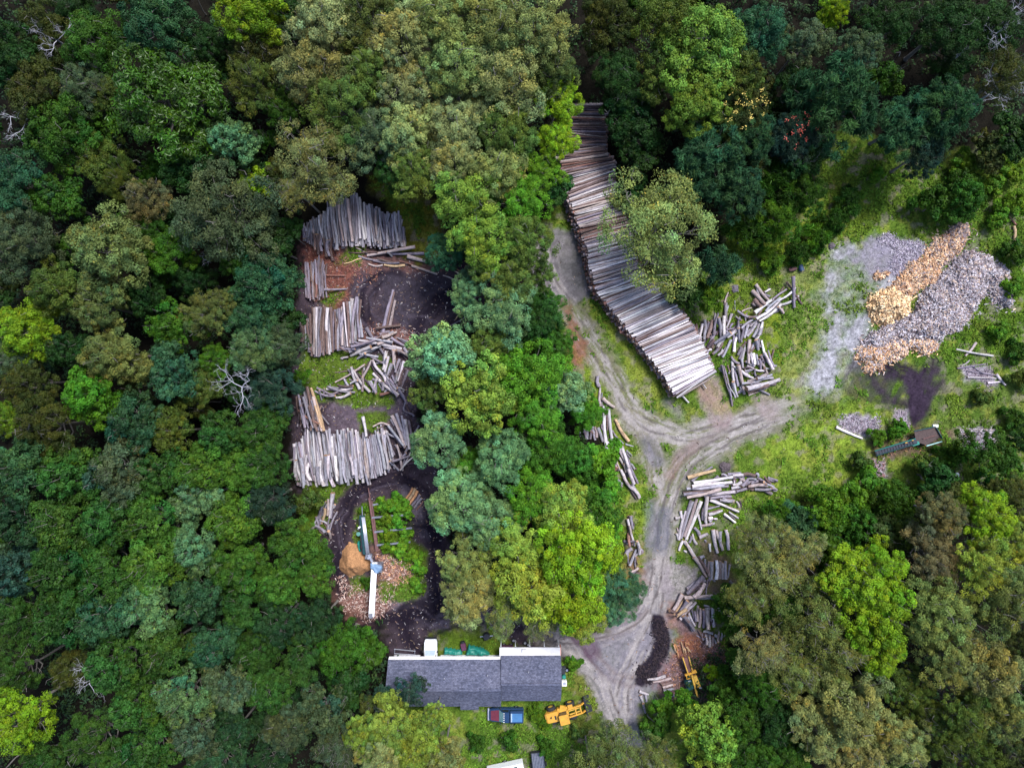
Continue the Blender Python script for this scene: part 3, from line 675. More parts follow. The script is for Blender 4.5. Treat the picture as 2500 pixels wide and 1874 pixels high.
LAND = [("the bare white tree", 560, 945), ("the top left corner", 0, 0), ("the bottom left corner", 0, 1874), ("the top right corner", 2500, 0), ("the bottom right corner", 2500, 1874),
        ("the long stack's top end", 1430, 262), ("the long stack's lower end", 1700, 940), ("the large firewood heap", 2250, 740), ("the grey roofed building", 1160, 1650), ("the road fork", 1640, 1070),
        ("the muddy yard", 960, 720), ("the upper left log stack", 860, 550), ("the orange sawdust heap", 862, 1360), ("the green conveyor", 2200, 1090), ("the yellow log splitter", 1690, 1650), ("the left edge's lime tree", 68, 808),
        ("the left edge's middle", 0, 1100), ("the right edge's middle", 2500, 1300), ("the top edge's middle", 1150, 0), ("the small dead tree", 180, 1670), ("the red flowering tree", 1925, 335),
        ("the wide grey log stack", 860, 1110), ("the roadside log heap", 1770, 1170)]
def direction(dx, dy):
    a = math.degrees(math.atan2(-dy, dx)) % 360
    return ["right of", "upper right of", "above", "upper left of", "left of", "lower left of", "below", "lower right of"][int(((a + 22.5) % 360) // 45)]
SW = {'oak': 'leafy tree', 'soft': 'soft crowned tree', 'maple': 'broadleaf tree', 'big': 'broad tree', 'fine': 'thin crowned tree', 'fern': 'feathery tree', 'pine': 'conifer'}
labels_pool = {}
def make_label(px, py, what):
    best = min(LAND, key=lambda l: math.hypot(px - l[1], py - l[2]))
    dd = math.hypot(px - best[1], py - best[2])
    key = (what, direction(px - best[1], py - best[2]), best[0])
    labels_pool.setdefault(key, [])
    return key, dd
# smaller trees standing in the gaps of the woods
_gx, _gy = np.meshgrid(np.arange(-60, 2580, 14), np.arange(-60, 1940, 14))
_cov = np.zeros(_gx.shape, bool)
for (x, y, r, c_, st_, z) in T: _cov |= np.hypot(_gx - x * K, _gy - y * K) < r * K * 0.94
_wx, _wy = (_gx - 1250) * S * 0.93, (937 - _gy) * S * 0.93
_open = (samp(GRASS, _wx, _wy) > 0.2) | (samp(ROAD, _wx, _wy) > 0.3) | (samp(MUD, _wx, _wy) > 0.3) | (samp(CLEARM, _wx, _wy) > 0.1)
_key = poly_sd([(700, 440), (900, 430), (1000, 440), (1100, 700), (1080, 760), (1100, 1400), (1400, 1540), (1400, 1900), (930, 1900), (930, 1640), (830, 1480), (720, 1330), (715, 1000)], _gx, _gy) < 20
_stk = poly_sd([(1370, 200), (1490, 200), (1560, 560), (1780, 900), (1700, 1000), (1600, 1000), (1360, 640)], _gx, _gy) < 10
_key |= poly_sd([(1560, 1000), (1760, 1100), (1820, 1400), (1800, 1760), (1600, 1800), (1400, 1600)], _gx, _gy) < 0
_frng = np.random.default_rng(77)
_cand = [(i, j) for i in range(_gx.shape[0]) for j in range(_gx.shape[1]) if not (_cov[i, j] or _open[i, j] or _key[i, j] or _stk[i, j])]
_frng.shuffle(_cand); _fill = []
for (i, j) in _cand:
    x_, y_ = float(_gx[i, j]), float(_gy[i, j])
    if all(math.hypot(x_ - q[0], y_ - q[1]) > 44 for q in _fill): _fill.append((x_, y_))
print("fillers", len(_fill))
for (x_, y_) in _fill[:80]:
    T.append((x_ / K, y_ / K, _frng.uniform(26, 40), ('dark', 'mid', 'dark', 'dkolive', 'dark')[_frng.integers(5)], ('maple', 'oak', 'soft')[_frng.integers(3)], _frng.uniform(5.0, 7.3)))
pending = []
T = [(t_[0], t_[1], t_[2], ('teal' if i_ % 3 == 0 else 'mid') if (t_[3] == 'moss' and t_[0] < 620 and t_[1] > 980) else t_[3], t_[4], t_[5]) for i_, t_ in enumerate(T)]
used_pos = []
for i, (x, y, r, c, st, z) in enumerate(T):
    px, py, rp = x * K, y * K, r * K
    mid_ = (px > 780 and py < 800 and px < 1420) or (960 < px < 1500 and 700 < py < 1560)
    rm = rp * S * (1 - z / CAM_H) * (1.10 if mid_ else 1.03)
    small = rm < 3.4 and z < 7.5
    bank = ARCH_S if small and st in ARCH_S else ARCH
    R0 = 2.4 if bank is ARCH_S else 6.0
    leaf, trunk = bank[st][i % len(bank[st])]
    s = rm / R0
    lowz = (2.2 if bank is ARCH_S else 11.0)
    p = W(px, py, z)
    rzv = RNG.uniform(0, 6.28)
    kind_word = "bush" if z < 4.5 else SW[st]
    size = "small " if rm < 2.6 else ("large " if rm > 5.4 else "")
    nm = "bush" if z < 4.5 else ("conifer" if st == 'pine' else "broadleaf_tree")
    root = thing(nm, (p.x, p.y, gz(p.x, p.y) - 0.05), rzv, None, "bush" if z < 4.5 else "tree", "bushes at the edges of the clearing" if z < 4.5 else ("trees of the left wood" if px < 800 else "trees of the middle wood" if px < 1500 and py > 600 else "trees of the upper wood" if py < 700 else "trees of the right wood"))
    cr = link("crown", leaf, root); tk = link("trunk", trunk, root)
    sz = s * RNG.uniform(0.88, 1.1)
    cr.scale = (s * RNG.uniform(0.94, 1.06), s, sz); cr.location = (0, 0, z)
    tk.scale = (s, s, z / lowz if not (bank is ARCH_S) else max(sz, z / lowz)); tk.location = (0, 0, z)
    tk.scale = (s, s, z / lowz)
    base = np.array(CO[c][0]) * RNG.uniform(0.88, 1.12) * np.array((RNG.uniform(0.92, 1.08), 1, RNG.uniform(0.9, 1.1)))
    base = np.array((base[0], base[1] * 1.04, base[2] * 0.85))
    if px < 800 and py > 1000 and c not in ('lime', 'gold'): base *= (0.88, 0.84, 1.5 if c in ('mid', 'dark', 'green') else 0.8)
    if mid_ and c not in ('lime', 'gold'): base *= (1.42, 1.50, 1.75)  # middle wood: lighter species, plus vignette brightness put into the leaf colour
    elif mid_: base *= 1.25
    elif px > 1500: base *= (1.14 if c in ('lime', 'gold', 'khaki', 'olive') else 0.95)
    elif px < 700 and py < 900: base *= 0.88  # upper left crowns darkened: vignette falloff put into the leaf colour
    cr.color = (*base, 1)
    key, dd = make_label(px, py, size + CO[c][1] + " " + kind_word)
    labels_pool[key].append((dd, root))
ORD = ["", "second", "third", "fourth", "fifth", "sixth", "seventh", "eighth"]
for (what, dr, lm), lst in labels_pool.items():
    lst.sort(key=lambda q: q[0])
    for k, (dd, o) in enumerate(lst):
        o["label"] = f"{what} {dr} {lm}" if len(lst) == 1 else (f"{ORD[k] + ' ' if k else ''}nearest {what} {dr} {lm}")

# flowers on two of the trees (yellow and red blossom sprays)
def blossoms(name, px, py, z, spread, n, col, label, seed, rad):
    rng = np.random.default_rng(seed)
    P = []; Nn = []
    for k in range(n):
        u = unit(rng.normal(size=3)) * (1, 1, 0.25) * spread * rng.random() ** 0.5
        for q in range(9):
            P.append(u + rng.normal(size=3) * 0.20); Nn.append(unit(rng.normal(size=3) * 0.6 + (0, 0, 1)))
    P = np.array(P); Nn = np.array(Nn)
    V = leaves_at(P, Nn, 0.22, 0.11, rng)
    return V
def flowering(px, py, z, r, leafcol, style, n, fcol, label, seed):
    leaf, trunk = ARCH[style][0]
    p = W(px, py, z); root = thing("flowering_tree", (p.x, p.y, 0), seed, label, "tree")
    s = r / 6.0
    cr = link("crown", leaf, root); cr.scale = (s, s, s * 1.05); cr.location = (0, 0, z); cr.color = (*leafcol, 1)
    tk = link("trunk", trunk, root); tk.scale = (s, s, z / 11.0); tk.location = (0, 0, z)
    V = blossoms("blossom", px, py, z, r * 0.75, n, fcol, label, seed, r)
    me = quads_mesh("blossom", V, np.arange(len(V)).reshape(-1, 4), [plain("blossom_" + str(seed), fcol, 0.6, var=0.2)])
    b = link("blossom", me, root); b.location = (0, 0, z + r * 0.62)
flowering(1805, 275, 9, 4.2, (0.05, 0.075, 0.02), 'fern', 24, (0.60, 0.45, 0.10), "tree sprinkled with yellow flowers at the upper right wood edge", 3)
flowering(1935, 330, 8, 3.6, (0.022, 0.050, 0.032), 'fern', 15, (0.42, 0.07, 0.045), "dark tree dotted with red flower sprays right of the yellow flowering tree", 4)

# dead trees: bare branches only
def dead_tree(px, py, z, R, label, seed, arms=4, base_r=0.22, low=0.0):
    rng = np.random.default_rng(seed); parts = []
    def grow(p, d, L, r, dep):
        q = p + d * L * 0.5 + rng.normal(size=3) * L * 0.07; e = q + unit(d + rng.normal(size=3) * 0.25) * L * 0.5
        parts.append(tube_np([p, q, e], [r, r * 0.8, r * 0.6], 5 if dep < 2 else 4))
        if dep >= 5 or r < 0.008: return
        for k in range(4 if dep < 2 else 3):
            nd = unit(d + rng.normal(size=3) * (0.75, 0.75, 0.35) + (0, 0, 0.04))
            f_ = (1.0, 0.7, 0.4, 0.15)[k]; grow(q * (1 - f_) + e * f_, nd, L * rng.uniform(0.5, 0.8), r * (0.62 if k == 0 else 0.45), dep + 1)
    p = W(px, py, z)
    fork = np.array((0, 0, z * 0.72))
    for k in range(arms):
        a = k * 6.283 / arms + rng.uniform(-0.2, 0.2) + 0.5
        grow(fork, unit(np.array((math.cos(a), math.sin(a), 0.55))), R * 0.47, base_r * 0.42, 0)
    root = thing("dead_tree", (p.x, p.y, 0), 0, label, "dead tree")
    v, f = join_np(parts); link("branches", quads_mesh("branches", v, f, [M_DEAD], smooth_shade=True), root)
    v, f = tube_np([(0, 0, -0.1), (0.1, 0, z * 0.35), fork], [base_r * 1.6, base_r, base_r * 0.8], 8)
    link("trunk", quads_mesh("trunk", v, f, [M_DEAD], smooth_shade=True), root)
dead_tree(560, 945, 14.5, 4.0, "bare bleached white tree without leaves standing in the left wood", 5, 3, 0.16)
dead_tree(185, 1670, 13, 3.2, "small bare grey tree low in the left wood", 9, 3, 0.15)
dead_tree(90, 60, 14, 4.2, "bare grey branches near the top left corner", 11, 3, 0.15)
dead_tree(5, 270, 14, 3.4, "bare grey tree at the left edge below the top left corner", 12, 3, 0.15)
dead_tree(2480, 30, 13, 4.5, "bare pale tree in the top right corner", 14, 3, 0.16)
dead_tree(2480, 190, 12, 3.5, "bare pinkish grey tree at the right edge below the top right corner", 15, 3, 0.14)
dead_tree(665, 1525, 10, 2.6, "bare grey twiggy tree left of the grey roofed building", 16, 3, 0.12)
dead_tree(500, 612, 12, 2.2, "little bare white tree left of the upper left log stack", 17, 2, 0.1)

# forest undergrowth: low dark leaves over the floor between the trunks
def undergrowth():
    rng = np.random.default_rng(88)
    X = rng.uniform(-75, 75, 60000); Y = rng.uniform(-57, 57, 60000)
    op = samp(GRASS, X, Y) + samp(ROAD, X, Y) + samp(MUD, X, Y) + samp(CLEARM, X, Y)
    k = (op < 0.15) & (fbm(X * .2, Y * .2, 600) > rng.uniform(0.25, 0.6, len(X)))
    X, Y = X[k][:9000], Y[k][:9000]; n = len(X); per = 16
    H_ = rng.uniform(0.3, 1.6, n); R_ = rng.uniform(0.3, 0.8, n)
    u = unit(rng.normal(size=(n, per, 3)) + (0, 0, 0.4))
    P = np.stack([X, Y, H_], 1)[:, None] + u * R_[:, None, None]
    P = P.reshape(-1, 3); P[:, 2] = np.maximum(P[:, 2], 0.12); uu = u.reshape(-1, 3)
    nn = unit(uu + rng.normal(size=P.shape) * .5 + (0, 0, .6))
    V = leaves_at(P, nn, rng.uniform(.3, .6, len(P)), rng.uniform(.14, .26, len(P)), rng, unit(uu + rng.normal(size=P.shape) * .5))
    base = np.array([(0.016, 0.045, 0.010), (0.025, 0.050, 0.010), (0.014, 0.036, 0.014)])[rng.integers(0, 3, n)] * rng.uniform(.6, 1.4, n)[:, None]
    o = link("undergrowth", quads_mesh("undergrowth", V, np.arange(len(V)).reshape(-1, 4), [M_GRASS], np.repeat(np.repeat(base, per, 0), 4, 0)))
    tag(o, "dark low undergrowth on the floor of the woods", "undergrowth", None, "stuff")
undergrowth()
# ------------------------------------------------------------------ logs
def log_arch(seed, bend=0.5, sides=9, rings=9):
    """unit log along x (-.5 to .5), radius about 1, both ends capped; bent, tapered, knotty"""
    rng = np.random.default_rng(seed)
    t = np.linspace(-0.5, 0.5, rings); V = []
    ph1, ph2 = rng.uniform(0, 6.28, 2); b1, b2 = rng.normal(size=2) * bend
    tap = rng.uniform(0.08, 0.22) * rng.choice([-1, 1])
    for i, x in enumerate(t):
        cy = b1 * math.cos(math.pi * x) + b2 * math.sin(2 * math.pi * x * 1.0 + ph1) * 0.5
        cz = 0.15 * math.sin(3 * x + ph2)
        rr = 1 + tap * 2 * x + rng.normal() * 0.035
        if i in (0,) and tap < 0: rr *= 1.08
        for k in range(sides):
            a = 2 * math.pi * k / sides
            q = rr * (1 + rng.normal() * 0.045)
            V.append((x, cy + q * math.cos(a), cz + q * math.sin(a)))
    F = []
    for i in range(rings - 1):
        for k in range(sides):
            F.append((i * sides + k, i * sides + (k + 1) % sides, (i + 1) * sides + (k + 1) % sides, (i + 1) * sides + k))
    V = np.array(V)
    nb = len(F); c0 = len(V)
    V = np.concatenate([V, V[:sides].mean(0)[None], V[-sides:].mean(0)[None], V[:sides], V[-sides:]])
    e0 = c0 + 2; e1 = e0 + sides
    # end caps as quads with a repeated centre pair would be degenerate: use fans of quads over two rim steps
    for k in range(0, sides, 2):
        F.append((c0, e0 + (k + 2) % sides if k + 2 <= sides else e0, e0 + (k + 1) % sides, e0 + k))
        F.append((c0 + 1, e1 + k, e1 + (k + 1) % sides, e1 + (k + 2) % sides if k + 2 <= sides else e1))
    F = np.array(F); mi = np.zeros(len(F), int); mi[nb:] = 1
    lc = V * (5.0, 1.0, 1.0) + rng.uniform(0, 50, 3)
    return V, F, mi, lc
LA = [log_arch(900 + i, 0.35, 8) for i in range(8)] + [log_arch(930 + i, 1.3, 8) for i in range(5)] + [log_arch(950 + i, 2.8, 8, 11) for i in range(4)]
LM = []
for (v, f, mi, lc) in LA:
    LM.append(quads_mesh("log", v, f, [M_BARK, M_END], np.ones((len(v), 3)), lc, True, mi))

C_PALE = (0.48, 0.44, 0.475); C_GREY = (0.28, 0.27, 0.32); C_LILAC = (0.21, 0.185, 0.235); C_BRN = (0.15, 0.10, 0.095); C_DK = (0.06, 0.042, 0.055); C_TAN = (0.52, 0.36, 0.22)
C_WHITE = (0.70, 0.66, 0.69); C_RED = (0.24, 0.12, 0.10); C_MID = (0.37, 0.30, 0.30); C_ORANGE = (0.50, 0.25, 0.12)
CN = {C_PALE: "pale grey", C_GREY: "weathered grey", C_LILAC: "purplish grey", C_BRN: "brown barked", C_DK: "dark", C_TAN: "fresh tan", C_WHITE: "whitish", C_RED: "reddish brown", C_MID: "light brown grey", C_ORANGE: "orange peeled"}
LOGS = []
FILL = {'road_heap': 1, 'fork_heap': 1, 'jumble_upper': 1, 'jumble_lower': 1, 'leaning_fan': 2, 'left_bundle': 1, 'wide_grey': 1, 'bark_heap': 1, 'verge_pile': 1}
def L(pile, x1, y1, x2, y2, w, col, z=None, crook=0, top=True, tilt=0):
    LOGS.append(dict(pile=pile, p=(x1, y1, x2, y2), w=w, col=col, z=z, crook=crook, top=top, tilt=tilt))
def ZL(pile, ox, oy, s, rows, jw=1.0):
    if pile in FILL:
        for r in rows:
            for q in range(FILL[pile]):
                x1, y1, x2, y2, w, col = r[:6]
                jx, jy, an = rr.gauss(0, 18), rr.gauss(0, 18), rr.gauss(0, 0.35)
                cx, cy, hx, hy = (x1 + x2) / 2 + jx * 0.19 / s, (y1 + y2) / 2 + jy * 0.19 / s, (x2 - x1) / 2.3, (y2 - y1) / 2.3
                hx, hy = hx * math.cos(an) - hy * math.sin(an), hx * math.sin(an) + hy * math.cos(an)
                L(pile, ox + (cx - hx) * s, oy + (cy - hy) * s, ox + (cx + hx) * s, oy + (cy + hy) * s, w * s * rr.uniform(0.6, 1.0), rr.choice([C_LILAC, C_BRN, C_GREY, C_LILAC, C_DK]), crook=rr.choice([0, 1]), top=False)
    for r in rows:
        x1, y1, x2, y2, w, col = r[:6]
        L(pile, ox + x1 * s, oy + y1 * s, ox + x2 * s, oy + y2 * s, w * s * jw, col, crook=r[6] if len(r) > 6 else 0)

rr = random.Random(11)
# ---- the long curved stack: guide pairs (left end, right end) of its top layer
GUIDE = [((1399, 256), (1472, 255)), ((1394, 300), (1480, 304)), ((1392, 335), (1482, 340)), ((1384, 360), (1478, 350)), ((1366, 388), (1480, 374)), ((1373, 412), (1497, 388)),
         ((1384, 450), (1500, 412)), ((1389, 485), (1503, 446)), ((1398, 512), (1512, 480)), ((1412, 550), (1522, 515)), ((1422, 582), (1535, 550)), ((1433, 615), (1545, 588)),
         ((1440, 650), (1552, 622)), ((1450, 690), (1566, 655)), ((1464, 722), (1582, 684)), ((1489, 748), (1607, 697)), ((1511, 778), (1629, 722)), ((1530, 805), (1655, 748)), ((1552, 828), (1674, 772)),
         ((1576, 858), (1698, 805)), ((1597, 885), (1716, 842)), ((1620, 915), (1730, 872)), ((1638, 944), (1740, 893)), ((1650, 964), (1746, 908))]
def guide(t):
    i = min(int(t), len(GUIDE) - 2); f = t - i
    (a, b), (c, d_) = GUIDE[i], GUIDE[i + 1]
    return (a[0] + (c[0] - a[0]) * f, a[1] + (c[1] - a[1]) * f, b[0] + (d_[0] - b[0]) * f, b[1] + (d_[1] - b[1]) * f)
STACK_H = 2.3
t = 0.0
nG = len(GUIDE) - 1
def stepper(layer, dz, outx, wfac):
    t = rr.uniform(0, 0.1)
    while t < nG:
        x1, y1, x2, y2 = guide(t)
        cx, cy = (x1 + x2) / 2, (y1 + y2) / 2
        x1b, y1b, x2b, y2b = guide(min(t + 0.05, nG))
        sp = math.hypot((x1b + x2b - x1 - x2) / 2, (y1b + y2b - y1 - y2) / 2) / 0.05
        w = rr.choice([3.0, 3.6, 4.2, 4.6, 5.4]) * wfac
        j = rr.gauss(0, 2.5); j2 = rr.gauss(0, 3.0)
        ux, uy = (x2 - x1), (y2 - y1); l = math.hypot(ux, uy); ux /= l; uy /= l
        f = t / nG
        if layer == 0:
            col = rr.choices([C_PALE, C_WHITE, C_GREY, C_MID, C_BRN, C_LILAC], [4 * f + .8, 9 * max(f - 0.3, 0.0) + .05, 1.6 * (1 - f) + .3, 2.2, 1.6 * (1 - f) + 0.05, 1.5 * (1 - f) + .2])[0]
            if f < 0.25: col = rr.choices([C_DK, C_BRN, C_RED, C_LILAC, C_MID, C_PALE], [3, 3, 2, 2, 1.2, .6])[0]
            elif f < 0.5: col = rr.choices([C_PALE, C_MID, C_BRN, C_RED, C_LILAC, C_WHITE], [2.5, 3, 1.6, .8, 1.2, .8])[0]
        else:
            col = rr.choices([C_MID, C_BRN, C_RED, C_LILAC], [1.6, 2, 1.5, 2.0])[0]
        a = rr.gauss(0, 2.0)
        L("long", x1 + ux * j - ux * outx, y1 + uy * j - uy * outx + a, x2 + ux * j2, y2 + uy * j2 - a, w, col, z=STACK_H - dz + rr.uniform(-0.05, 0.10), crook=0, top=(layer == 0), tilt=0)
        t += w * (0.96 if layer == 0 else 1.05) / max(sp, 1)
stepper(0, 0, 0, 1.0)
for k in range(1, 7):
    stepper(k, 0.34 * k, 2.6 * k, 1.35)
# two sticks poking out at the lower end of the stack
L("long", 1708, 925, 1724, 948, 5, C_PALE, z=0.3); L("long", 1662, 962, 1682, 982, 5, C_PALE, z=0.3)
L("long", 1652, 970, 1747, 905, 6, C_PALE, z=STACK_H * 0.9); L("long", 1658, 968, 1746, 916, 5, C_MID, z=STACK_H * 0.75)

def row_stack(pile, ox, oy, s, topprof, botprof, x0, x1, spacing, lean, cols, wts, layers=1, jit=12, dlow=0):
    """near-vertical logs side by side between two profiles (zoom coords)"""
    tx = [q[0] for q in topprof]; ty = [q[1] for q in topprof]; bx = [q[0] for q in botprof]; by = [q[1] for q in botprof]
    for k in range(layers):
        x = x0 + rr.uniform(0, 8)
        while x < x1:
            w = spacing * rr.uniform(0.75, 1.35)
            yt = np.interp(x, tx, ty) + rr.gauss(0, jit) + (0 if k == layers - 1 else rr.uniform(0, 30)); yb = np.interp(x, bx, by) + rr.gauss(0, jit) - (dlow if k == layers - 1 else 0)
            ln = lean * (yb - yt)
            a = rr.gauss(0, 9)
            L(pile, ox + (x - ln / 2 + a) * s, oy + yt * s, ox + (x + ln / 2 - a) * s, oy + yb * s, w * s * rr.uniform(0.66, 0.98), rr.choices(cols, wts)[0], crook=rr.choice([0, 0, 1, 1]), top=(k == layers - 1))
            x += w * (1.0 if k == layers - 1 else 1.15)
s0 = 600 / 2211.0
row_stack("upper_left", 650, 400, s0, [(330, 560), (420, 500), (560, 420), (600, 270), (640, 300), (700, 310), (760, 300), (820, 250), (870, 330), (960, 370), (1040, 410), (1080, 440), (1130, 480), (1170, 430), (1200, 440), (1250, 590)],
          [(330, 650), (420, 740), (600, 770), (700, 745), (860, 740), (1000, 745), (1100, 760), (1250, 740)], 340, 1250, 25, 0.06, [C_GREY, C_LILAC, C_PALE, C_MID], [4, 2.2, 2.2, .6], 4, 14, 45)
row_stack("upper_left", 650, 400, s0, [(420, 640), (600, 680)], [(420, 780), (600, 850)], 430, 600, 30, 0.02, [C_LILAC, C_BRN], [1, 1], 1, 14)
row_stack("small_brown", 650, 400, s0, [(380, 900), (440, 850), (540, 850)], [(380, 1180), (440, 1220), (490, 1220), (540, 1150)], 360, 540, 21, 0.0, [C_BRN, C_LILAC, C_RED], [2, 2, 1], 3, 20)
row_stack("straight_brown", 650, 400, s0, [(310, 1420), (380, 1370), (430, 1300), (500, 1265), (560, 1300), (640, 1300), (700, 1270), (760, 1220), (800, 1190), (850, 1230)],
          [(310, 1580), (380, 1690), (460, 1730), (540, 1700), (610, 1690), (660, 1650), (750, 1640), (850, 1560)], 315, 855, 26, 0.02, [C_LILAC, C_BRN, C_GREY, C_MID, C_PALE], [2.5, 2, 2, 2, 1], 4, 12)
row_stack("wide_grey", 650, 800, s0, [(260, 1040), (340, 1000), (390, 900), (480, 930), (560, 930), (640, 960), (740, 920), (800, 930), (870, 960), (960, 980), (1000, 920), (1060, 900), (1130, 930)],
          [(260, 1380), (320, 1420), (400, 1370), (460, 1400), (520, 1330), (620, 1360), (690, 1380), (770, 1330), (860, 1340), (950, 1330), (1080, 1280), (1130, 1250)], 265, 1120, 24, 0.13, [C_PALE, C_GREY, C_LILAC, C_MID], [3, 3.5, 1.6, .7], 4, 22)
row_stack("wide_grey", 650, 800, s0, [(260, 1180), (600, 1180), (1000, 1150)], [(260, 1400), (320, 1425), (460, 1410), (620, 1370), (770, 1400), (860, 1380), (950, 1350)], 280, 960, 34, 0.10, [C_PALE, C_GREY], [2, 2], 1, 26)
ZL("wide_grey", 650, 800, s0, [(1130, 790, 1250, 1080, 30, C_MID), (1170, 770, 1240, 1000, 28, C_GREY), (1220, 790, 1260, 1060, 26, C_GREY), (1250, 820, 1290, 1090, 30, C_PALE), (1280, 830, 1340, 1140, 28, C_LILAC),
    (1110, 900, 1250, 1080, 26, C_LILAC), (1180, 1050, 1230, 1280, 22, C_MID, 1), (1300, 1120, 1220, 1280, 18, C_GREY, 1), (1350, 1140, 1200, 1280, 16, C_PALE, 1), (1130, 1200, 1290, 1150, 20, C_LILAC), (870, 800, 900, 980, 28, C_PALE),
    (960, 880, 1110, 870, 20, C_MID, 2), (1100, 880, 1240, 1060, 22, C_GREY), (1080, 940, 1140, 1160, 24, C_GREY), (1110, 1200, 1190, 1280, 22, C_GREY), (1340, 1060, 1360, 1120, 18, C_RED)])
# the fan of logs left of the muddy strip
ZL("leaning_fan", 650, 800, s0, [(290, 600, 350, 900, 22, C_LILAC), (330, 620, 420, 900, 22, C_GREY), (350, 650, 430, 850, 18, C_LILAC), (370, 530, 440, 900, 26, C_BRN), (405, 540, 520, 930, 30, C_TAN), (420, 620, 500, 930, 26, C_MID),
    (290, 740, 470, 860, 18, C_RED, 1), (310, 700, 380, 900, 18, C_LILAC), (390, 700, 460, 930, 26, C_BRN), (440, 700, 500, 900, 16, C_TAN), (300, 640, 330, 860, 16, C_GREY)])
# crossing logs above the mud ring
ZL("crossing_logs", 650, 400, s0, [(910, 825, 1340, 745, 30, C_MID), (1120, 810, 1420, 805, 26, C_LILAC), (1270, 830, 1490, 885, 34, C_MID), (920, 900, 1050, 910, 18, C_MID, 1), (1060, 910, 1250, 915, 22, C_TAN, 1), (1310, 915, 1540, 990, 22, C_MID),
    (700, 900, 860, 855, 12, C_TAN, 1), (800, 750, 920, 810, 14, C_MID, 1), (830, 830, 1060, 870, 16, C_LILAC, 1), (1000, 850, 1280, 900, 20, C_BRN, 1), (1200, 870, 1370, 950, 14, C_RED, 2), (1590, 1000, 1710, 1045, 14, C_MID, 1),
    (960, 870, 1200, 890, 16, C_LILAC, 1), (1080, 790, 1130, 830, 16, C_GREY), (530, 1000, 720, 1005, 10, C_RED), (520, 1130, 720, 1125, 20, C_LILAC), (740, 800, 1000, 800, 12, C_BRN, 1), (1640, 900, 1830, 1000, 12, C_RED, 1)])
ZL("three_in_mud", 650, 400, s0, [(1140, 1130, 1040, 1550, 30, C_LILAC), (1150, 1150, 1080, 1480, 20, C_BRN), (1160, 1225, 1110, 1465, 28, C_MID), (990, 1475, 1210, 1450, 22, C_BRN), (1780, 1300, 1700, 1400, 14, C_TAN), (1800, 1400, 1760, 1450, 14, C_BRN), (1790, 1380, 1650, 1460, 12, C_LILAC)])
# messy heap in the middle of the yard
ZL("jumble_upper", 650, 800, s0, [(760, 250, 940, 170, 34, C_PALE), (740, 215, 900, 150, 30, C_GREY), (830, 110, 1220, 190, 30, C_PALE), (840, 230, 1010, 260, 24, C_GREY), (860, 240, 1030, 160, 24, C_PALE), (1000, 150, 1140, 90, 30, C_MID), (1040, 90, 1170, 40, 30, C_MID),
    (960, 110, 1100, 50, 22, C_BRN), (1120, 90, 1260, 170, 26, C_LILAC), (1180, 90, 1300, 140, 22, C_LILAC), (1060, 170, 1250, 230, 22, C_PALE), (1170, 200, 1300, 265, 24, C_MID), (1150, 200, 1150, 330, 34, C_MID), (1080, 210, 1050, 380, 26, C_PALE), (640, 200, 800, 190, 20, C_LILAC),
    (820, 280, 890, 230, 22, C_GREY), (940, 260, 1080, 330, 24, C_LILAC), (1240, 180, 1290, 260, 26, C_GREY), (760, 170, 980, 110, 24, C_LILAC), (900, 90, 1140, 130, 22, C_GREY), (680, 280, 740, 260, 20, C_PALE), (1020, 60, 1110, 30, 22, C_LILAC)])
ZL("jumble_lower", 650, 800, s0, [(620, 490, 890, 330, 16, C_MID, 1), (760, 350, 840, 550, 30, C_PALE, 1), (780, 380, 930, 580, 26, C_PALE, 1), (950, 290, 860, 470, 22, C_MID, 1), (950, 290, 1070, 480, 28, C_PALE, 1), (960, 410, 1190, 610, 30, C_PALE, 1), (1130, 430, 1260, 690, 22, C_LILAC, 1), (1240, 660, 1310, 800, 18, C_LILAC, 2),
    (1100, 260, 1070, 400, 26, C_PALE), (1130, 320, 1090, 430, 26, C_GREY), (1200, 280, 1160, 400, 26, C_LILAC), (1240, 300, 1180, 480, 24, C_PALE), (1280, 380, 1210, 550, 24, C_LILAC), (1230, 380, 1190, 520, 22, C_BRN), (1180, 400, 1160, 500, 26, C_GREY), (540, 550, 780, 540, 22, C_PALE, 1), (560, 530, 800, 580, 22, C_GREY, 1),
    (440, 570, 620, 610, 22, C_LILAC, 1), (630, 630, 760, 590, 26, C_PALE, 1), (700, 460, 740, 530, 22, C_GREY), (870, 440, 870, 570, 22, C_MID, 1), (1000, 450, 960, 580, 24, C_PALE), (920, 480, 990, 590, 24, C_LILAC), (1020, 600, 1120, 575, 26, C_RED), (560, 600, 700, 570, 18, C_LILAC, 1), (640, 510, 780, 520, 16, C_BRN, 1),
    (820, 470, 760, 500, 20, C_PALE), (1060, 400, 1170, 560, 22, C_GREY), (1080, 470, 1180, 620, 20, C_LILAC), (1180, 540, 1240, 560, 22, C_GREY), (1040, 480, 1050, 560, 26, C_LILAC), (880, 350, 880, 420, 20, C_PALE), (480, 560, 500, 650, 16, C_LILAC)])
# small bundle and broken branches left of the mud ring's sawdust
ZL("left_bundle", 650, 1150, s0, [(600, 195, 570, 420, 34, C_PALE), (560, 250, 550, 400, 24, C_MID), (530, 270, 490, 470, 28, C_LILAC, 1), (500, 260, 470, 420, 24, C_GREY), (530, 340, 500, 470, 24, C_TAN), (620, 300, 600, 330, 22, C_PALE), (640, 360, 570, 540, 14, C_LILAC, 1), (460, 400, 500, 560, 22, C_GREY, 2), (430, 480, 540, 540, 24, C_LILAC, 1),
    (570, 420, 560, 560, 18, C_LILAC, 1), (480, 440, 550, 560, 20, C_GREY, 2), (560, 540, 580, 600, 26, C_MID), (640, 440, 620, 470, 14, C_GREY)])
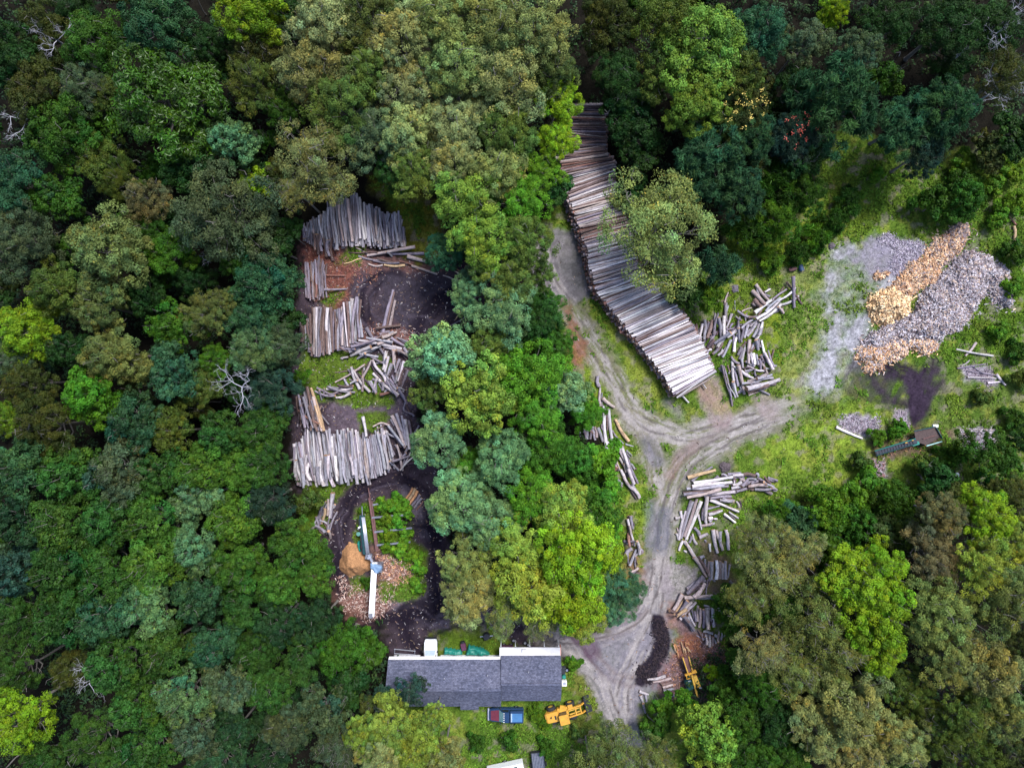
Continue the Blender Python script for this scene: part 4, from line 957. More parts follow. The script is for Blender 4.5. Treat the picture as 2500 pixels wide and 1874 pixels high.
# freshly peeled short logs by the loop
ZL("peeled", 650, 1150, s0, [(1320, 150, 1230, 280, 22, C_ORANGE), (1340, 155, 1260, 290, 26, C_TAN), (1360, 175, 1285, 300, 24, C_ORANGE), (1385, 210, 1300, 320, 22, C_LILAC), (1400, 240, 1330, 330, 20, C_GREY), (1410, 270, 1350, 350, 12, C_RED), (1375, 200, 1300, 300, 14, C_DK)])
# log deck under the dark conveyor is built with the machine
ZL("under_trees", 650, 800, s0, [(1620, 1170, 1680, 1330, 24, C_MID), (1650, 1160, 1700, 1300, 20, C_TAN), (1700, 1140, 1760, 1240, 20, C_LILAC), (1730, 1120, 1850, 1260, 24, C_BRN), (1600, 1200, 1640, 1280, 16, C_TAN)])

# ---- heap right of the long stack  (zoom 1680,670  300 px wide -> 1605)
s1 = 300 / 1605.0
ZL("road_heap", 1680, 670, s1, [(100, 660, 80, 800, 34, C_BRN), (190, 640, 150, 850, 34, C_PALE), (215, 590, 210, 850, 40, C_GREY), (265, 620, 230, 800, 34, C_LILAC), (325, 600, 255, 830, 50, C_BRN), (390, 490, 330, 780, 34, C_LILAC), (400, 560, 430, 830, 40, C_GREY), (360, 740, 260, 950, 44, C_LILAC), (330, 860, 260, 970, 50, C_DK),
    (490, 370, 500, 620, 40, C_GREY), (520, 230, 470, 400, 24, C_MID), (470, 540, 470, 830, 46, C_PALE), (570, 510, 500, 700, 30, C_PALE), (600, 620, 520, 720, 30, C_BRN), (670, 680, 510, 820, 44, C_PALE), (560, 760, 350, 900, 44, C_GREY), (470, 840, 370, 960, 44, C_PALE), (560, 850, 450, 1080, 34, C_GREY), (400, 950, 320, 1040, 40, C_LILAC), (450, 980, 390, 1060, 34, C_PALE),
    (300, 980, 210, 1010, 34, C_PALE), (250, 780, 190, 940, 36, C_LILAC), (150, 760, 100, 830, 30, C_GREY), (500, 720, 600, 700, 24, C_LILAC), (640, 770, 595, 1010, 34, C_WHITE), (670, 550, 640, 700, 26, C_LILAC, 1), (660, 700, 670, 880, 30, C_GREY), (730, 640, 690, 860, 36, C_LILAC), (780, 650, 740, 830, 36, C_GREY),
    (640, 470, 860, 560, 34, C_LILAC, 1), (750, 520, 750, 600, 22, C_PALE), (830, 430, 700, 480, 22, C_MID), (850, 590, 690, 700, 30, C_GREY, 1), (890, 600, 810, 680, 38, C_PALE), (900, 630, 770, 800, 40, C_PALE), (930, 640, 850, 820, 40, C_GREY), (980, 620, 890, 850, 40, C_PALE), (970, 680, 920, 800, 26, C_LILAC),
    (870, 500, 1110, 320, 46, C_WHITE), (1100, 320, 1280, 190, 26, C_LILAC, 1), (890, 580, 1220, 310, 36, C_PALE, 1), (1160, 350, 1400, 170, 28, C_WHITE, 1), (930, 610, 1220, 390, 38, C_WHITE, 1), (1190, 400, 1445, 280, 32, C_PALE, 1), (1010, 480, 1200, 300, 30, C_GREY),
    (880, 130, 1050, 340, 44, C_MID), (840, 210, 1010, 390, 50, C_MID), (870, 330, 950, 420, 60, C_BRN), (840, 370, 890, 410, 40, C_MID), (1375, 20, 1390, 430, 44, C_LILAC), (1180, 420, 1240, 500, 34, C_MID), (1000, 230, 1070, 190, 24, C_PALE),
    (610, 340, 615, 470, 10, C_GREY), (800, 850, 790, 1160, 44, C_MID), (760, 880, 650, 1000, 24, C_BRN), (740, 950, 700, 1130, 36, C_PALE), (850, 1030, 870, 1180, 40, C_WHITE), (890, 1040, 920, 1180, 34, C_GREY), (820, 1050, 860, 1200, 34, C_PALE), (950, 1050, 1000, 1150, 34, C_LILAC), (960, 860, 1000, 1060, 30, C_WHITE), (1000, 1020, 1110, 1240, 40, C_PALE), (1040, 990, 1120, 1210, 26, C_LILAC),
    (890, 850, 920, 980, 44, C_GREY), (870, 940, 800, 1020, 30, C_BRN), (700, 950, 650, 1050, 34, C_LILAC), (700, 1100, 710, 1220, 34, C_GREY), (770, 1190, 860, 1230, 24, C_PALE), (850, 1240, 990, 1260, 28, C_PALE), (870, 1230, 880, 1330, 24, C_LILAC), (740, 1260, 840, 1240, 22, C_GREY), (960, 1160, 1040, 1300, 30, C_MID), (930, 1100, 950, 1240, 30, C_LILAC), (1000, 1220, 1060, 1230, 28, C_GREY),
    (560, 1070, 660, 1170, 36, C_LILAC, 1), (590, 1190, 800, 1320, 30, C_PALE, 1), (690, 1250, 850, 1350, 30, C_PALE, 1), (430, 1180, 480, 1330, 26, C_LILAC), (470, 1190, 570, 1600, 22, C_LILAC, 1), (520, 1420, 610, 1610, 22, C_PALE, 1), (575, 1130, 600, 1450, 38, C_PALE), (590, 1400, 640, 1590, 38, C_PALE), (600, 1250, 650, 1460, 30, C_LILAC), (660, 1180, 740, 1560, 46, C_MID), (530, 1290, 550, 1260, 20, C_PALE),
    (780, 1400, 1030, 1310, 44, C_MID), (700, 1430, 1110, 1360, 40, C_GREY, 1), (900, 1360, 1090, 1310, 40, C_GREY), (760, 1490, 1195, 1370, 60, C_PALE), (780, 1540, 1060, 1440, 50, C_BRN), (790, 1580, 1090, 1440, 28, C_MID), (650, 1540, 700, 1520, 34, C_LILAC), (580, 640, 540, 700, 26, C_LILAC), (790, 560, 880, 560, 26, C_BRN), (620, 550, 700, 600, 22, C_LILAC)])

# ---- heap at the right of the road fork (zoom 1640,1130)
s2 = 280 / 1934.0
ZL("fork_heap", 1640, 1130, s2, [(270, 240, 740, 110, 60, C_TAN), (370, 340, 1030, 230, 56, C_WHITE), (340, 400, 1010, 320, 60, C_PALE), (250, 440, 880, 380, 60, C_GREY), (200, 530, 720, 510, 50, C_LILAC), (260, 590, 830, 440, 56, C_MID), (540, 550, 1090, 480, 60, C_PALE), (1030, 210, 1210, 200, 50, C_PALE), (940, 190, 1170, 170, 50, C_LILAC), (1210, 190, 1410, 210, 60, C_BRN),
    (840, 190, 940, 220, 40, C_GREY), (1050, 220, 1050, 340, 34, C_PALE), (1030, 380, 1170, 330, 60, C_PALE), (1010, 420, 1200, 400, 50, C_PALE), (1180, 400, 1280, 270, 60, C_LILAC), (1150, 270, 1230, 310, 60, C_MID), (1240, 360, 1460, 300, 60, C_LILAC), (1280, 260, 1430, 280, 50, C_GREY), (1440, 240, 1600, 360, 50, C_LILAC), (1290, 390, 1620, 370, 60, C_MID), (1260, 420, 1370, 450, 60, C_BRN),
    (1090, 480, 1260, 430, 50, C_LILAC), (1400, 440, 1680, 440, 56, C_GREY), (1560, 230, 1660, 340, 40, C_BRN), (1620, 250, 1790, 300, 44, C_LILAC), (1600, 350, 1740, 430, 40, C_GREY), (1420, 170, 1460, 210, 50, C_GREY), (1480, 300, 1560, 320, 50, C_DK), (1680, 420, 1770, 450, 40, C_LILAC), (650, 590, 1000, 560, 44, C_LILAC), (820, 620, 1050, 650, 56, C_PALE),
    (640, 620, 1130, 820, 46, C_WHITE), (595, 560, 570, 1000, 66, C_PALE), (600, 770, 810, 720, 34, C_GREY), (620, 870, 850, 800, 50, C_PALE), (610, 940, 690, 930, 66, C_WHITE), (510, 1060, 690, 1010, 50, C_MID), (1090, 640, 1140, 740, 40, C_PALE), (880, 850, 1080, 1000, 40, C_WHITE), (960, 820, 1120, 930, 32, C_PALE), (700, 940, 760, 940, 34, C_PALE)])
ZL("roadside_heap", 1640, 1130, s2, [(320, 620, 170, 1130, 50, C_LILAC), (230, 800, 110, 1290, 50, C_PALE), (350, 640, 160, 1270, 50, C_GREY), (430, 600, 210, 1240, 60, C_MID), (500, 640, 250, 1290, 62, C_WHITE), (440, 860, 500, 1120, 40, C_PALE), (150, 800, 180, 960, 44, C_PALE), (60, 930, 140, 910, 54, C_PALE), (380, 1080, 470, 1210, 60, C_LILAC), (460, 1250, 610, 1190, 60, C_PALE), (70, 1180, 110, 1280, 40, C_PALE),
    (340, 1190, 410, 1370, 44, C_PALE), (340, 1230, 290, 1340, 50, C_LILAC), (190, 1300, 120, 1470, 50, C_PALE), (210, 1300, 440, 1640, 56, C_PALE), (250, 1380, 420, 1650, 36, C_MID), (690, 1120, 770, 1510, 66, C_PALE), (740, 1130, 860, 1470, 56, C_MID), (820, 1150, 830, 1420, 54, C_GREY), (910, 1120, 960, 1460, 56, C_PALE), (640, 1350, 650, 1490, 40, C_WHITE), (550, 1290, 580, 1330, 34, C_GREY),
    (90, 1090, 120, 1180, 34, C_MID), (200, 1470, 250, 1500, 34, C_PALE), (480, 1600, 550, 1570, 60, C_GREY)])
# ---- short stack and heap lower down (zoom 1620,1360)
s3 = 200 / 1507.0
ZL("short_bolts", 1620, 1360, s3, [(760, 30, 780, 260, 50, C_GREY), (830, 70, 830, 330, 50, C_MID), (890, 70, 890, 410, 60, C_PALE), (980, 50, 975, 400, 64, C_WHITE), (1045, 70, 1035, 390, 60, C_MID), (1095, 100, 1090, 400, 44, C_PALE), (1140, 60, 1145, 400, 56, C_PALE), (1220, 130, 1180, 380, 34, C_GREY), (840, 340, 850, 430, 50, C_LILAC), (930, 400, 940, 440, 50, C_GREY)])
ZL("bark_heap", 1620, 1360, s3, [(560, 0, 790, 360, 56, C_MID), (740, 350, 430, 660, 80, C_LILAC), (770, 480, 560, 740, 90, C_MID), (810, 400, 780, 720, 32, C_LILAC), (350, 680, 180, 960, 74, C_MID), (380, 740, 900, 700, 64, C_MID), (370, 760, 220, 1010, 40, C_TAN), (440, 800, 250, 1040, 60, C_LILAC), (520, 820, 330, 1000, 70, C_MID), (600, 820, 300, 1130, 56, C_PALE), (420, 960, 240, 1090, 60, C_TAN), (110, 970, 240, 1010, 60, C_BRN),
    (880, 770, 1100, 800, 30, C_PALE), (740, 880, 850, 910, 34, C_PALE), (630, 880, 630, 1180, 44, C_MID), (680, 940, 660, 1270, 54, C_MID), (740, 960, 740, 1280, 56, C_LILAC), (810, 920, 830, 1330, 84, C_MID), (900, 920, 930, 1280, 64, C_PALE), (520, 960, 560, 1130, 30, C_LILAC), (460, 1020, 580, 1260, 44, C_PALE), (570, 980, 610, 1180, 44, C_LILAC), (370, 1070, 560, 1340, 70, C_LILAC), (1150, 1000, 960, 1120, 44, C_LILAC), (1040, 950, 960, 1060, 30, C_LILAC), (950, 920, 1020, 930, 26, C_WHITE),
    (730, 1360, 910, 1400, 50, C_PALE), (950, 1430, 1020, 1460, 50, C_PALE), (700, 1400, 730, 1520, 40, C_LILAC), (780, 1420, 800, 1620, 50, C_PALE), (850, 1430, 850, 1640, 54, C_PALE), (910, 1460, 900, 1620, 44, C_MID), (1020, 1360, 1000, 1560, 40, C_MID), (1080, 1360, 1060, 1500, 36, C_PALE), (640, 1330, 720, 1480, 34, C_BRN), (1250, 900, 1120, 980, 24, C_GREY)])
# ---- logs left of the road (zoom 1390,900)
s4 = 200 / 1036.0
ZL("verge_logs", 1390, 900, s4, [(350, 90, 370, 230, 50, C_LILAC), (385, 240, 385, 470, 34, C_PALE), (410, 300, 415, 470, 20, C_GREY), (420, 370, 570, 490, 46, C_MID), (430, 470, 470, 1040, 44, C_PALE), (490, 510, 565, 1060, 44, C_PALE), (465, 460, 480, 780, 26, C_BRN), (345, 450, 400, 610, 40, C_PALE, 1), (575, 640, 745, 920, 44, C_TAN), (540, 780, 680, 950, 24, C_LILAC, 1), (710, 950, 810, 980, 22, C_GREY),
    (400, 700, 430, 780, 30, C_LILAC), (360, 740, 430, 920, 44, C_GREY), (480, 920, 510, 945, 24, C_PALE), (125, 740, 140, 860, 34, C_LILAC), (180, 750, 215, 890, 44, C_LILAC), (220, 770, 230, 890, 44, C_GREY), (265, 770, 265, 890, 34, C_LILAC), (290, 730, 330, 900, 36, C_GREY), (325, 730, 345, 870, 40, C_MID), (255, 780, 320, 830, 28, C_BRN)])
ZL("verge_pile", 1390, 900, s4, [(620, 990, 820, 1460, 50, C_PALE), (660, 980, 760, 1250, 44, C_PALE), (740, 1170, 870, 1450, 34, C_LILAC), (770, 1200, 830, 1270, 30, C_GREY), (540, 1120, 590, 1250, 60, C_LILAC), (570, 1110, 640, 1280, 34, C_MID), (600, 1100, 700, 1230, 34, C_PALE), (600, 1240, 560, 1330, 40, C_RED), (650, 1270, 700, 1380, 44, C_PALE), (680, 1370, 880, 1640, 44, C_PALE, 1), (790, 1450, 870, 1570, 34, C_GREY), (580, 1360, 660, 1490, 30, C_LILAC),
    (420, 1410, 620, 1450, 34, C_GREY), (470, 1480, 540, 1490, 24, C_PALE), (720, 1030, 790, 1100, 24, C_GREY), (690, 1200, 720, 1300, 34, C_MID)])
ZL("verge_pile", 1350, 1250, s0, [(670, 60, 735, 300, 22, C_PALE), (700, 30, 720, 150, 26, C_LILAC), (640, 260, 760, 260, 22, C_LILAC), (700, 320, 650, 400, 40, C_LILAC), (750, 330, 690, 480, 26, C_GREY), (760, 260, 780, 370, 30, C_PALE), (740, 400, 740, 490, 14, C_LILAC), (700, 540, 770, 500, 22, C_MID), (700, 580, 780, 545, 26, C_BRN), (680, 190, 690, 310, 30, C_RED), (740, 600, 780, 580, 22, C_RED), (670, 380, 680, 460, 24, C_LILAC), (690, 120, 700, 200, 22, C_MID)])
# ---- short logs by the turning place (zoom 1540,1560)
s5 = 220 / 2026.0
ZL("corner_logs", 1540, 1560, s5, [(375, 910, 780, 830, 64, C_PALE), (500, 970, 910, 870, 54, C_MID), (700, 1020, 920, 950, 60, C_BRN), (720, 1080, 950, 1010, 60, C_MID), (740, 1160, 970, 1100, 70, C_GREY), (830, 1290, 1040, 1250, 60, C_GREY), (190, 1160, 400, 1240, 60, C_PALE), (220, 1250, 290, 1440, 60, C_PALE), (330, 1240, 350, 1400, 50, C_GREY), (280, 1440, 330, 1650, 54, C_GREY), (1060, 1380, 1160, 1400, 50, C_LILAC), (830, 1340, 960, 1340, 40, C_BRN), (650, 960, 720, 1030, 34, C_BRN), (1600, 640, 1820, 590, 30, C_GREY, 1), (1580, 720, 1660, 640, 50, C_LILAC)])
# loose poles on the right of the clearing
ZL("loose_poles", 1900, 500, s0, [(1685, 1360, 1780, 1240, 22, C_MID), (1600, 1300, 1930, 1360, 18, C_PALE), (1960, 1520, 2040, 1620, 24, C_PALE), (1610, 1470, 1860, 1430, 16, C_LILAC), (1700, 1490, 1950, 1530, 14, C_LILAC), (1700, 1550, 1960, 1560, 16, C_PALE), (1880, 1600, 2000, 1590, 18, C_PALE), (2080, 1390, 2215, 1375, 30, C_RED), (2120, 190, 2125, 330, 26, C_TAN), (2010, 40, 2140, 180, 18, C_RED), (1730, 1440, 1850, 1520, 10, C_LILAC), (1650, 1450, 1720, 1400, 14, C_PALE)])
ZL("loose_poles", 1950, 850, 550 / 2212.0, [(365, 770, 625, 885, 26, C_WHITE)])
ZL("loose_poles", 1350, 850, s0, [(1520, 150, 1610, 520, 16, C_LILAC, 1)])

PILE = {  # words for labels
 "long": ("the long curved stack", "top", "counted from its top end"), "upper_left": ("the upper left stack", "left", "from its left end"), "small_brown": ("the small brown stack", "left", "from the left"),
 "straight_brown": ("the straight brown stack", "left", "from its left end"), "wide_grey": ("the wide grey stack", "left", "from its left end"), "leaning_fan": ("the leaning bundle", "left", "from the left"),
 "crossing_logs": ("the crossed logs above the mud", "left", "from the left"), "three_in_mud": ("the muddy circle", "left", "from the left"), "jumble_upper": ("the upper jumble in the yard", "left", "from the left"),
 "jumble_lower": ("the lower jumble in the yard", "left", "from the left"), "left_bundle": ("the small twisted bundle", "left", "from the left"), "peeled": ("the short log row inside the loop", "left", "from the left"),
 "under_trees": ("the logs under the middle trees", "left", "from the left"), "road_heap": ("the loose roadside heap", "left", "from the left"), "fork_heap": ("the heap below the road fork", "left", "from the left"),
 "roadside_heap": ("the scattered logs right of the road", "left", "from the left"), "short_bolts": ("the short stack right of the road", "left", "from the left"), "bark_heap": ("the heap by the red bark", "left", "from the left"),
 "verge_logs": ("the logs left of the fork", "left", "from the left"), "verge_pile": ("the narrow pile left of the road", "top", "from the top"), "corner_logs": ("the short logs by the turning place", "left", "from the left"),
 "loose_poles": ("the poles on the right grass", "left", "from the left")}
# resting heights: drop every log on what lies under it
HM = np.zeros((NY, NX)); HM[:] = HZ
def rest(p1, p2, r):
    n = max(6, int(math.hypot(p2[0] - p1[0], p2[1] - p1[1]) / 0.16))
    ts = np.linspace(0, 1, n); xs = p1[0] + (p2[0] - p1[0]) * ts; ys = p1[1] + (p2[1] - p1[1]) * ts
    i = np.clip(np.round((xs + 76) / DX).astype(int), 0, NX - 1); j = np.clip(np.round((ys + 57.6) / DX).astype(int), 0, NY - 1)
    h = HM[j, i]
    # upper support segment across the middle
    l, rgt = ts < 0.5, ts >= 0.5
    best = None
    a = int(np.argmax(h)); 
    if ts[a] < 0.5:
        sl = (h[rgt] - h[a]) / (ts[rgt] - ts[a] + 1e-6); m = sl.max()
    else:
        sl = (h[a] - h[l]) / (ts[a] - ts[l] + 1e-6); m = sl.min()
    z1 = h[a] + (0 - ts[a]) * m; z2 = h[a] + (1 - ts[a]) * m
    lim = 1.1; z1 = min(z1, z2 + 1.5); z2 = min(z2, z1 + 1.5)
    zz = z1 + (z2 - z1) * ts
    up = max(0, np.max(h - zz)) * 0.6; z1 += up; z2 += up; zz += up
    HM[j, i] = np.maximum(h, zz + 1.7 * r)
    return z1 + r, z2 + r
specs = []
for q in sorted(LOGS, key=lambda q: (0 if q['pile'] == 'long' else 1)):
    x1, y1, x2, y2 = q['p']; r = max(q['w'] * S * 0.5, 0.045) * 0.97
    if q['z'] is not None:
        z1 = z2 = q['z'] + r
    else:
        a, b = W(x1, y1, 0.5), W(x2, y2, 0.5); z1, z2 = rest(a, b, r)
        if max(z1, z2) > 2.6: k_ = 2.6 / max(z1, z2); z1 *= k_; z2 *= k_
    A, B_ = W(x1, y1, z1), W(x2, y2, z2)
    specs.append((q, A, B_, r))
ind = sorted([i for i, s_ in enumerate(specs) if s_[0]['top']], key=lambda i: -(specs[i][2] - specs[i][1]).length * specs[i][3] ** 0.5)
ind = set(ind[:300])
piles_lab = {}
restV, restF, restT, restM, restL, off = [], [], [], [], [], 0
for i, (q, A, B_, r) in enumerate(specs):
    ai = rr.randrange(8) if q['crook'] == 0 else (8 + rr.randrange(5) if q['crook'] == 1 else 13 + rr.randrange(4))
    dvec = B_ - A; Ln = dvec.length; mid = (A + B_) / 2
    X = dvec.normalized(); Yv = Vector((0, 0, 1)).cross(X).normalized(); Zv = X.cross(Yv)
    roll = rr.uniform(-0.5, 0.5)
    jv = rr.uniform(0.66, 1.18); col = tuple(c * jv * rr.uniform(0.97, 1.03) for c in q['col'])
    if i in ind:
        o = link("log", LM[ai]); o.location = mid
        M3 = Matrix((X, Yv, Zv)).transposed()
        o.rotation_euler = (M3 @ Matrix.Rotation(roll, 3, 'X')).to_euler()
        o.scale = (Ln, r, r); o.color = (*col, 1)
        tag(o, None, "log", "logs in " + PILE[q['pile']][0])
        piles_lab.setdefault(q['pile'], []).append((q, mid, o))
    else:
        v, f, mi, lc = LA[ai]
        if not q['top']:
            pass
        M3 = np.array(Matrix((X, Yv, Zv)).transposed() @ Matrix.Rotation(roll, 3, 'X'))
        vv = (v * (Ln, r, r)) @ M3.T + np.array(mid)
        restV.append(vv); restF.append(f + off); off += len(v); restM.append(mi)
        restT.append(np.tile(col, (len(v), 1))); restL.append(lc + rr.uniform(0, 90))
me = quads_mesh("stacked_logs", np.concatenate(restV), np.concatenate(restF), [M_BARK, M_END], np.concatenate(restT), np.concatenate(restL), True, np.concatenate(restM))
o = link("stacked_logs", me); o.color = (1, 1, 1, 1)
tag(o, "logs lying underneath and between the others in all the stacks and heaps", "logs", None, "stuff")
def ordinal(n):
    return "%d%s" % (n, "th" if 10 <= n % 100 <= 20 else {1: "st", 2: "nd", 3: "rd"}.get(n % 10, "th"))
for pk, lst in piles_lab.items():
    words, axis, frm = PILE[pk]
    key = (lambda q: -q[1].y) if axis == "top" else (lambda q: q[1].x)
    by = {}
    for q in sorted(lst, key=key): by.setdefault(CN[q[0]['col']], []).append(q)
    for cn, l2 in by.items():
        for k, q in enumerate(l2):
            q[2]["label"] = f"{cn} log in {words}" + (f", {ordinal(k + 1)} {cn.split()[0]} one {frm.replace('counted ', '')}" if len(l2) > 1 else "")
            if len(q[2]["label"].split()) > 16: q[2]["label"] = q[2]["label"].replace(' one from', ' from')
print("logs", len(specs), "individual", len(ind))

# ------------------------------------------------------------------ split firewood heaps, chips, sawdust
def heap(name, polys, hgt, n, cols, label, cat, seed, base_col, piece=(0.50, 0.15), soft=26, flat=False):
    """a mound (height field inside the outline) covered by split pieces"""
    rng = np.random.default_rng(seed)
    P = np.array([p for p in polys], float)
    x0, y0 = P.min(0) - 6; x1, y1 = P.max(0) + 6
    c0 = W(x0, y1); c1 = W(x1, y0)
    st = 0.3
    xs = np.arange(c0.x, c1.x, st); ys = np.arange(c0.y, c1.y, st); XX, YY = np.meshgrid(xs, ys)
    px = XX / S + 1250; py = 937 - YY / S
    k = 1 - hgt * 0.5 / CAM_H
    P = (P - (1250, 937)) * k + (1250, 937)
    sdv = poly_sd(P, px + (fbm(XX * .6, YY * .6, seed) - .5) * 34, py + (fbm(XX * .6, YY * .6, seed + 5) - .5) * 34)
    hh = (1 - np.exp(-np.clip(-sdv, 0, None) / (soft * 1.6))) * hgt * 1.25 * (0.45 + 1.1 * fbm(XX * 0.35, YY * 0.35, seed + 9, 4)) + (fbm(XX * 1.5, YY * 1.5, seed + 19, 2) - .5) * .3 * np.clip(-sdv / 10, 0, 1)
    g_ = gza(XX, YY)
    parts_v, parts_f, parts_t = [], [], []
    if not flat:
        zz = np.where(sdv < 4, g_ + hh - 0.05, g_ - 0.5)
        m_, n_ = XX.shape; id_ = np.arange(m_ * n_).reshape(m_, n_)
        qd = np.stack([id_[:-1, :-1], id_[:-1, 1:], id_[1:, 1:], id_[1:, :-1]], -1).reshape(-1, 4)
        ok = (sdv < 4).ravel()
        qd = qd[ok[qd].all(1)]
        u, inv = np.unique(qd, return_inverse=True)
        vv = np.stack([XX.ravel(), YY.ravel(), zz.ravel()], 1)[u]
        parts_v.append(vv); parts_f.append(inv.reshape(-1, 4)); parts_t.append(np.tile(base_col, (len(vv), 1)))
    X = rng.uniform(xs[0], xs[-1], n * 6); Y = rng.uniform(ys[0], ys[-1], n * 6)
    ii = np.clip(((X - xs[0]) / st).astype(int), 0, len(xs) - 1); jj = np.clip(((Y - ys[0]) / st).astype(int), 0, len(ys) - 1)
    keep = sdv[jj, ii] < np.where(rng.random(len(X)) < .93, rng.uniform(-6, 2, len(X)), rng.uniform(0, 16, len(X))); X, Y, ii, jj = [a[keep][:n] for a in (X, Y, ii, jj)]
    m = len(X); Zc = g_[jj, ii] + (hh[jj, ii] if not flat else 0) + rng.uniform(0.0, 0.10, m)
    a = rng.uniform(0, 6.283, m); tl = rng.normal(size=m) * 0.35
    dx = np.stack([np.cos(a) * np.cos(tl), np.sin(a) * np.cos(tl), np.sin(tl)], 1)
    sd3 = unit(np.cross(dx, np.array((0, 0, 1.0)) + rng.normal(size=(m, 3)) * 0.4)); up = np.cross(sd3, dx)
    Lh = (piece[0] * rng.uniform(0.65, 1.25, m) / 2)[:, None]; wh = (piece[1] * rng.uniform(0.6, 1.4, m) / 2)[:, None]
    C = np.stack([X, Y, Zc], 1)
    # wedge: three long edges -> 6 verts, faces: 3 quads + 2 end tris (as quads with doubled vertex avoided: use prism with narrow top edge)
    vs = []
    for sx in (-1, 1):
        vs += [C + dx * Lh * sx - sd3 * wh - up * wh * .5, C + dx * Lh * sx + sd3 * wh - up * wh * .5, C + dx * Lh * sx + sd3 * wh * .25 + up * wh, C + dx * Lh * sx - sd3 * wh * .25 + up * wh]
    V = np.stack(vs, 1).reshape(-1, 3)
    fb = np.array([(0, 3, 2, 1), (4, 5, 6, 7), (0, 1, 5, 4), (1, 2, 6, 5), (2, 3, 7, 6), (3, 0, 4, 7)])
    F = (fb[None] + (np.arange(m) * 8)[:, None, None]).reshape(-1, 4)
    ch = rng.integers(0, len(cols), m) if not callable(cols) else None
    cc = (np.array(cols)[ch] if ch is not None else cols(X, Y, rng)) * rng.uniform(0.45, 1.35, m)[:, None]
    T_ = np.repeat(cc, 8, 0)
    o_ = sum(len(v) for v in parts_v)
    parts_v.append(V); parts_f.append(F + o_); parts_t.append(T_)
    ob = link(name, quads_mesh(name, np.concatenate(parts_v), np.concatenate(parts_f), [M_WOODCHIP], np.concatenate(parts_t)))
    return tag(ob, label, cat, None, "stuff")
def zp(ox, oy, s, pts): return [(ox + x * s, oy + y * s) for x, y in pts]
GREYW = [(0.50, 0.46, 0.51), (0.40, 0.36, 0.40), (0.30, 0.26, 0.29), (0.62, 0.58, 0.62), (0.55, 0.42, 0.34), (0.33, 0.27, 0.28), (0.20, 0.14, 0.15)]
TANW = [(0.78, 0.50, 0.30), (0.62, 0.35, 0.19), (0.84, 0.62, 0.42), (0.34, 0.18, 0.11), (0.46, 0.36, 0.32)]
MIXW = [(0.42, 0.34, 0.33), (0.34, 0.28, 0.30), (0.48, 0.36, 0.29), (0.26, 0.20, 0.22), (0.18, 0.13, 0.13)]
LTANW = [(0.90, 0.66, 0.38), (0.80, 0.52, 0.28), (0.92, 0.74, 0.50), (0.40, 0.24, 0.14)]
heap("grey_firewood", zp(1900, 500, s0, [(1600, 470), (1700, 400), (1830, 420), (1940, 490), (2060, 560), (2110, 620), (2060, 680), (2150, 720), (2150, 800), (2130, 940), (2040, 950), (1960, 900), (1930, 780), (1870, 740), (1850, 850), (1790, 960), (1700, 1080), (1580, 1150), (1500, 1230), (1430, 1240), (1200, 1260), (900, 1300), (740, 1270), (860, 1140), (1000, 1070), (1190, 950), (1330, 780), (1480, 620)]),
     1.9, 9000, GREYW, "large heap of weathered grey split firewood on the right", "firewood heap", 31, (0.12, 0.10, 0.12))
heap("mixed_firewood", zp(1900, 500, s0, [(1050, 690), (1130, 600), (1270, 500), (1340, 430), (1400, 350), (1530, 230), (1620, 150), (1720, 180), (1770, 270), (1700, 370), (1600, 470), (1480, 620), (1430, 700), (1330, 780), (1200, 860), (1040, 770)]),
     1.7, 3600, lambda X, Y, rng: np.where((smooth(73, 58, X + (fbm(X * .5, Y * .5, 7) - .5) * 12) > rng.random(len(X)))[:, None], np.array(TANW)[rng.integers(0, 5, len(X))], np.array(MIXW)[rng.integers(0, 5, len(X))]), "brownish ridge of split firewood reaching up from the tan heap", "firewood heap", 32, (0.12, 0.09, 0.09))
heap("tan_firewood", zp(1900, 500, s0, [(815, 900), (860, 830), (930, 775), (1050, 750), (1130, 780), (1240, 840), (1230, 960), (1130, 1050), (1000, 1085), (900, 1075), (830, 1010)]),
     2.0, 1500, LTANW, "bright tan mound of freshly split firewood", "firewood heap", 33, (0.35, 0.22, 0.11))
heap("orange_firewood", zp(1900, 500, s0, [(685, 1350), (740, 1250), (900, 1265), (1100, 1215), (1250, 1205), (1430, 1215), (1445, 1300), (1370, 1345), (1200, 1325), (1100, 1375), (980, 1440), (930, 1530), (850, 1510), (780, 1430), (700, 1405)]),
     1.3, 2200, TANW + [(0.45, 0.41, 0.45)] * 2, "orange brown edge of freshly split firewood below the grey heap", "firewood heap", 34, (0.25, 0.14, 0.07), soft=18)
heap("small_firewood", zp(1900, 500, s0, [(870, 650), (930, 625), (975, 660), (960, 710), (900, 700)]), 0.5, 90, TANW, "few orange split pieces lying left of the firewood ridge", "firewood heap", 35, (0.25, 0.14, 0.07), soft=10)
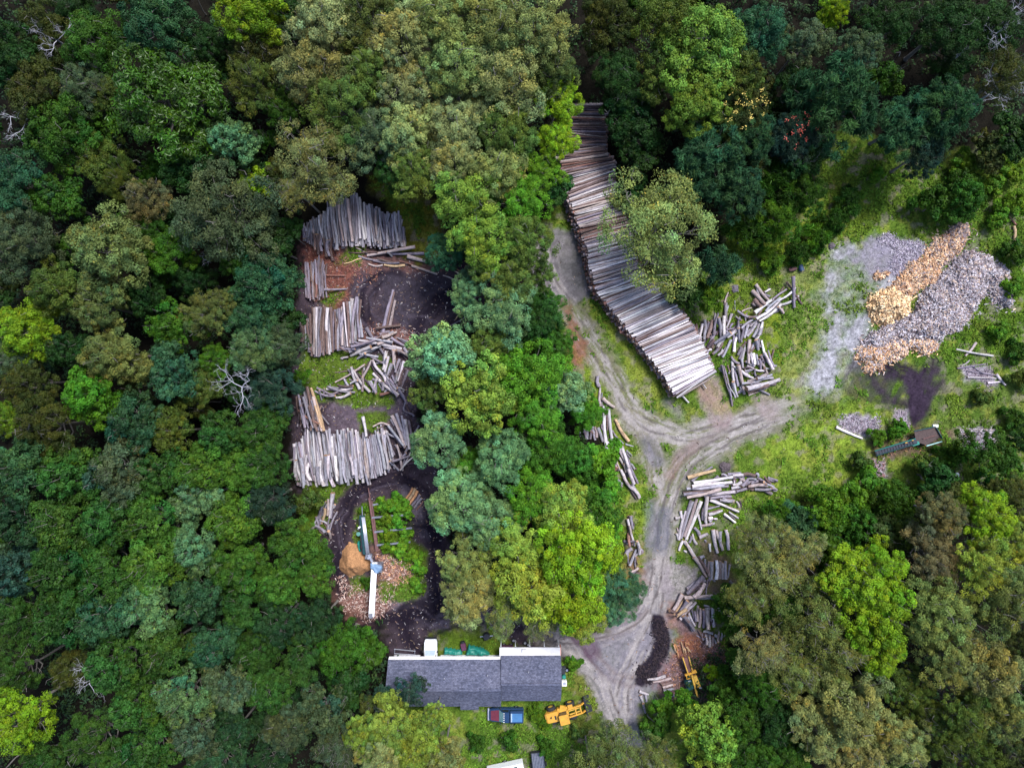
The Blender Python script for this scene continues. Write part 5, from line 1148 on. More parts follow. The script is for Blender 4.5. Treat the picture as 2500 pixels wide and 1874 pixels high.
chips = [(zp(1900, 500, s0, [(830, 280), (1000, 260), (1180, 330), (1350, 360), (1300, 480), (1200, 620), (1050, 640), (950, 560), (1020, 430), (900, 360)]), 1500, [(0.36, 0.32, 0.40), (0.26, 0.22, 0.28), (0.50, 0.46, 0.52)]),
         ([(2050, 1030), (2090, 1012), (2140, 1022), (2150, 1060), (2110, 1070), (2070, 1055)], 420, [(0.36, 0.32, 0.38), (0.26, 0.2, 0.24)]), ([(2340, 1050), (2430, 1045), (2430, 1075), (2390, 1110), (2350, 1105)], 380, GREYW),
         ([(2090, 1120), (2160, 1120), (2165, 1165), (2140, 1180), (2120, 1150)], 260, [(0.36, 0.3, 0.36), (0.3, 0.17, 0.16)]), ([(2340, 890), (2420, 900), (2440, 950), (2360, 930)], 160, [(0.34, 0.27, 0.32)]),
         ([(915, 1345), (1010, 1365), (1015, 1425), (960, 1440), (930, 1410), (900, 1390)], 620, [(0.45, 0.26, 0.2), (0.30, 0.15, 0.12), (0.55, 0.42, 0.38), (0.6, 0.33, 0.18)]),
         ([(800, 1400), (905, 1440), (960, 1440), (960, 1480), (900, 1530), (840, 1480)], 620, [(0.42, 0.28, 0.24), (0.30, 0.17, 0.15), (0.55, 0.45, 0.42)]),
         ([(1640, 1560), (1770, 1570), (1770, 1640), (1720, 1700), (1650, 1700), (1600, 1660), (1650, 1600)], 700, [(0.22, 0.11, 0.10), (0.30, 0.20, 0.22), (0.40, 0.20, 0.11)]),
         ([(745, 590), (870, 640), (1000, 650), (860, 700), (840, 760), (740, 700)], 520, [(0.28, 0.11, 0.08), (0.36, 0.19, 0.13), (0.20, 0.09, 0.09)]), ([(870, 790), (1010, 800), (1010, 870), (880, 830)], 200, [(0.36, 0.17, 0.12), (0.45, 0.36, 0.36)]),
         ([(2140, 1085), (2280, 1060), (2260, 1110), (2170, 1110)], 120, [(0.5, 0.27, 0.14), (0.3, 0.17, 0.16)]), ([(2180, 1000), (2215, 1000), (2225, 1045), (2190, 1045)], 120, [(0.34, 0.28, 0.32)])]
CL = ["thin spread of grey wood chips left of the firewood heap", "grey chip patch above the green conveyor", "pale chip patch right of the green conveyor", "chips below the green conveyor's low end", "twigs and chips at the right below the firewood", "bark and wood scraps below the tarpaulin inside the loop", "wood scraps around the white conveyor's end",
      "reddish bark litter around the log splitter", "red bark litter beside the small brown stack", "bark scraps at the bottom of the muddy circle", "orange scraps under the green conveyor", "chips trailing up from the green conveyor"]
for k, (pl, n, cs) in enumerate(chips):
    heap("wood_chips", pl, 0.1, n, cs, CL[k], "wood chips", 60 + k, (0.2, 0.1, 0.1), piece=(0.40, 0.09), flat=True)

heap("bark_mulch", [(1590, 1515), (1612, 1512), (1632, 1560), (1628, 1600), (1600, 1640), (1580, 1668), (1550, 1662), (1552, 1640), (1585, 1615), (1602, 1580)], 0.18, 1500, [(0.016, 0.012, 0.02), (0.03, 0.022, 0.032), (0.05, 0.035, 0.04)], "low black crescent of spilled bark mulch by the turning place", "bark mulch", 81, (0.012, 0.009, 0.016), piece=(0.28, 0.10), soft=10)
def debris():
    rng = np.random.default_rng(91); X = rng.uniform(-75, 75, 90000); Y = rng.uniform(-57, 57, 90000)
    k = np.maximum(samp(MUD, X, Y), samp(ROAD, X, Y) * 0.35) > rng.uniform(0.2, 1.6, len(X)); X, Y = X[k][:3400], Y[k][:3400]; m = len(X)
    a = rng.uniform(0, 6.283, m); L_ = rng.uniform(.05, .22, m)[:, None]; w_ = rng.uniform(.025, .06, m)[:, None]
    dx = np.stack([np.cos(a), np.sin(a), np.zeros(m)], 1); s_ = np.stack([-np.sin(a), np.cos(a), np.zeros(m)], 1); C = np.stack([X, Y, gza(X, Y) + .03], 1); u_ = np.array((0, 0, .04))
    V = np.stack([C - dx * L_ - s_ * w_, C + dx * L_ - s_ * w_, C + dx * L_ + s_ * w_, C - dx * L_ + s_ * w_, C - dx * L_ * .8 + u_, C + dx * L_ * .8 + u_], 1).reshape(-1, 3)
    F = (np.array([(0, 1, 5, 4), (2, 3, 4, 5)])[None] + (np.arange(m) * 6)[:, None, None]).reshape(-1, 4)
    col = np.array([(.34, .29, .31), (.20, .12, .10), (.42, .30, .22), (.12, .08, .08), (.5, .47, .5)])[rng.integers(0, 5, m)] * rng.uniform(.25, .9, m)[:, None]
    tag(link("bark_debris", quads_mesh("bark_debris", V, F, [M_WOODCHIP], np.repeat(col, 6, 0))), "scattered bark scraps and splinters on the mud and the road", "debris", None, "stuff")
debris()
def mound(name, pts, hgt, col, label, seed):
    P = (np.array(pts, float) - (1250, 937)) * (1 - hgt * .5 / 100) + (1250, 937)
    x0, y0 = P.min(0) - 8; x1, y1 = P.max(0) + 8; a = W(x0, y1); b = W(x1, y0)
    xs = np.arange(a.x, b.x, 0.12); ys = np.arange(a.y, b.y, 0.12); XX, YY = np.meshgrid(xs, ys)
    sdv = poly_sd(P, XX / S + 1250 + (fbm(XX, YY, seed) - .5) * 14, 937 - YY / S + (fbm(XX, YY, seed + 3) - .5) * 14)
    gul = fbm(XX * 1.4 + YY * .3, YY * .4, seed + 7, 4)
    zz = gza(XX, YY) + np.clip(-sdv / 24, -0.3, 1) * hgt * (0.75 + 0.5 * gul) + (fbm(XX * 4, YY * 4, seed + 8, 2) - .5) * 0.08
    m_, n_ = XX.shape; id_ = np.arange(m_ * n_).reshape(m_, n_)
    qd = np.stack([id_[:-1, :-1], id_[:-1, 1:], id_[1:, 1:], id_[1:, :-1]], -1).reshape(-1, 4)
    ok = (sdv < 3).ravel(); qd = qd[ok[qd].all(1)]; u, inv = np.unique(qd, return_inverse=True)
    vv = np.stack([XX.ravel(), YY.ravel(), zz.ravel()], 1)[u]
    t = np.array(col)[None] * (0.7 + 0.6 * gul.ravel()[u])[:, None]
    m, nt, bs = bpy_m = newmat(name); 
    nt.links.new(mixrgb(nt, 'MULTIPLY', 1.0, attr(nt, "tint").outputs["Color"], ramp(nt, noise(nt, 7, 4, .8), [(.35, .45), (.65, 1.35)])), bs.inputs["Base Color"]); bs.inputs["Roughness"].default_value = 0.95
    return tag(link(name, quads_mesh(name, vv, inv.reshape(-1, 4), [m], t, smooth_shade=True)), label, "sawdust heap", None, "stuff")
mound("sawdust", [(830, 1345), (850, 1325), (872, 1330), (885, 1350), (905, 1370), (900, 1395), (880, 1405), (850, 1412), (828, 1390)], 1.5, (0.36, 0.185, 0.085), "orange sawdust heap left of the silver trough", 71)
mound("sawdust", [(735, 1400), (775, 1405), (785, 1430), (760, 1445), (735, 1440)], 1.2, (0.38, 0.15, 0.055), "small rusty sawdust heap half under trees left of the loop", 72)

# ------------------------------------------------------------------ grass and weeds (real blades)
def scatter(mask, n, seed, lo=0.15):
    rng = np.random.default_rng(seed)
    X = rng.uniform(-75.5, 75.5, n * 3); Y = rng.uniform(-57, 57, n * 3)
    k = samp(mask, X, Y) > rng.uniform(lo, 1, len(X))
    return X[k][:n], Y[k][:n], rng
def blades(name, mask, n, per, Lr, wd, lift, colf, label, seed):
    X, Y, rng = scatter(mask, n, seed)
    # keep the bare stacks clear
    hm = samp(HM, X, Y) - samp(HZ, X, Y); k = hm < 0.05; X, Y = X[k], Y[k]
    n_ = len(X); X = np.repeat(X, per); Y = np.repeat(Y, per); Z = gza(X, Y)
    m = len(X); a = rng.uniform(0, 6.283, m); el = rng.uniform(*lift, m)
    Ln = rng.uniform(*Lr, m)[:, None] * np.repeat(rng.uniform(0.6, 1.4, n_), per)[:, None]
    dv = np.stack([np.cos(a) * np.cos(el), np.sin(a) * np.cos(el), np.sin(el)], 1); sd3 = np.stack([-np.sin(a), np.cos(a), np.zeros(m)], 1)
    P0 = np.stack([X, Y, Z], 1) + rng.normal(size=(m, 3)) * (0.05, 0.05, 0)
    V = np.stack([P0 - sd3 * wd * .3, P0 + sd3 * wd * .3, P0 + dv * Ln * .6 + sd3 * wd * .5, P0 + dv * Ln - np.array((0, 0, 1)) * Ln * .15, ], 1)
    V[:, 0] = P0; V[:, 1] = P0 + dv * Ln * .5 + sd3 * wd * .5; V[:, 2] = P0 + dv * Ln - np.array((0, 0, 1)) * Ln * .15; V[:, 3] = P0 + dv * Ln * .5 - sd3 * wd * .5
    c = colf(X, Y, rng)
    ob = link(name, quads_mesh(name, V.reshape(-1, 3), np.arange(m * 4).reshape(-1, 4), [M_GRASS], np.repeat(c, 4, 0)))
    return tag(ob, label, None, None, "stuff")
def gcol(X, Y, rng):
    base = samp(COLR.reshape(NY, NX, 3), X, Y)
    v = (0.25 + 1.5 * fbm(X * .7, Y * .7, 300, 4))[:, None] * rng.uniform(0.5, 1.5, len(X))[:, None]
    return np.clip(base * v * (1.05, 1.15, 0.8), 0.004, 0.6)
blades("grass", GRASS, 60000, 4, (0.16, 0.42), 0.055, (0.3, 1.2), gcol, "short uneven grass over the clearing", 401)
weed = GRASS * smooth(0.50, 0.62, fbm(GX * .45, GY * .45, 310, 4))
for P in ([(870, 1240), (1005, 1215), (1010, 1260), (1000, 1320), (1045, 1350), (1030, 1400), (960, 1360), (870, 1320)], [(1170, 1720), (1380, 1720), (1420, 1900), (1150, 1900)], [(1900, 1180), (2300, 1180), (2500, 1090), (2500, 1250), (1850, 1300)], [(2250, 900), (2330, 760), (2300, 620), (2500, 500), (2500, 900)],
          [(1950, 380), (2300, 400), (2500, 350), (2500, 560), (2270, 560), (2250, 520), (2040, 560), (1950, 560)], [(1780, 560), (1900, 540), (1930, 640), (1850, 760), (1770, 660)], [(1440, 950), (1500, 1130), (1560, 1280), (1480, 1200), (1400, 1050)], [(1750, 1240), (1900, 1200), (1880, 1330), (1780, 1340)]):
    weed = np.maximum(weed, GRASS * area(P, 12) * 0.9)
def wcol(X, Y, rng):
    base = np.array((0.080, 0.170, 0.014))[None] * (0.55 + 0.9 * fbm(X * .6, Y * .6, 320))[:, None] * rng.uniform(0.45, 1.55, len(X))[:, None]
    h = fbm(X * .25, Y * .25, 330)[:, None]
    return base * np.concatenate([0.7 + 0.9 * h, np.ones_like(h), np.ones_like(h)], 1)
blades("weeds", weed, 30000, 7, (0.25, 0.62), 0.16, (0.25, 1.1), wcol, "taller leafy weeds and brambles in patches over the clearing", 402)
# ------------------------------------------------------------------ building, vehicles, machines
import bmesh
class MB:
    def __init__(s): s.V = []; s.F = []
    def poly(s, pts, faces):
        o = len(s.V); s.V += [tuple(p) for p in pts]; s.F += [tuple(i + o for i in f) for f in faces]; return s
    def box(s, x0, x1, y0, y1, z0, z1, rot=None, piv=(0, 0, 0)):
        P = [(x, y, z) for z in (z0, z1) for x, y in ((x0, y0), (x1, y0), (x1, y1), (x0, y1))]
        if rot is not None:
            P = [tuple(rot @ (Vector(p) - Vector(piv)) + Vector(piv)) for p in P]
        return s.poly(P, [(0, 3, 2, 1), (4, 5, 6, 7), (0, 1, 5, 4), (1, 2, 6, 5), (2, 3, 7, 6), (3, 0, 4, 7)])
    def bar(s, a, b, w, h):
        a, b = Vector(a), Vector(b); X = (b - a).normalized(); Y = Vector((0, 0, 1)).cross(X)
        if Y.length < 1e-3: Y = Vector((0, 1, 0))
        Y.normalize(); Z = X.cross(Y)
        P = [e + Y * (w / 2 * sy) + Z * (h / 2 * sz) for e in (a, b) for sy, sz in ((-1, -1), (1, -1), (1, 1), (-1, 1))]
        return s.poly(P, [(3, 2, 1, 0), (4, 5, 6, 7), (0, 1, 5, 4), (1, 2, 6, 5), (2, 3, 7, 6), (3, 0, 4, 7)])
    def tube(s, a, b, r, n=12, r2=None, cap=True):
        a, b = Vector(a), Vector(b); X = (b - a).normalized(); Y = X.orthogonal().normalized(); Z = X.cross(Y); r2 = r if r2 is None else r2
        P = [e + (Y * math.cos(2 * math.pi * k / n) + Z * math.sin(2 * math.pi * k / n)) * q for e, q in ((a, r), (b, r2)) for k in range(n)]
        F = [(k, (k + 1) % n, n + (k + 1) % n, n + k) for k in range(n)]
        if cap: F += [tuple(range(n - 1, -1, -1)), tuple(range(n, 2 * n))]
        return s.poly(P, F)
    def loft(s, rings, cap=True):
        n = len(rings[0]); P = [p for r in rings for p in r]; F = []
        for i in range(len(rings) - 1):
            F += [(i * n + k, i * n + (k + 1) % n, (i + 1) * n + (k + 1) % n, (i + 1) * n + k) for k in range(n)]
        if cap: F += [tuple(range(n - 1, -1, -1)), tuple(range((len(rings) - 1) * n, len(rings) * n))]
        return s.poly(P, F)
    def build(s, name, mat, parent=None, bevel=0.0, smooth_=False, loc=None):
        me = bpy.data.meshes.new(name); me.from_pydata(s.V, [], s.F); 
        bm = bmesh.new(); bm.from_mesh(me); bmesh.ops.recalc_face_normals(bm, faces=bm.faces)
        if bevel > 0: bmesh.ops.bevel(bm, geom=list(bm.edges), offset=bevel, segments=2, affect='EDGES', clamp_overlap=True)
        bm.to_mesh(me); bm.free(); me.materials.append(mat)
        if smooth_: me.polygons.foreach_set("use_smooth", [True] * len(me.polygons))
        o = link(name, me, parent)
        if loc: o.location = loc
        return o

def mat_shingle():
    m, nt, b = newmat("asphalt_shingles")
    tc = N(nt, "ShaderNodeTexCoord")
    mp = N(nt, "ShaderNodeMapping"); nt.links.new(tc.outputs["Object"], mp.inputs[0])
    br = N(nt, "ShaderNodeTexBrick"); br.inputs["Scale"].default_value = 1.0; br.inputs["Brick Width"].default_value = 0.33; br.inputs["Row Height"].default_value = 0.16
    br.inputs["Mortar Size"].default_value = 0.012; br.inputs["Color1"].default_value = (0.050, 0.060, 0.098, 1); br.inputs["Color2"].default_value = (0.105, 0.120, 0.175, 1); br.inputs["Mortar"].default_value = (0.05, 0.05, 0.07, 1)
    nt.links.new(mp.outputs[0], br.inputs["Vector"])
    f = ramp(nt, noise(nt, 3.5, 5, 0.8), [(0.3, (0.42, 0.42, 0.48)), (0.7, (1.65, 1.6, 1.6))])
    f2 = ramp(nt, noise(nt, 0.4, 2, 0.5), [(0.35, (0.85, 0.85, 0.9)), (0.65, (1.1, 1.05, 1.05))])
    nt.links.new(mixrgb(nt, 'MULTIPLY', 1.0, mixrgb(nt, 'MULTIPLY', 1.0, br.outputs[0], f), f2), b.inputs["Base Color"]); b.inputs["Roughness"].default_value = 0.9
    return m
M_SH = mat_shingle()
M_WHITE = plain("white_siding", (0.80, 0.80, 0.83), 0.6, var=0.08, scale=1.5)
M_WROOF = plain("white_roofing", (0.62, 0.61, 0.64), 0.6, var=0.15, scale=1.0, dirt=(0.5, 0.47, 0.46))
M_TRIM = plain("grey_trim", (0.28, 0.28, 0.33), 0.6)
M_GLASS = plain("dark_glass", (0.02, 0.03, 0.035), 0.1, spec=0.8)
M_RUB = plain("black_rubber", (0.018, 0.018, 0.022), 0.8)
M_BLK = plain("black_steel", (0.02, 0.022, 0.03), 0.5)
M_STEEL = plain("galvanised_steel", (0.55, 0.57, 0.66), 0.35, 0.6, var=0.2)
M_YEL = plain("worn_yellow_paint", (0.60, 0.31, 0.04), 0.5, var=0.25, scale=1.5, dirt=(0.30, 0.15, 0.05))
M_YEL2 = plain("dull_yellow_paint", (0.62, 0.38, 0.06), 0.6, var=0.3, scale=2, dirt=(0.25, 0.14, 0.06))
M_GRN = plain("green_paint", (0.01, 0.17, 0.15), 0.5, var=0.3, dirt=(0.06, 0.08, 0.08))
M_DGRN = plain("dark_green_paint", (0.012, 0.055, 0.065), 0.4)
M_RUST = plain("rusty_steel", (0.15, 0.075, 0.075), 0.9, var=0.4)
M_BLUE = plain("dark_blue_paint", (0.012, 0.035, 0.095), 0.25, spec=0.7, var=0.15)
M_LBLUE = plain("blue_fibreglass_cap", (0.05, 0.15, 0.32), 0.35, spec=0.6, var=0.2, scale=1.0)
M_MAROON = plain("maroon_hood", (0.12, 0.02, 0.035), 0.3, spec=0.6)
M_TARPG = plain("green_tarpaulin", (0.015, 0.20, 0.16), 0.45, spec=0.5, var=0.25, scale=1.5)
M_TARPB = plain("blue_grey_tarpaulin", (0.16, 0.26, 0.42), 0.5, var=0.2, scale=1.5)
M_WPAINT = plain("white_vehicle_paint", (0.85, 0.86, 0.90), 0.3, spec=0.6, var=0.05)
M_CONV = plain("white_conveyor_sheet", (0.80, 0.80, 0.86), 0.5, var=0.12, scale=2, dirt=(0.55, 0.52, 0.52))
M_GREYP = plain("grey_machine_paint", (0.16, 0.17, 0.22), 0.5, var=0.3)
M_DIRTF = plain("bark_filled_tray", (0.085, 0.06, 0.06), 0.95, var=0.5, scale=5)
M_LAMP = plain("lamp_lens", (0.85, 0.85, 0.8), 0.3)
M_PURP = plain("maroon_machine", (0.10, 0.03, 0.07), 0.6)

# --- the building: two gabled sections, porch gable, white lean-to and white canopy strip
def gx_(px): return (px - 1250) * S
def gy_(py): return (937 - py) * S
b0 = thing("workshop_building", (gx_(1160), gy_(1640), 0), 0, "long low building with dark grey shingle roofs and white walls", "building")
ox, oy = gx_(1160), gy_(1640)
def gable(name, x0, x1, yn, ys, ze, zr, over=0.35):
    """roof slab pair on a long axis x; yn north eave y, ys south eave y (local)"""
    ym = (yn + ys) / 2; th = 0.16
    r = MB()
    r.poly([(x0, yn, ze), (x1, yn, ze), (x1, ym, zr), (x0, ym, zr), (x0, yn, ze - th), (x1, yn, ze - th), (x1, ym, zr - th), (x0, ym, zr - th)],
           [(0, 1, 2, 3), (7, 6, 5, 4), (0, 4, 5, 1), (1, 5, 6, 2), (3, 7, 4, 0)])
    r.poly([(x0, ys, ze), (x1, ys, ze), (x1, ym, zr), (x0, ym, zr), (x0, ys, ze - th), (x1, ys, ze - th), (x1, ym, zr - th), (x0, ym, zr - th)],
           [(3, 2, 1, 0), (4, 5, 6, 7), (1, 5, 4, 0), (2, 6, 5, 1), (0, 4, 7, 3)])
    o = r.build("roof", M_SH, b0)
    c = MB(); c.bar((x0, ym, zr + 0.03), (x1, ym, zr + 0.03), 0.32, 0.07); c.build("ridge_cap", M_SH, o)
    return ym
LX0, LX1 = gx_(956) - ox, gx_(1224) - ox
RX0, RX1 = gx_(1224) - ox + 0.02, gx_(1366) - ox
LN, LS = gy_(1591) - oy, gy_(1702) - oy
RN, RS = gy_(1581.5) - oy, gy_(1688) - oy
ymL = gable("left", LX0, LX1, LN, LS, 2.75, 4.95); ymR = gable("right", RX0, RX1, RN, RS, 2.85, 4.75)
# walls (with a vehicle bay in the north side)
bayx0, bayx1 = gx_(1056) - 1.6 - ox, gx_(1056) + 1.6 - ox
bx_c = gx_(1051) * 1.0 - ox
bay0, bay1 = bx_c - 1.5, bx_c + 1.5
wn_, ws_ = LN - 0.4, LS + 0.35
w = MB()
w.box(LX0 + .3, bay0, wn_ - .15, wn_, 0, 2.55); w.box(bay1, LX1, wn_ - .15, wn_, 0, 2.55); w.box(bay0, bay1, wn_ - .15, wn_, 2.25, 2.55)
w.box(LX0 + .3, LX1, ws_, ws_ + .15, 0, 2.55)
w.poly([(LX0 + .3, wn_, 0), (LX0 + .3, ws_, 0), (LX0 + .3, ws_, 2.55), (LX0 + .3, ymL, 4.7), (LX0 + .3, wn_, 2.55), (LX0 + .45, wn_, 0), (LX0 + .45, ws_, 0), (LX0 + .45, ws_, 2.55), (LX0 + .45, ymL, 4.7), (LX0 + .45, wn_, 2.55)],
       [(0, 1, 2, 3, 4), (9, 8, 7, 6, 5), (0, 5, 6, 1), (4, 9, 5, 0)])
w.build("wall", M_WHITE, b0)
w = MB(); w.box(RX0, RX1 - .3, RN - .5, RN - .35, 0, 2.6); w.box(RX0, RX1 - .3, RS + .3, RS + .45, 0, 2.6)
w.poly([(RX1 - .3, RN - .35, 0), (RX1 - .3, RS + .3, 0), (RX1 - .3, RS + .3, 2.6), (RX1 - .3, ymR, 4.5), (RX1 - .3, RN - .35, 2.6), (RX1 - .45, RN - .35, 0), (RX1 - .45, RS + .3, 0), (RX1 - .45, RS + .3, 2.6), (RX1 - .45, ymR, 4.5), (RX1 - .45, RN - .35, 2.6)],
       [(4, 3, 2, 1, 0), (5, 6, 7, 8, 9), (1, 6, 5, 0), (0, 5, 9, 4)])
w.build("wall", M_WHITE, b0)
# white canopy along the left section: image rows 1598-1610
cy0, cy1 = (937 - 1602) * S * .975 - oy, LN - 0.02
c = MB(); c.poly([(LX0 + .1, cy0, 2.50), (LX1 - .02, cy0, 2.50), (LX1 - .02, cy1 - .2, 2.72), (LX0 - .05, cy1 - .2, 2.72), (LX0 + .1, cy0, 2.40), (LX1 - .02, cy0, 2.40), (LX1 - .02, cy1 - .2, 2.60), (LX0 - .05, cy1 - .2, 2.60)],
                 [(0, 1, 2, 3), (7, 6, 5, 4), (4, 5, 1, 0), (5, 6, 2, 1), (7, 4, 0, 3), (2, 6, 7, 3)])
cn = c.build("canopy", M_WROOF, b0)
for px_ in (962, 976, 1004, 1118, 1178):
    q = MB(); cx = (px_ - 1250) * S * .973 - ox; q.box(cx - .35, cx + .35, cy1 - .12, cy1 + .02, 2.66, 2.78); q.build("bracket", M_TRIM, cn)
# white lean-to of the right section: image x 1219-1368, y 1580-1601
ly0 = (937 - 1580) * S * .975 - oy; ly1 = RN + 0.0
lx0, lx1 = (1219.5 - 1250) * S * .975 - ox, (1368 - 1250) * S * .975 - ox
lt = MB(); lt.poly([(lx0, ly0, 2.45), (lx1, ly0, 2.45), (lx1, ly1 - .1, 2.70), (lx0, ly1 - .1, 2.70), (lx0, ly0, 2.33), (lx1, ly0, 2.33), (lx1, ly1 - .1, 2.58), (lx0, ly1 - .1, 2.58)],
                   [(0, 1, 2, 3), (7, 6, 5, 4), (4, 5, 1, 0), (5, 6, 2, 1), (7, 4, 0, 3), (2, 6, 7, 3)])
lo = lt.build("porch_roof", M_WROOF, b0)
for k in range(5):
    xx_ = lx0 + .2 + (lx1 - lx0 - .4) * k / 4; MB().box(xx_ - .06, xx_ + .06, ly0 + .12, ly0 + .24, 0, 2.36).build("post", M_WHITE, b0)
vx, vy = (1280 - 1250) * S * .973 - ox, (937 - 1588) * S * .973 - oy
v_ = MB().box(vx - .35, vx + .35, vy - .22, vy + .22, 2.50, 2.80); v_.build("roof_vent", M_WROOF, lo, bevel=.03)
MB().box(lx1 - .02, lx1 + .10, ly0, ly1 - .1, 1.2, 2.40).build("trim_board", plain("orange_board", (0.6, 0.2, 0.12), 0.7), lo)
for (px_, py_, zz_) in ((1010, 1640, 3.8), (1085, 1655, 4.1), (1190, 1648, 4.0), (1290, 1640, 4.1)):
    vv_ = W(px_, py_, zz_); MB().tube((vv_.x - ox, vv_.y - oy, zz_ - .6), (vv_.x - ox, vv_.y - oy, zz_ + .12), .07, 10).build("vent_pipe", M_TRIM, b0)
# small porch gable on the south side: image x 1122-1169, y 1684-1732
px0, px1 = (1123 - 1250) * S * .965 - ox, (1168 - 1250) * S * .965 - ox
ys2 = (937 - 1732) * S * .973 - oy
pm = (px0 + px1) / 2
p = MB(); p.poly([(px0, ys2, 2.7), (px0, ymL - .1, 4.55), (px1, ymL - .1, 4.55), (px1, ys2, 2.7), (px0, ys2, 2.5), (px0, ymL - .1, 4.35), (px1, ymL - .1, 4.35), (px1, ys2, 2.5)], [(3, 2, 1, 0), (4, 5, 6, 7), (0, 1, 5, 4), (7, 6, 2, 3), (0, 4, 7, 3)])
p.build("porch_roof", M_SH, b0)
MB().box(px0 + .25, px1 - .25, ys2 + .3, ys2 + .42, 0, 2.52).build("wall", M_WHITE, b0)
# windows and doors on both long sides
for cx, yy, sgn in [(LX0 + 3.2, ws_, -1), (LX0 + 6.5, ws_, -1), (LX1 - 1.4, ws_, -1), (RX0 + 2.2, RS + .3, -1), (RX0 + 5.6, RS + .3, -1)]:
    f = MB().box(cx - .55, cx + .55, yy - .04, yy + .02, 0.95, 2.05).build("window", M_TRIM, b0)
    MB().box(cx - .46, cx + .46, yy - .05, yy - .03, 1.04, 1.96).build("pane", M_GLASS, f)
for cx in (LX0 + 2.0, LX0 + 11.0, LX1 - 1.6):
    f = MB().box(cx - .5, cx + .5, wn_ - .02, wn_ + .04, 1.0, 2.0).build("window", M_TRIM, b0)
    MB().box(cx - .42, cx + .42, wn_ + .03, wn_ + .05, 1.08, 1.92).build("pane", M_GLASS, f)

# --- wheels
def wheel(parent, x, y, z, r, w, rimcol=M_STEEL, axis='y'):
    o = MB()
    ring = []
    prof = [(r * .55, -w / 2), (r * .93, -w / 2), (r, -w / 2 * .75), (r, w / 2 * .75), (r * .93, w / 2), (r * .55, w / 2)]
    n = 20; P = []; F = []
    for k in range(n):
        a = 2 * math.pi * k / n
        for q, t_ in prof: P.append((q * math.cos(a), t_, q * math.sin(a)))
    m = len(prof)
    for k in range(n):
        for j in range(m - 1): F.append((k * m + j, k * m + j + 1, ((k + 1) % n) * m + j + 1, ((k + 1) % n) * m + j))
    o.poly(P, F); t_ = o.build("wheel", M_RUB, parent, smooth_=True)
    t_.location = (x, y, z)
    MB().tube((0, -w * .38, 0), (0, w * .38, 0), r * .56, 16).build("rim", rimcol, t_)
    return t_

def body_loft(xs, prof, zfn):
    pass

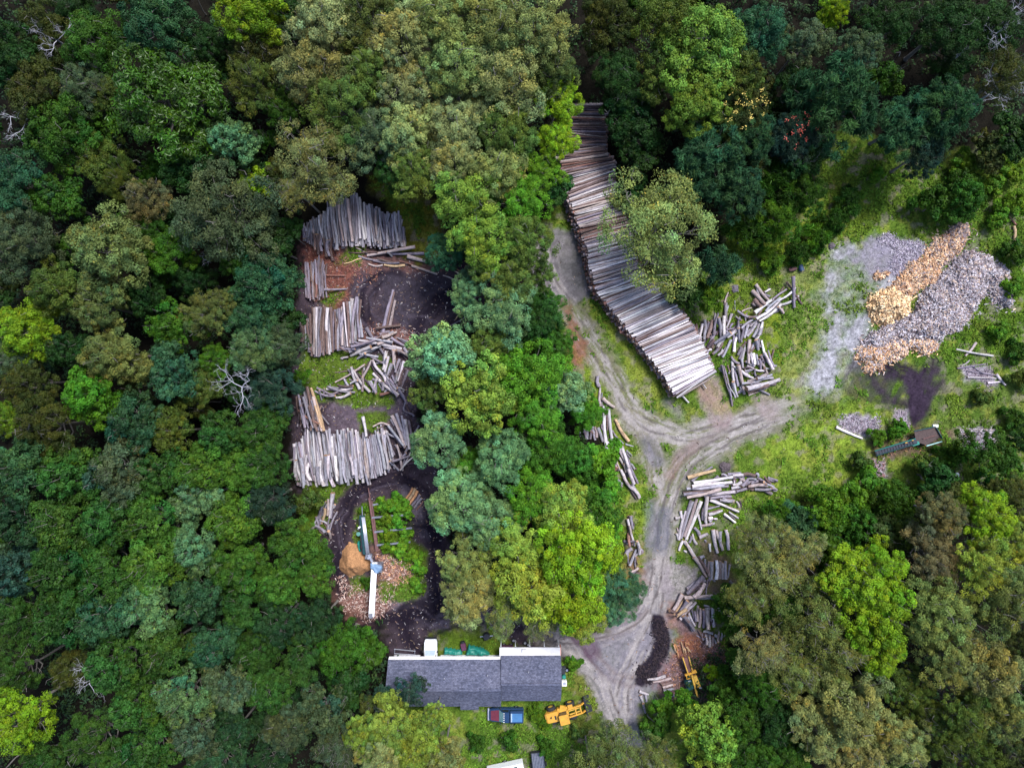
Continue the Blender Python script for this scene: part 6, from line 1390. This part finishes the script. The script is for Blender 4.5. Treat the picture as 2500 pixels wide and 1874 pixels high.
# --- pickup truck maker: local x forward (nose +x), length Lg
def rrect(x, hw, z0, z1, c=.12):
    return [(x, -hw, z0), (x, -hw + 0.0, z1 - c), (x, -hw + c, z1), (x, hw - c, z1), (x, hw, z1 - c), (x, hw, z0)]
def pickup(name, loc, rz, paint, hood, cap, label, cat, lights=False, Lg=5.2, hw=0.95):
    t = thing(name, loc, rz, label, cat)
    h = Lg / 2
    lower = MB().loft([rrect(-h, hw * .94, .42, 1.02), rrect(-h + .12, hw, .38, 1.08), rrect(h - 1.55, hw, .38, 1.08), rrect(h - .5, hw * .98, .38, 1.02), rrect(h - .08, hw * .86, .42, .92), rrect(h, hw * .76, .48, .82)])
    lower.build("body", paint, t, smooth_=False)
    MB().loft([[(h - 1.45, -hw * .82, 1.075), (h - 1.45, -hw * .82, 1.10), (h - 1.45, hw * .82, 1.10), (h - 1.45, hw * .82, 1.075)], [(h - .25, -hw * .70, .93), (h - .25, -hw * .68, 1.0), (h - .25, hw * .68, 1.0), (h - .25, hw * .70, .93)]]).build("hood", hood, t)
    # cab
    x0, x1 = h - 3.05, h - 1.45
    cab = MB().poly([(x0, -hw * .9, 1.05), (x1, -hw * .9, 1.05), (x1, hw * .9, 1.05), (x0, hw * .9, 1.05), (x0 + .1, -hw * .76, 1.74), (x1 - .62, -hw * .76, 1.74), (x1 - .62, hw * .76, 1.74), (x0 + .1, hw * .76, 1.74)],
                    [(0, 1, 5, 4), (1, 2, 6, 5), (2, 3, 7, 6), (3, 0, 4, 7), (4, 5, 6, 7)])
    cb = cab.build("cab", paint, t, bevel=.05)
    ws = MB(); n_ = Vector((.69, 0, .62)).normalized() * .03
    q = [Vector((x1 - .04, -hw * .82, 1.10)), Vector((x1 - .04, hw * .82, 1.10)), Vector((x1 - .58, hw * .70, 1.70)), Vector((x1 - .58, -hw * .70, 1.70))]
    ws.poly([p_ + n_ for p_ in q] + [p_ - n_ for p_ in q], [(0, 1, 2, 3), (7, 6, 5, 4), (0, 4, 5, 1), (1, 5, 6, 2), (2, 6, 7, 3), (3, 7, 4, 0)])
    ws.build("windshield", plain("windshield_" + name, (0.16, 0.30, 0.32) if cap else (0.35, 0.42, 0.50), .1, spec=.9), t)
    for sy in (-1, 1):
        MB().poly([(x0 + .2, sy * hw * .90, 1.12), (x1 - .25, sy * hw * .90, 1.12), (x1 - .68, sy * hw * .80, 1.62), (x0 + .25, sy * hw * .80, 1.62)], [(0, 1, 2, 3) if sy < 0 else (3, 2, 1, 0)]).build("side_window", M_GLASS, t)
        MB().box(x1 - .28, x1 - .1, sy * (hw + .02), sy * (hw + .22), 1.12, 1.3).build("mirror", M_BLK, t)
        MB().box(h - .1, h + .015, sy * hw * .45 if sy > 0 else -hw * .75, hw * .75 if sy > 0 else -hw * .45, .62, .78).build("headlight", M_LAMP, t)
    MB().box(h - .02, h + .20, -hw * .9, hw * .9, .40, .72).build("bumper", M_STEEL if lights else M_BLK, t, bevel=.03)
    if cap:
        c_ = MB().loft([rrect(-h + .05, hw * .90, 1.05, 1.70, .14), rrect(x0 - .04, hw * .90, 1.05, 1.74, .14)]).build("bed_cap", M_BLUE, t)
        MB().box(-h + .2, x0 - .25, -hw * .62, hw * .62, 1.69, 1.735).build("cap_roof_panel", cap, c_)
        MB().box(x0 - .30, x0 - .12, -hw * .62, hw * .62, 1.72, 1.76).build("cap_edge", plain("pale_blue", (.30, .40, .55), .4), c_)
    if lights:
        for k in range(5):
            MB().box(x1 - .78, x1 - .66, -.62 + k * .31 - .05, -.62 + k * .31 + .05, 1.73, 1.79).build("roof_lamp", M_LAMP, t)
    for x in (-h + 1.05, h - .95):
        for sy in (-1, 1): wheel(t, x, sy * (hw - .12), .36, .36, .24)
    return t
# white van or truck nosing out of the bay
tx, ty = (1051 - 1250) * S * .99, (937 - 1561) * S * .99
pickup("white_truck", (tx, ty - 2.6, 0), math.radians(90), M_WPAINT, M_WPAINT, None, "white truck nosing out from under the white canopy of the building", "truck", Lg=5.2, hw=.95)
p_ = W(1236, 1747, 1.2)
pickup("blue_pickup", (p_.x, p_.y, 0), math.radians(180), M_BLUE, M_MAROON, M_LBLUE, "dark blue pickup with a bed cap and maroon hood below the building", "pickup", lights=True, Lg=5.0, hw=.98)

# --- yellow wheel loader: local x forward
def loader():
    p = W(1385, 1738, 1.2)
    t = thing("wheel_loader", (p.x, p.y, 0), math.radians(14), "yellow wheel loader with black bucket parked below the building's right corner", "wheel loader")
    e = MB().loft([[(-3.3, -.55, .7), (-3.3, -.55, 1.45), (-3.3, .55, 1.45), (-3.3, .55, .7)], [(-3.0, -.72, .6), (-3.0, -.72, 1.65), (-3.0, .72, 1.65), (-3.0, .72, .6)], [(-1.35, -.72, .6), (-1.35, -.72, 1.75), (-1.35, .72, 1.75), (-1.35, .72, .6)]]).build("engine_housing", M_YEL, t, bevel=.04)
    MB().tube((-2.4, .1, 1.7), (-2.4, .1, 2.0), .09).build("exhaust_pipe", M_BLK, e)
    MB().box(-1.9, -1.7, -.35, .2, 1.70, 1.78).build("intake_grille", M_BLK, e)
    MB().box(-1.35, .2, -.35, .9, .7, 1.4).build("front_frame", M_YEL, t, bevel=.04)
    # cab with a square roof
    MB().box(-1.15, -.1, -.75, .35, 1.35, 2.35).build("cab", M_GLASS, t, bevel=.03)
    MB().box(-1.3, .1, -1.05, .35, 2.36, 2.52).build("cab_roof", M_YEL, t, bevel=.04)
    MB().poly([(-1.2, .40, 1.5), (-.1, .42, 1.5), (-.2, 1.15, 1.55), (-.75, 1.35, 1.55), (-1.2, .40, 1.3), (-.1, .42, 1.3), (-.2, 1.15, 1.3), (-.75, 1.35, 1.3)], [(0, 1, 2, 3), (7, 6, 5, 4), (0, 4, 5, 1), (1, 5, 6, 2), (2, 6, 7, 3), (3, 7, 4, 0)]).build("fender", M_YEL, t)
    MB().box(.25, .95, .55, 1.15, 1.45, 1.6).build("fender", M_YEL, t, bevel=.04)
    for y in (-.55, .55):
        a = MB().bar((.1, y, 1.55), (2.2, y * 1.05, 1.15), .17, .30); a.bar((2.2, y * 1.05, 1.15), (2.75, y * 1.05, .6), .16, .26); a.build("lift_arm", M_YEL, t)
        MB().bar((.25, y * .45, 1.45), (1.9, y * .45, 1.15), .12, .14).build("hydraulic_cylinder", M_YEL2, t)
    MB().bar((1.25, -.6, 1.36), (1.25, .6, 1.36), .16, .2).bar((2.0, -.6, 1.22), (2.0, .6, 1.22), .14, .18).build("cross_tube", M_YEL, t)
    b = MB(); pr = [(2.7, .95), (2.6, .5), (2.75, .12), (3.6, .05), (3.6, .12), (2.85, .2), (2.75, .55), (2.85, .95)]
    b.poly([(x, -1.25, z) for x, z in pr] + [(x, 1.25, z) for x, z in pr], [tuple(range(7, -1, -1)), tuple(range(8, 16))] + [(k, (k + 1) % 8, 8 + (k + 1) % 8, 8 + k) for k in range(8)]); b.build("bucket", M_BLK, t)
    for x, y in ((-2.2, -.95), (-2.2, .95), (.65, -.95), (.65, .95)): wheel(t, x, y, .68, .68, .48, M_YEL2)
loader()

# --- trailers at the lower edge
p_ = W(1236, 1880, 1.0); t = thing("white_trailer", (p_.x, p_.y, 0), math.radians(12), "white box trailer cut off by the lower edge", "trailer")
MB().box(-2.7, 2.6, -1.0, 1.05, .55, 2.0).build("body", M_WPAINT, t, bevel=.05)
MB().box(1.2, 1.75, .45, .8, 2.0, 2.06).build("roof_hatch", M_GLASS, t); MB().bar((-2.7, 0, .5), (-3.6, 0, .5), .12, .12).build("drawbar", M_BLK, t)
for y in (-1, .95): wheel(t, 0, y, .35, .35, .22)
p_ = W(1315, 1866, .8); t = thing("utility_trailer", (p_.x, p_.y, 0), math.radians(96), "dark slatted utility trailer beside the white trailer", "trailer")
MB().box(-1.9, 1.9, -.9, .9, .55, .68).build("deck", plain("dark_deck_boards", (.035, .045, .075), .7), t)
for k in range(8): MB().box(-1.85, 1.85, -.84 + k * .22, -.72 + k * .22, .68, .72).build("deck_slat", M_GREYP, t)
MB().box(-1.9, 1.9, .9, .96, .5, 1.0).build("side_rail", M_BLK, t); MB().box(-1.9, 1.9, -.96, -.9, .5, 1.0).build("side_rail", M_BLK, t); MB().box(1.85, 1.92, -.96, .96, .5, 1.05).build("front_rail", M_BLK, t)
for y in (-1.1, 1.1): wheel(t, -.2, y, .33, .33, .2)

# --- tarps thrown over gear north of the building
def tarp(name, pts, h, mat, label, seed, lump=0.35, zbase=None):
    P = np.array(pts, float); c = P.mean(0); a = W(P[:, 0].min() - 2, P[:, 1].max() + 2); b = W(P[:, 0].max() + 2, P[:, 1].min() - 2)
    xs = np.arange(a.x, b.x, .09); ys = np.arange(a.y, b.y, .09); XX, YY = np.meshgrid(xs, ys)
    sdv = poly_sd(P, XX / S + 1250, 937 - YY / S)
    g_ = gza(XX, YY) + 0.02
    zz = g_ + np.clip(-sdv / 4.0, 0, 1) ** 0.6 * h * (1 - lump + 2 * lump * fbm(XX * 1.6, YY * 1.6, seed, 2)) + np.abs(np.sin(XX * 7 + fbm(XX, YY, seed) * 9)) * .04
    if zbase is not None: zz = zbase + (zz - g_) 
    m_, n_ = XX.shape; id_ = np.arange(m_ * n_).reshape(m_, n_); qd = np.stack([id_[:-1, :-1], id_[:-1, 1:], id_[1:, 1:], id_[1:, :-1]], -1).reshape(-1, 4)
    ok = (sdv < .6).ravel(); qd = qd[ok[qd].all(1)]; u, inv = np.unique(qd, return_inverse=True); vv = np.stack([XX.ravel(), YY.ravel(), zz.ravel()], 1)[u]
    return tag(link(name, quads_mesh(name, vv, inv.reshape(-1, 4), [mat], None, smooth_shade=True)), label, "tarpaulin")
tarp("tarpaulin", [(1085, 1578), (1100, 1580), (1118, 1583), (1128, 1581), (1130, 1596), (1083, 1596)], .8, M_TARPG, "smaller green tarpaulin next to the white truck", 5)
tarp("tarpaulin", [(1146, 1566), (1150, 1574), (1160, 1574), (1180, 1578), (1192, 1586), (1198, 1596), (1136, 1597), (1140, 1582)], 1.0, M_TARPG, "larger green tarpaulin between the white truck and the porch roof", 6)
# small gear around the building
t = thing("grill_cart", (gx_(1188), gy_(1549), 0), .4, "black round gear on the grass above the building", "equipment")
MB().tube((0, 0, .3), (0, 0, .9), .55, 14, .45).build("drum", M_BLK, t); MB().bar((-.9, .3, .5), (.9, -.3, .5), .1, .1).build("handle", M_STEEL, t)
for a in (-.4, .4): wheel(t, a, -.5, .25, .25, .12)
t = thing("engine_block", (gx_(1132), gy_(1574), 0), .2, "dark rusty engine between the two green tarpaulins", "engine")
MB().box(-.35, .35, -.55, .5, 0, .75).build("block", M_PURP, t, bevel=.06); MB().tube((0, .5, .45), (0, .75, .45), .3).build("flywheel", M_BLK, t)
t = thing("garden_tiller", (gx_(1240), gy_(1576), 0), 0, "maroon machine standing against the white porch roof", "machine")
MB().box(-.9, .8, -.2, .35, .4, 1.2).build("housing", M_PURP, t, bevel=.08); MB().bar((.8, 0, 1), (1.4, .1, 1.1), .08, .08).build("handle", M_STEEL, t)
for a in (-.6, .5): wheel(t, a, .35, .3, .3, .12)
for k, (px_, py_) in enumerate([(1282, 1568), (1290, 1572), (1254, 1562)]):
    o = wheel(None, gx_(px_), gy_(py_), .12, .33, .22); o.name = "old_tyre"; o.rotation_euler = (math.pi / 2, 0, 0); tag(o, ["black tyre lying above the porch roof, rightmost of three", "x", "black tyre lying above the porch roof, leftmost of three"][k] if k != 1 else "black tyre lying above the porch roof, middle one of three", "tyre", "tyres behind the porch")
# right end of the building
o = wheel(None, gx_(1384), gy_(1634), .12, .32, .2); o.name = "old_tyre"; o.rotation_euler = (math.pi / 2, 0, 0); tag(o, "tyre with pale rim lying by the building's right end wall", "tyre")
t = thing("water_barrel", (gx_(1376), gy_(1646), 0), 0, "green barrel at the building's right end wall", "barrel")
MB().tube((0, 0, 0), (0, 0, .85), .28, 16).build("drum", M_GRN, t); MB().tube((0, 0, .85), (0, 0, .9), .2, 16).build("lid", M_TARPG, t)
t = thing("air_conditioner", (gx_(1377), gy_(1662), 0), 0, "white cooling unit at the building's right end wall", "cooling unit")
MB().box(-.35, .35, -.4, .35, 0, .8).build("housing", M_WPAINT, t, bevel=.04); MB().tube((0, 0, .8), (0, 0, .83), .26, 16).build("fan_grille", M_STEEL, t)
t = thing("tool_rack", (gx_(1373), gy_(1630), 0), 0, "dark frame of tools leaning at the building's right end wall", "rack")
MB().box(-.25, .35, -.5, .5, .35, .42).box(-.25, .35, -.5, .5, .85, .92).build("shelf", M_BLK, t)
for x in (-.22, .32):
    for y in (-.45, .45): MB().bar((x, y, 0), (x, y, 1.05), .05, .05).build("leg", M_STEEL, t)
t = thing("steel_frame", (gx_(995), gy_(1587), 0), 0, "grey steel frame on the ground left of the white truck", "frame")
MB().bar((-1.9, .35, .35), (1.2, .05, .35), .09, .09).bar((-1.9, -.3, .35), (1.2, -.5, .35), .09, .09).build("rail", M_STEEL, t)
for x in (-1.85, 1.1): MB().bar((x, .3, .3), (x, -.4, .3), .08, .08).bar((x, 0, 0), (x, 0, .3), .08, .08).build("leg", M_GREYP, t)

# --- firewood processor inside the loop: long silver trough, dark machine body, rusty log deck
def at(px, py, z): return W(px, py, z)
t = thing("firewood_processor", tuple(at(890, 1310, 0)), 0, "long dark machine with silver trough beside the bright green weeds", "firewood processor")
og = Vector(t.location)
def lp(px, py, z): return W(px, py, z) - og
def bars(lst): 
    m = MB()
    for a, b, w, h in lst: m.bar(lp(*a), lp(*b), w, h)
    return m
bars([((884, 1258, 1.3), (894, 1352, 1.3), .75, .5)]).build("bed", M_DGRN, t, bevel=.04)
for o_ in (-2.6, 0, 2.6):
    MB().tube(lp(886.5 + o_, 1262, 1.68), lp(897.5 + o_, 1350, 1.68), .13, 10).build("trough_rail", M_STEEL, t, smooth_=True)
bars([((893, 1356, 1.3), (908, 1359, 1.3), .8, .6)]).build("splitter_head", M_GREYP, t, bevel=.04)
bars([((900, 1352, 1.7), (909, 1370, 1.5), .3, .4), ((897, 1362, 1.75), (903, 1361, 1.75), .3, .25)]).build("hydraulic_ram", M_STEEL, t)
bars([((882, 1262, .5), (881, 1256, .5), .2, .9), ((884, 1235, 1.1), (885, 1258, 1.2), .12, .12)]).build("hitch", M_GREYP, t)
bars([((879, 1265, .9), (888, 1350, .9), .35, .9)]).build("engine_cover", M_BLK, t, bevel=.04)
bars([((876.5, 1285, 1.5), (878.5, 1288, 1.5), .35, .2)]).build("control_box", M_WPAINT, t)
MB().tube(lp(875, 1303, .6), lp(875, 1303, 1.5), .3).build("hydraulic_tank", M_GRN, t)
for (px_, py_) in ((884, 1270), (889, 1310), (893, 1345)):
    bars([((px_ - 4, py_, 0.5), (px_ + 5, py_, 0.5), .1, .95)]).build("leg", M_BLK, t)
for sx in (-1, 1): wheel(t, lp(888 + sx * 7, 1335, .4).x, lp(888, 1335, .4).y, .4, .4, .25).rotation_euler = (0, 0, 0) if False else (0, 0, math.radians(90))
tarp("tarpaulin", [(873, 1320), (880, 1316), (884, 1330), (884, 1345), (878, 1346), (874, 1335)], .9, M_TARPG, "narrow green tarpaulin left of the silver trough", 8)
t = thing("log_deck", tuple(at(945, 1290, 0)), 0, "rusty rails and cross beams lying over the bright green weeds", "log deck"); og = Vector(t.location)
bars([((902, 1215, .9), (920, 1345, .9), .28, .3)]).build("rail", M_RUST, t); bars([((908, 1222, .9), (923, 1342, .9), .18, .28)]).build("rail", M_RUST, t); bars([((899, 1190, .8), (905, 1222, .9), .12, .15)]).build("pole", M_RUST, t)
for (x1_, y1_, x2_, y2_) in ((910, 1232, 930, 1228), (908, 1263, 1002, 1255), (914, 1298, 1006, 1288), (920, 1330, 1002, 1322)):
    bars([((x1_, y1_, .95), (x2_, y2_, .95), .26, .22)]).build("cross_beam", M_GREYP, t)
    bars([((x1_ + (x2_ - x1_) * .9, y1_ - 3, .4), (x1_ + (x2_ - x1_) * .9, y1_ + 5, .4), .2, .85)]).build("leg", M_BLK, t)
# --- white inclined conveyor and the blue tarp over its foot
t = thing("white_conveyor", tuple(at(914, 1445, 0)), 0, "long white conveyor running down from the blue grey tarpaulin", "conveyor"); og = Vector(t.location)
A_, B_ = (914.5, 1372, 1.2), (907, 1505, 3.4)
bars([(A_, B_, .72, .16)]).build("belt", M_CONV, t)
for o_ in (-1, 1):
    bars([((A_[0] + o_ * 6.0, A_[1], A_[2] + .08), (B_[0] + o_ * 6.0, B_[1], B_[2] + .08), .08, .26)]).build("side_rail", M_CONV, t)
bars([((A_[0], A_[1], A_[2] + .11), (B_[0], B_[1], B_[2] + .11), .03, .05)]).build("belt_seam", M_TRIM, t)
bars([((911.5, 1425, 2.15), (910.5, 1447, 2.5), .70, .02)]).build("belt_patch", M_TRIM, t) if False else None
for f_ in (.45, .8):
    x_ = A_[0] + (B_[0] - A_[0]) * f_; y_ = A_[1] + (B_[1] - A_[1]) * f_; z_ = A_[2] + (B_[2] - A_[2]) * f_
    for o_ in (-5, 5): MB().bar(lp(x_ + o_, y_, z_ - .1), lp(x_ + o_, y_ - 6, 0), .1, .1).build("leg", M_STEEL, t)
wheel(t, lp(906, 1430, .35).x, lp(906, 1430, .35).y, .35, .35, .2); wheel(t, lp(918, 1430, .35).x, lp(918, 1430, .35).y, .35, .35, .2)
MB().box(-.25, .25, -.3, .3, 0, .6).build("motor", M_GREYP, t).location = lp(907, 1500, 3.0)
tarp("tarpaulin", [(910, 1367), (926, 1369), (939, 1374), (937, 1384), (929, 1392), (921, 1392), (915, 1383), (909, 1380)], .35, M_TARPB, "blue grey tarpaulin draped over the foot of the white conveyor", 9, .3, zbase=1.55)
t = thing("blue_tank", tuple(at(925, 1380, 0)), 0, "dark hopper under the blue grey tarpaulin", "hopper"); MB().box(-.8, .7, -.6, .6, .1, 1.5).build("housing", M_GREYP, t)

# --- green conveyor machine on the right
t = thing("green_conveyor", tuple(at(2220, 1080, 0)), 0, "green conveyor machine with a brown tray on the right grass", "conveyor"); og = Vector(t.location)
bars([((2138, 1106, .7), (2238, 1076, 1.9), .62, .1)]).build("belt", plain("dark_slatted_belt", (.045, .05, .075), .7, var=.5, scale=6), t)
for o_ in (-1, 1): bars([((2137 + o_ * 1.8, 1106 + o_ * 5.8, .8), (2237 + o_ * 1.8, 1076 + o_ * 5.8, 2.0), .1, .28)]).build("side_rail", M_DGRN if o_ > 0 else M_GRN, t)
for k in range(14):
    f_ = k / 14; x_ = 2140 + 96 * f_; y_ = 1105.5 - 29 * f_; z_ = .78 + 1.2 * f_
    bars([((x_ - 1.5, y_ - 5, z_), (x_ + 1.5, y_ + 5, z_), .06, .06)]).build("flight", M_BLK, t)
tr = MB(); 
tr.poly([lp(2232, 1052, 1.4), lp(2283, 1042, 1.4), lp(2298, 1066, 1.4), lp(2262, 1086, 1.4), lp(2236, 1078, 1.4), lp(2232, 1052, .9), lp(2283, 1042, .9), lp(2298, 1066, .9), lp(2262, 1086, .9), lp(2236, 1078, .9)],
        [(0, 1, 2, 3, 4), (9, 8, 7, 6, 5)] + [(k, 5 + k, 5 + (k + 1) % 5, (k + 1) % 5) for k in range(5)]); tr.build("tray", M_DIRTF, t)
bars([((2285, 1043, 1.5), (2300, 1070, 1.5), .1, .3), ((2231, 1052, 1.5), (2284, 1041, 1.5), .1, .3)]).build("tray_side", M_DGRN, t)
bars([((2262, 1088, 1.6), (2300, 1077, 1.6), .12, .1)]).build("handrail", plain("pale_green_steel", (.35, .6, .6), .4), t); bars([((2254, 1071, 1.62), (2285, 1062, 1.62), .1, .1)]).build("bar", M_RUST, t)
bars([((2224, 1085, 1.3), (2242, 1080, 1.3), .5, .6)]).build("engine_cover", M_TARPG, t, bevel=.05)
bars([((2210, 1081, 1.95), (2215, 1079.5, 1.95), .12, .1), ((2226, 1075, 2.0), (2231, 1073.5, 2.0), .12, .1)]).build("warning_plate", M_YEL, t)
MB().box(-.35, .35, -.2, .2, .9, 1.25).build("fuel_can", M_WPAINT, t).location = lp(2272, 1038, 0)
for (x_, y_, z_) in ((2150, 1103, .8), (2200, 1088, 1.4), (2290, 1060, 1.0), (2240, 1058, 1.0)): bars([((x_, y_ - 2, z_ / 2), (x_, y_ + 2, z_ / 2), .15, z_)]).build("leg", M_BLK, t)
for y_ in (1060, 1084): o = wheel(t, lp(2250, y_, .4).x, lp(2250, y_, .4).y, .4, .4, .22)

# --- yellow log splitter with its trough of split wood
t = thing("log_splitter", tuple(at(1695, 1640, 0)), 0, "yellow log splitter with long trough beside the red bark litter", "log splitter"); og = Vector(t.location)
def sp(x, y, z): return (1540 + x * s5, 1560 + y * s5, z)
bars([(sp(1230, 400, 1.0), sp(1330, 760, 1.2), .62, .12)]).build("trough_floor", M_RUST, t)
for a_, b_ in ((sp(1165, 400, 1.15), sp(1285, 760, 1.35)), (sp(1300, 380, 1.15), sp(1390, 730, 1.35))): bars([(a_, b_, .14, .34)]).build("trough_side", M_YEL2, t)
bars([(sp(1215, 800, 1.5), sp(1480, 720, 1.5), .22, .3), (sp(1250, 800, 1.5), sp(1260, 880, 1.5), .1, .2), (sp(1320, 790, 1.5), sp(1330, 870, 1.5), .1, .2), (sp(1250, 885, 1.5), sp(1335, 870, 1.5), .1, .2), (sp(1370, 740, 1.6), sp(1460, 690, 1.6), .3, .25)]).build("cross_frame", M_YEL, t)
bars([(sp(1370, 800, 1.4), sp(1500, 1290, 1.4), .24, .3)]).build("beam", M_YEL2, t)
bars([(sp(1430, 810, 1.35), sp(1530, 1060, 1.35), .56, .5)]).build("hydraulic_tank", M_YEL2, t, bevel=.05)
bars([(sp(1540, 1085, 1.3), sp(1590, 1085, 1.3), .12, .2)]).build("end_cap", M_WPAINT, t)
bars([(sp(1270, 900, .95), sp(1360, 1110, .95), 1.15, .85)]).build("engine_cover", M_DGRN, t, bevel=.12)
bars([(sp(1285, 940, 1.42), sp(1345, 930, 1.42), .1, .05)]).build("handle", M_STEEL, t)
bars([(sp(1500, 1290, 1.2), sp(1530, 1400, 1.0), .3, .3)]).build("hitch", M_BLK, t)
for q_ in ((1230, 900), (1420, 1060)): wheel(t, lp(*sp(*q_, .35)).x, lp(*sp(*q_, .35)).y, .35, .35, .2).rotation_euler = (0, 0, math.radians(100))
bars([(sp(1200, 450, .5), sp(1300, 450, .5), .1, 1.0)]).build("leg", M_BLK, t); bars([(sp(1500, 1270, .5), sp(1510, 1290, .5), .1, 1.0)]).build("leg", M_BLK, t)
# split slabs spilled from its end
SL = [(1150, 100, 1200, 330, C_TAN), (1240, 170, 1350, 270, C_TAN), (1200, 180, 1250, 350, C_TAN), (1250, 90, 1330, 120, C_ORANGE), (1280, 160, 1300, 300, C_TAN), (970, 90, 1010, 220, C_ORANGE), (1000, 100, 1060, 270, C_ORANGE), (960, 130, 1030, 300, C_TAN), (1040, 250, 1080, 420, C_ORANGE), (1170, 200, 1230, 260, C_TAN), (1220, 200, 1240, 300, C_TAN), (880, 280, 890, 330, C_TAN), (1130, 60, 1170, 150, C_TAN), (1060, 300, 1070, 400, C_TAN), (1300, 240, 1360, 290, C_TAN), (1230, 60, 1240, 160, C_ORANGE)]
for k, (x1_, y1_, x2_, y2_, c_) in enumerate(SL):
    a_, b_ = W(*sp(x1_, y1_, .3 + .05 * (k % 4))), W(*sp(x2_, y2_, .3 + .07 * (k % 3)))
    mid = (a_ + b_) / 2; dv = b_ - a_
    m = MB(); w_ = .09; l_ = dv.length / 2
    m.loft([[(-l_, -w_ * .6, -.05), (-l_, w_ * .6, -.05), (-l_, 0, .06)], [(0, -w_, -.06), (0, w_, -.06), (0, .02, .09)], [(l_, -w_ * .4, -.04), (l_, w_ * .4, -.04), (l_, 0, .04)]])
    o = m.build("split_slab", plain("slab_%d" % k, tuple(min(.9, q * 1.25) for q in c_), .8, var=.3, scale=5)); o.location = mid; o.rotation_euler = dv.to_track_quat('X', 'Z').to_euler()
    tag(o, f"fresh {'tan' if c_ == C_TAN else 'orange'} split slab above the yellow log splitter, {ordinal(1 + sum(1 for q in SL if q[4] == c_ and q[0] < x1_))} such from the left", "split slab", "slabs spilled by the log splitter")

# --- odds and ends on the grass
def bucket(px, py, label, r=.28, mat=M_WPAINT):
    t = thing("bucket", (gx_(px), gy_(py), 0), 0, label, "bucket")
    MB().tube((0, 0, 0), (0, 0, .38), r * .85, 14, r).build("body", mat, t, smooth_=False); MB().tube((0, 0, .38), (0, 0, .41), r * 1.05, 14).build("lid", mat, t)
bucket(2332, 1158, "white bucket standing on brown earth at the right", .34); bucket(2203, 1183, "small pale bucket in weeds below the green conveyor", .22); bucket(877, 1286 + 2, "white pail in the weeds left of the silver trough", .2)
t = thing("fuel_drum", (gx_(1953), gy_(655), 0), .3, "dark blue drum at the bushes above the loose heap", "drum"); MB().tube((0, -.45, .35), (0, .45, .35), .35, 16).build("body", plain("navy_drum", (.02, .05, .12), .4), t); MB().tube((0, .45, .35), (0, .48, .35), .3, 16).build("lid", M_BLK, t)
t = thing("stump", (gx_(1934), gy_(657), 0), .3, "brown uprooted stump left of the dark blue drum", "stump")
v, f = tube_np([(-.6, 0, .25), (0, .05, .35), (.5, 0, .3)], [.25, .42, .3], 9); link("trunk", quads_mesh("trunk", v, f, [M_RUST], smooth_shade=True), t)
for k, (px_, py_, r_) in enumerate([(1770, 1140, .8), (2030, 600, .5), (1795, 705, .6)]):
    me = bpy.data.meshes.new("boulder"); bm = bmesh.new(); bmesh.ops.create_icosphere(bm, subdivisions=3, radius=r_)
    for v in bm.verts:
        n_ = 1 + .35 * (random.random() - .5) + .2 * math.sin(v.co.x * 5 + k) * math.cos(v.co.y * 4); v.co *= n_; v.co.z *= .5
    bm.to_mesh(me); bm.free(); me.materials.append(plain("clod_%d" % k, [(.09, .07, .08), (.12, .10, .12), (.14, .12, .15)][k], .95, var=.5, scale=5)); o = link("earth_clod", me); o.location = (gx_(px_), gy_(py_), .05)
    tag(o, ["dark heap of earth beside the road above the fork heap", "small grey lump in the grass above the firewood", "grey lump in the grass right of the feathery bushes"][k], "earth clod")

for o_ in sc.objects:
    if o_.parent is None and "label" in o_:
        if not 4 <= len(o_["label"].split()) <= 16: print("LABEL", o_.name, o_["label"])
    elif o_.parent is None and "label" not in o_ and o_.type in ("MESH", "EMPTY"): print("NOLABEL", o_.name)
_seen = {}
for o_ in sc.objects:
    if o_.parent is None and "label" in o_: _seen.setdefault(o_["label"], []).append(o_.name)
for k_, v_ in _seen.items():
    if len(v_) > 1: print("DUPL", k_, v_)
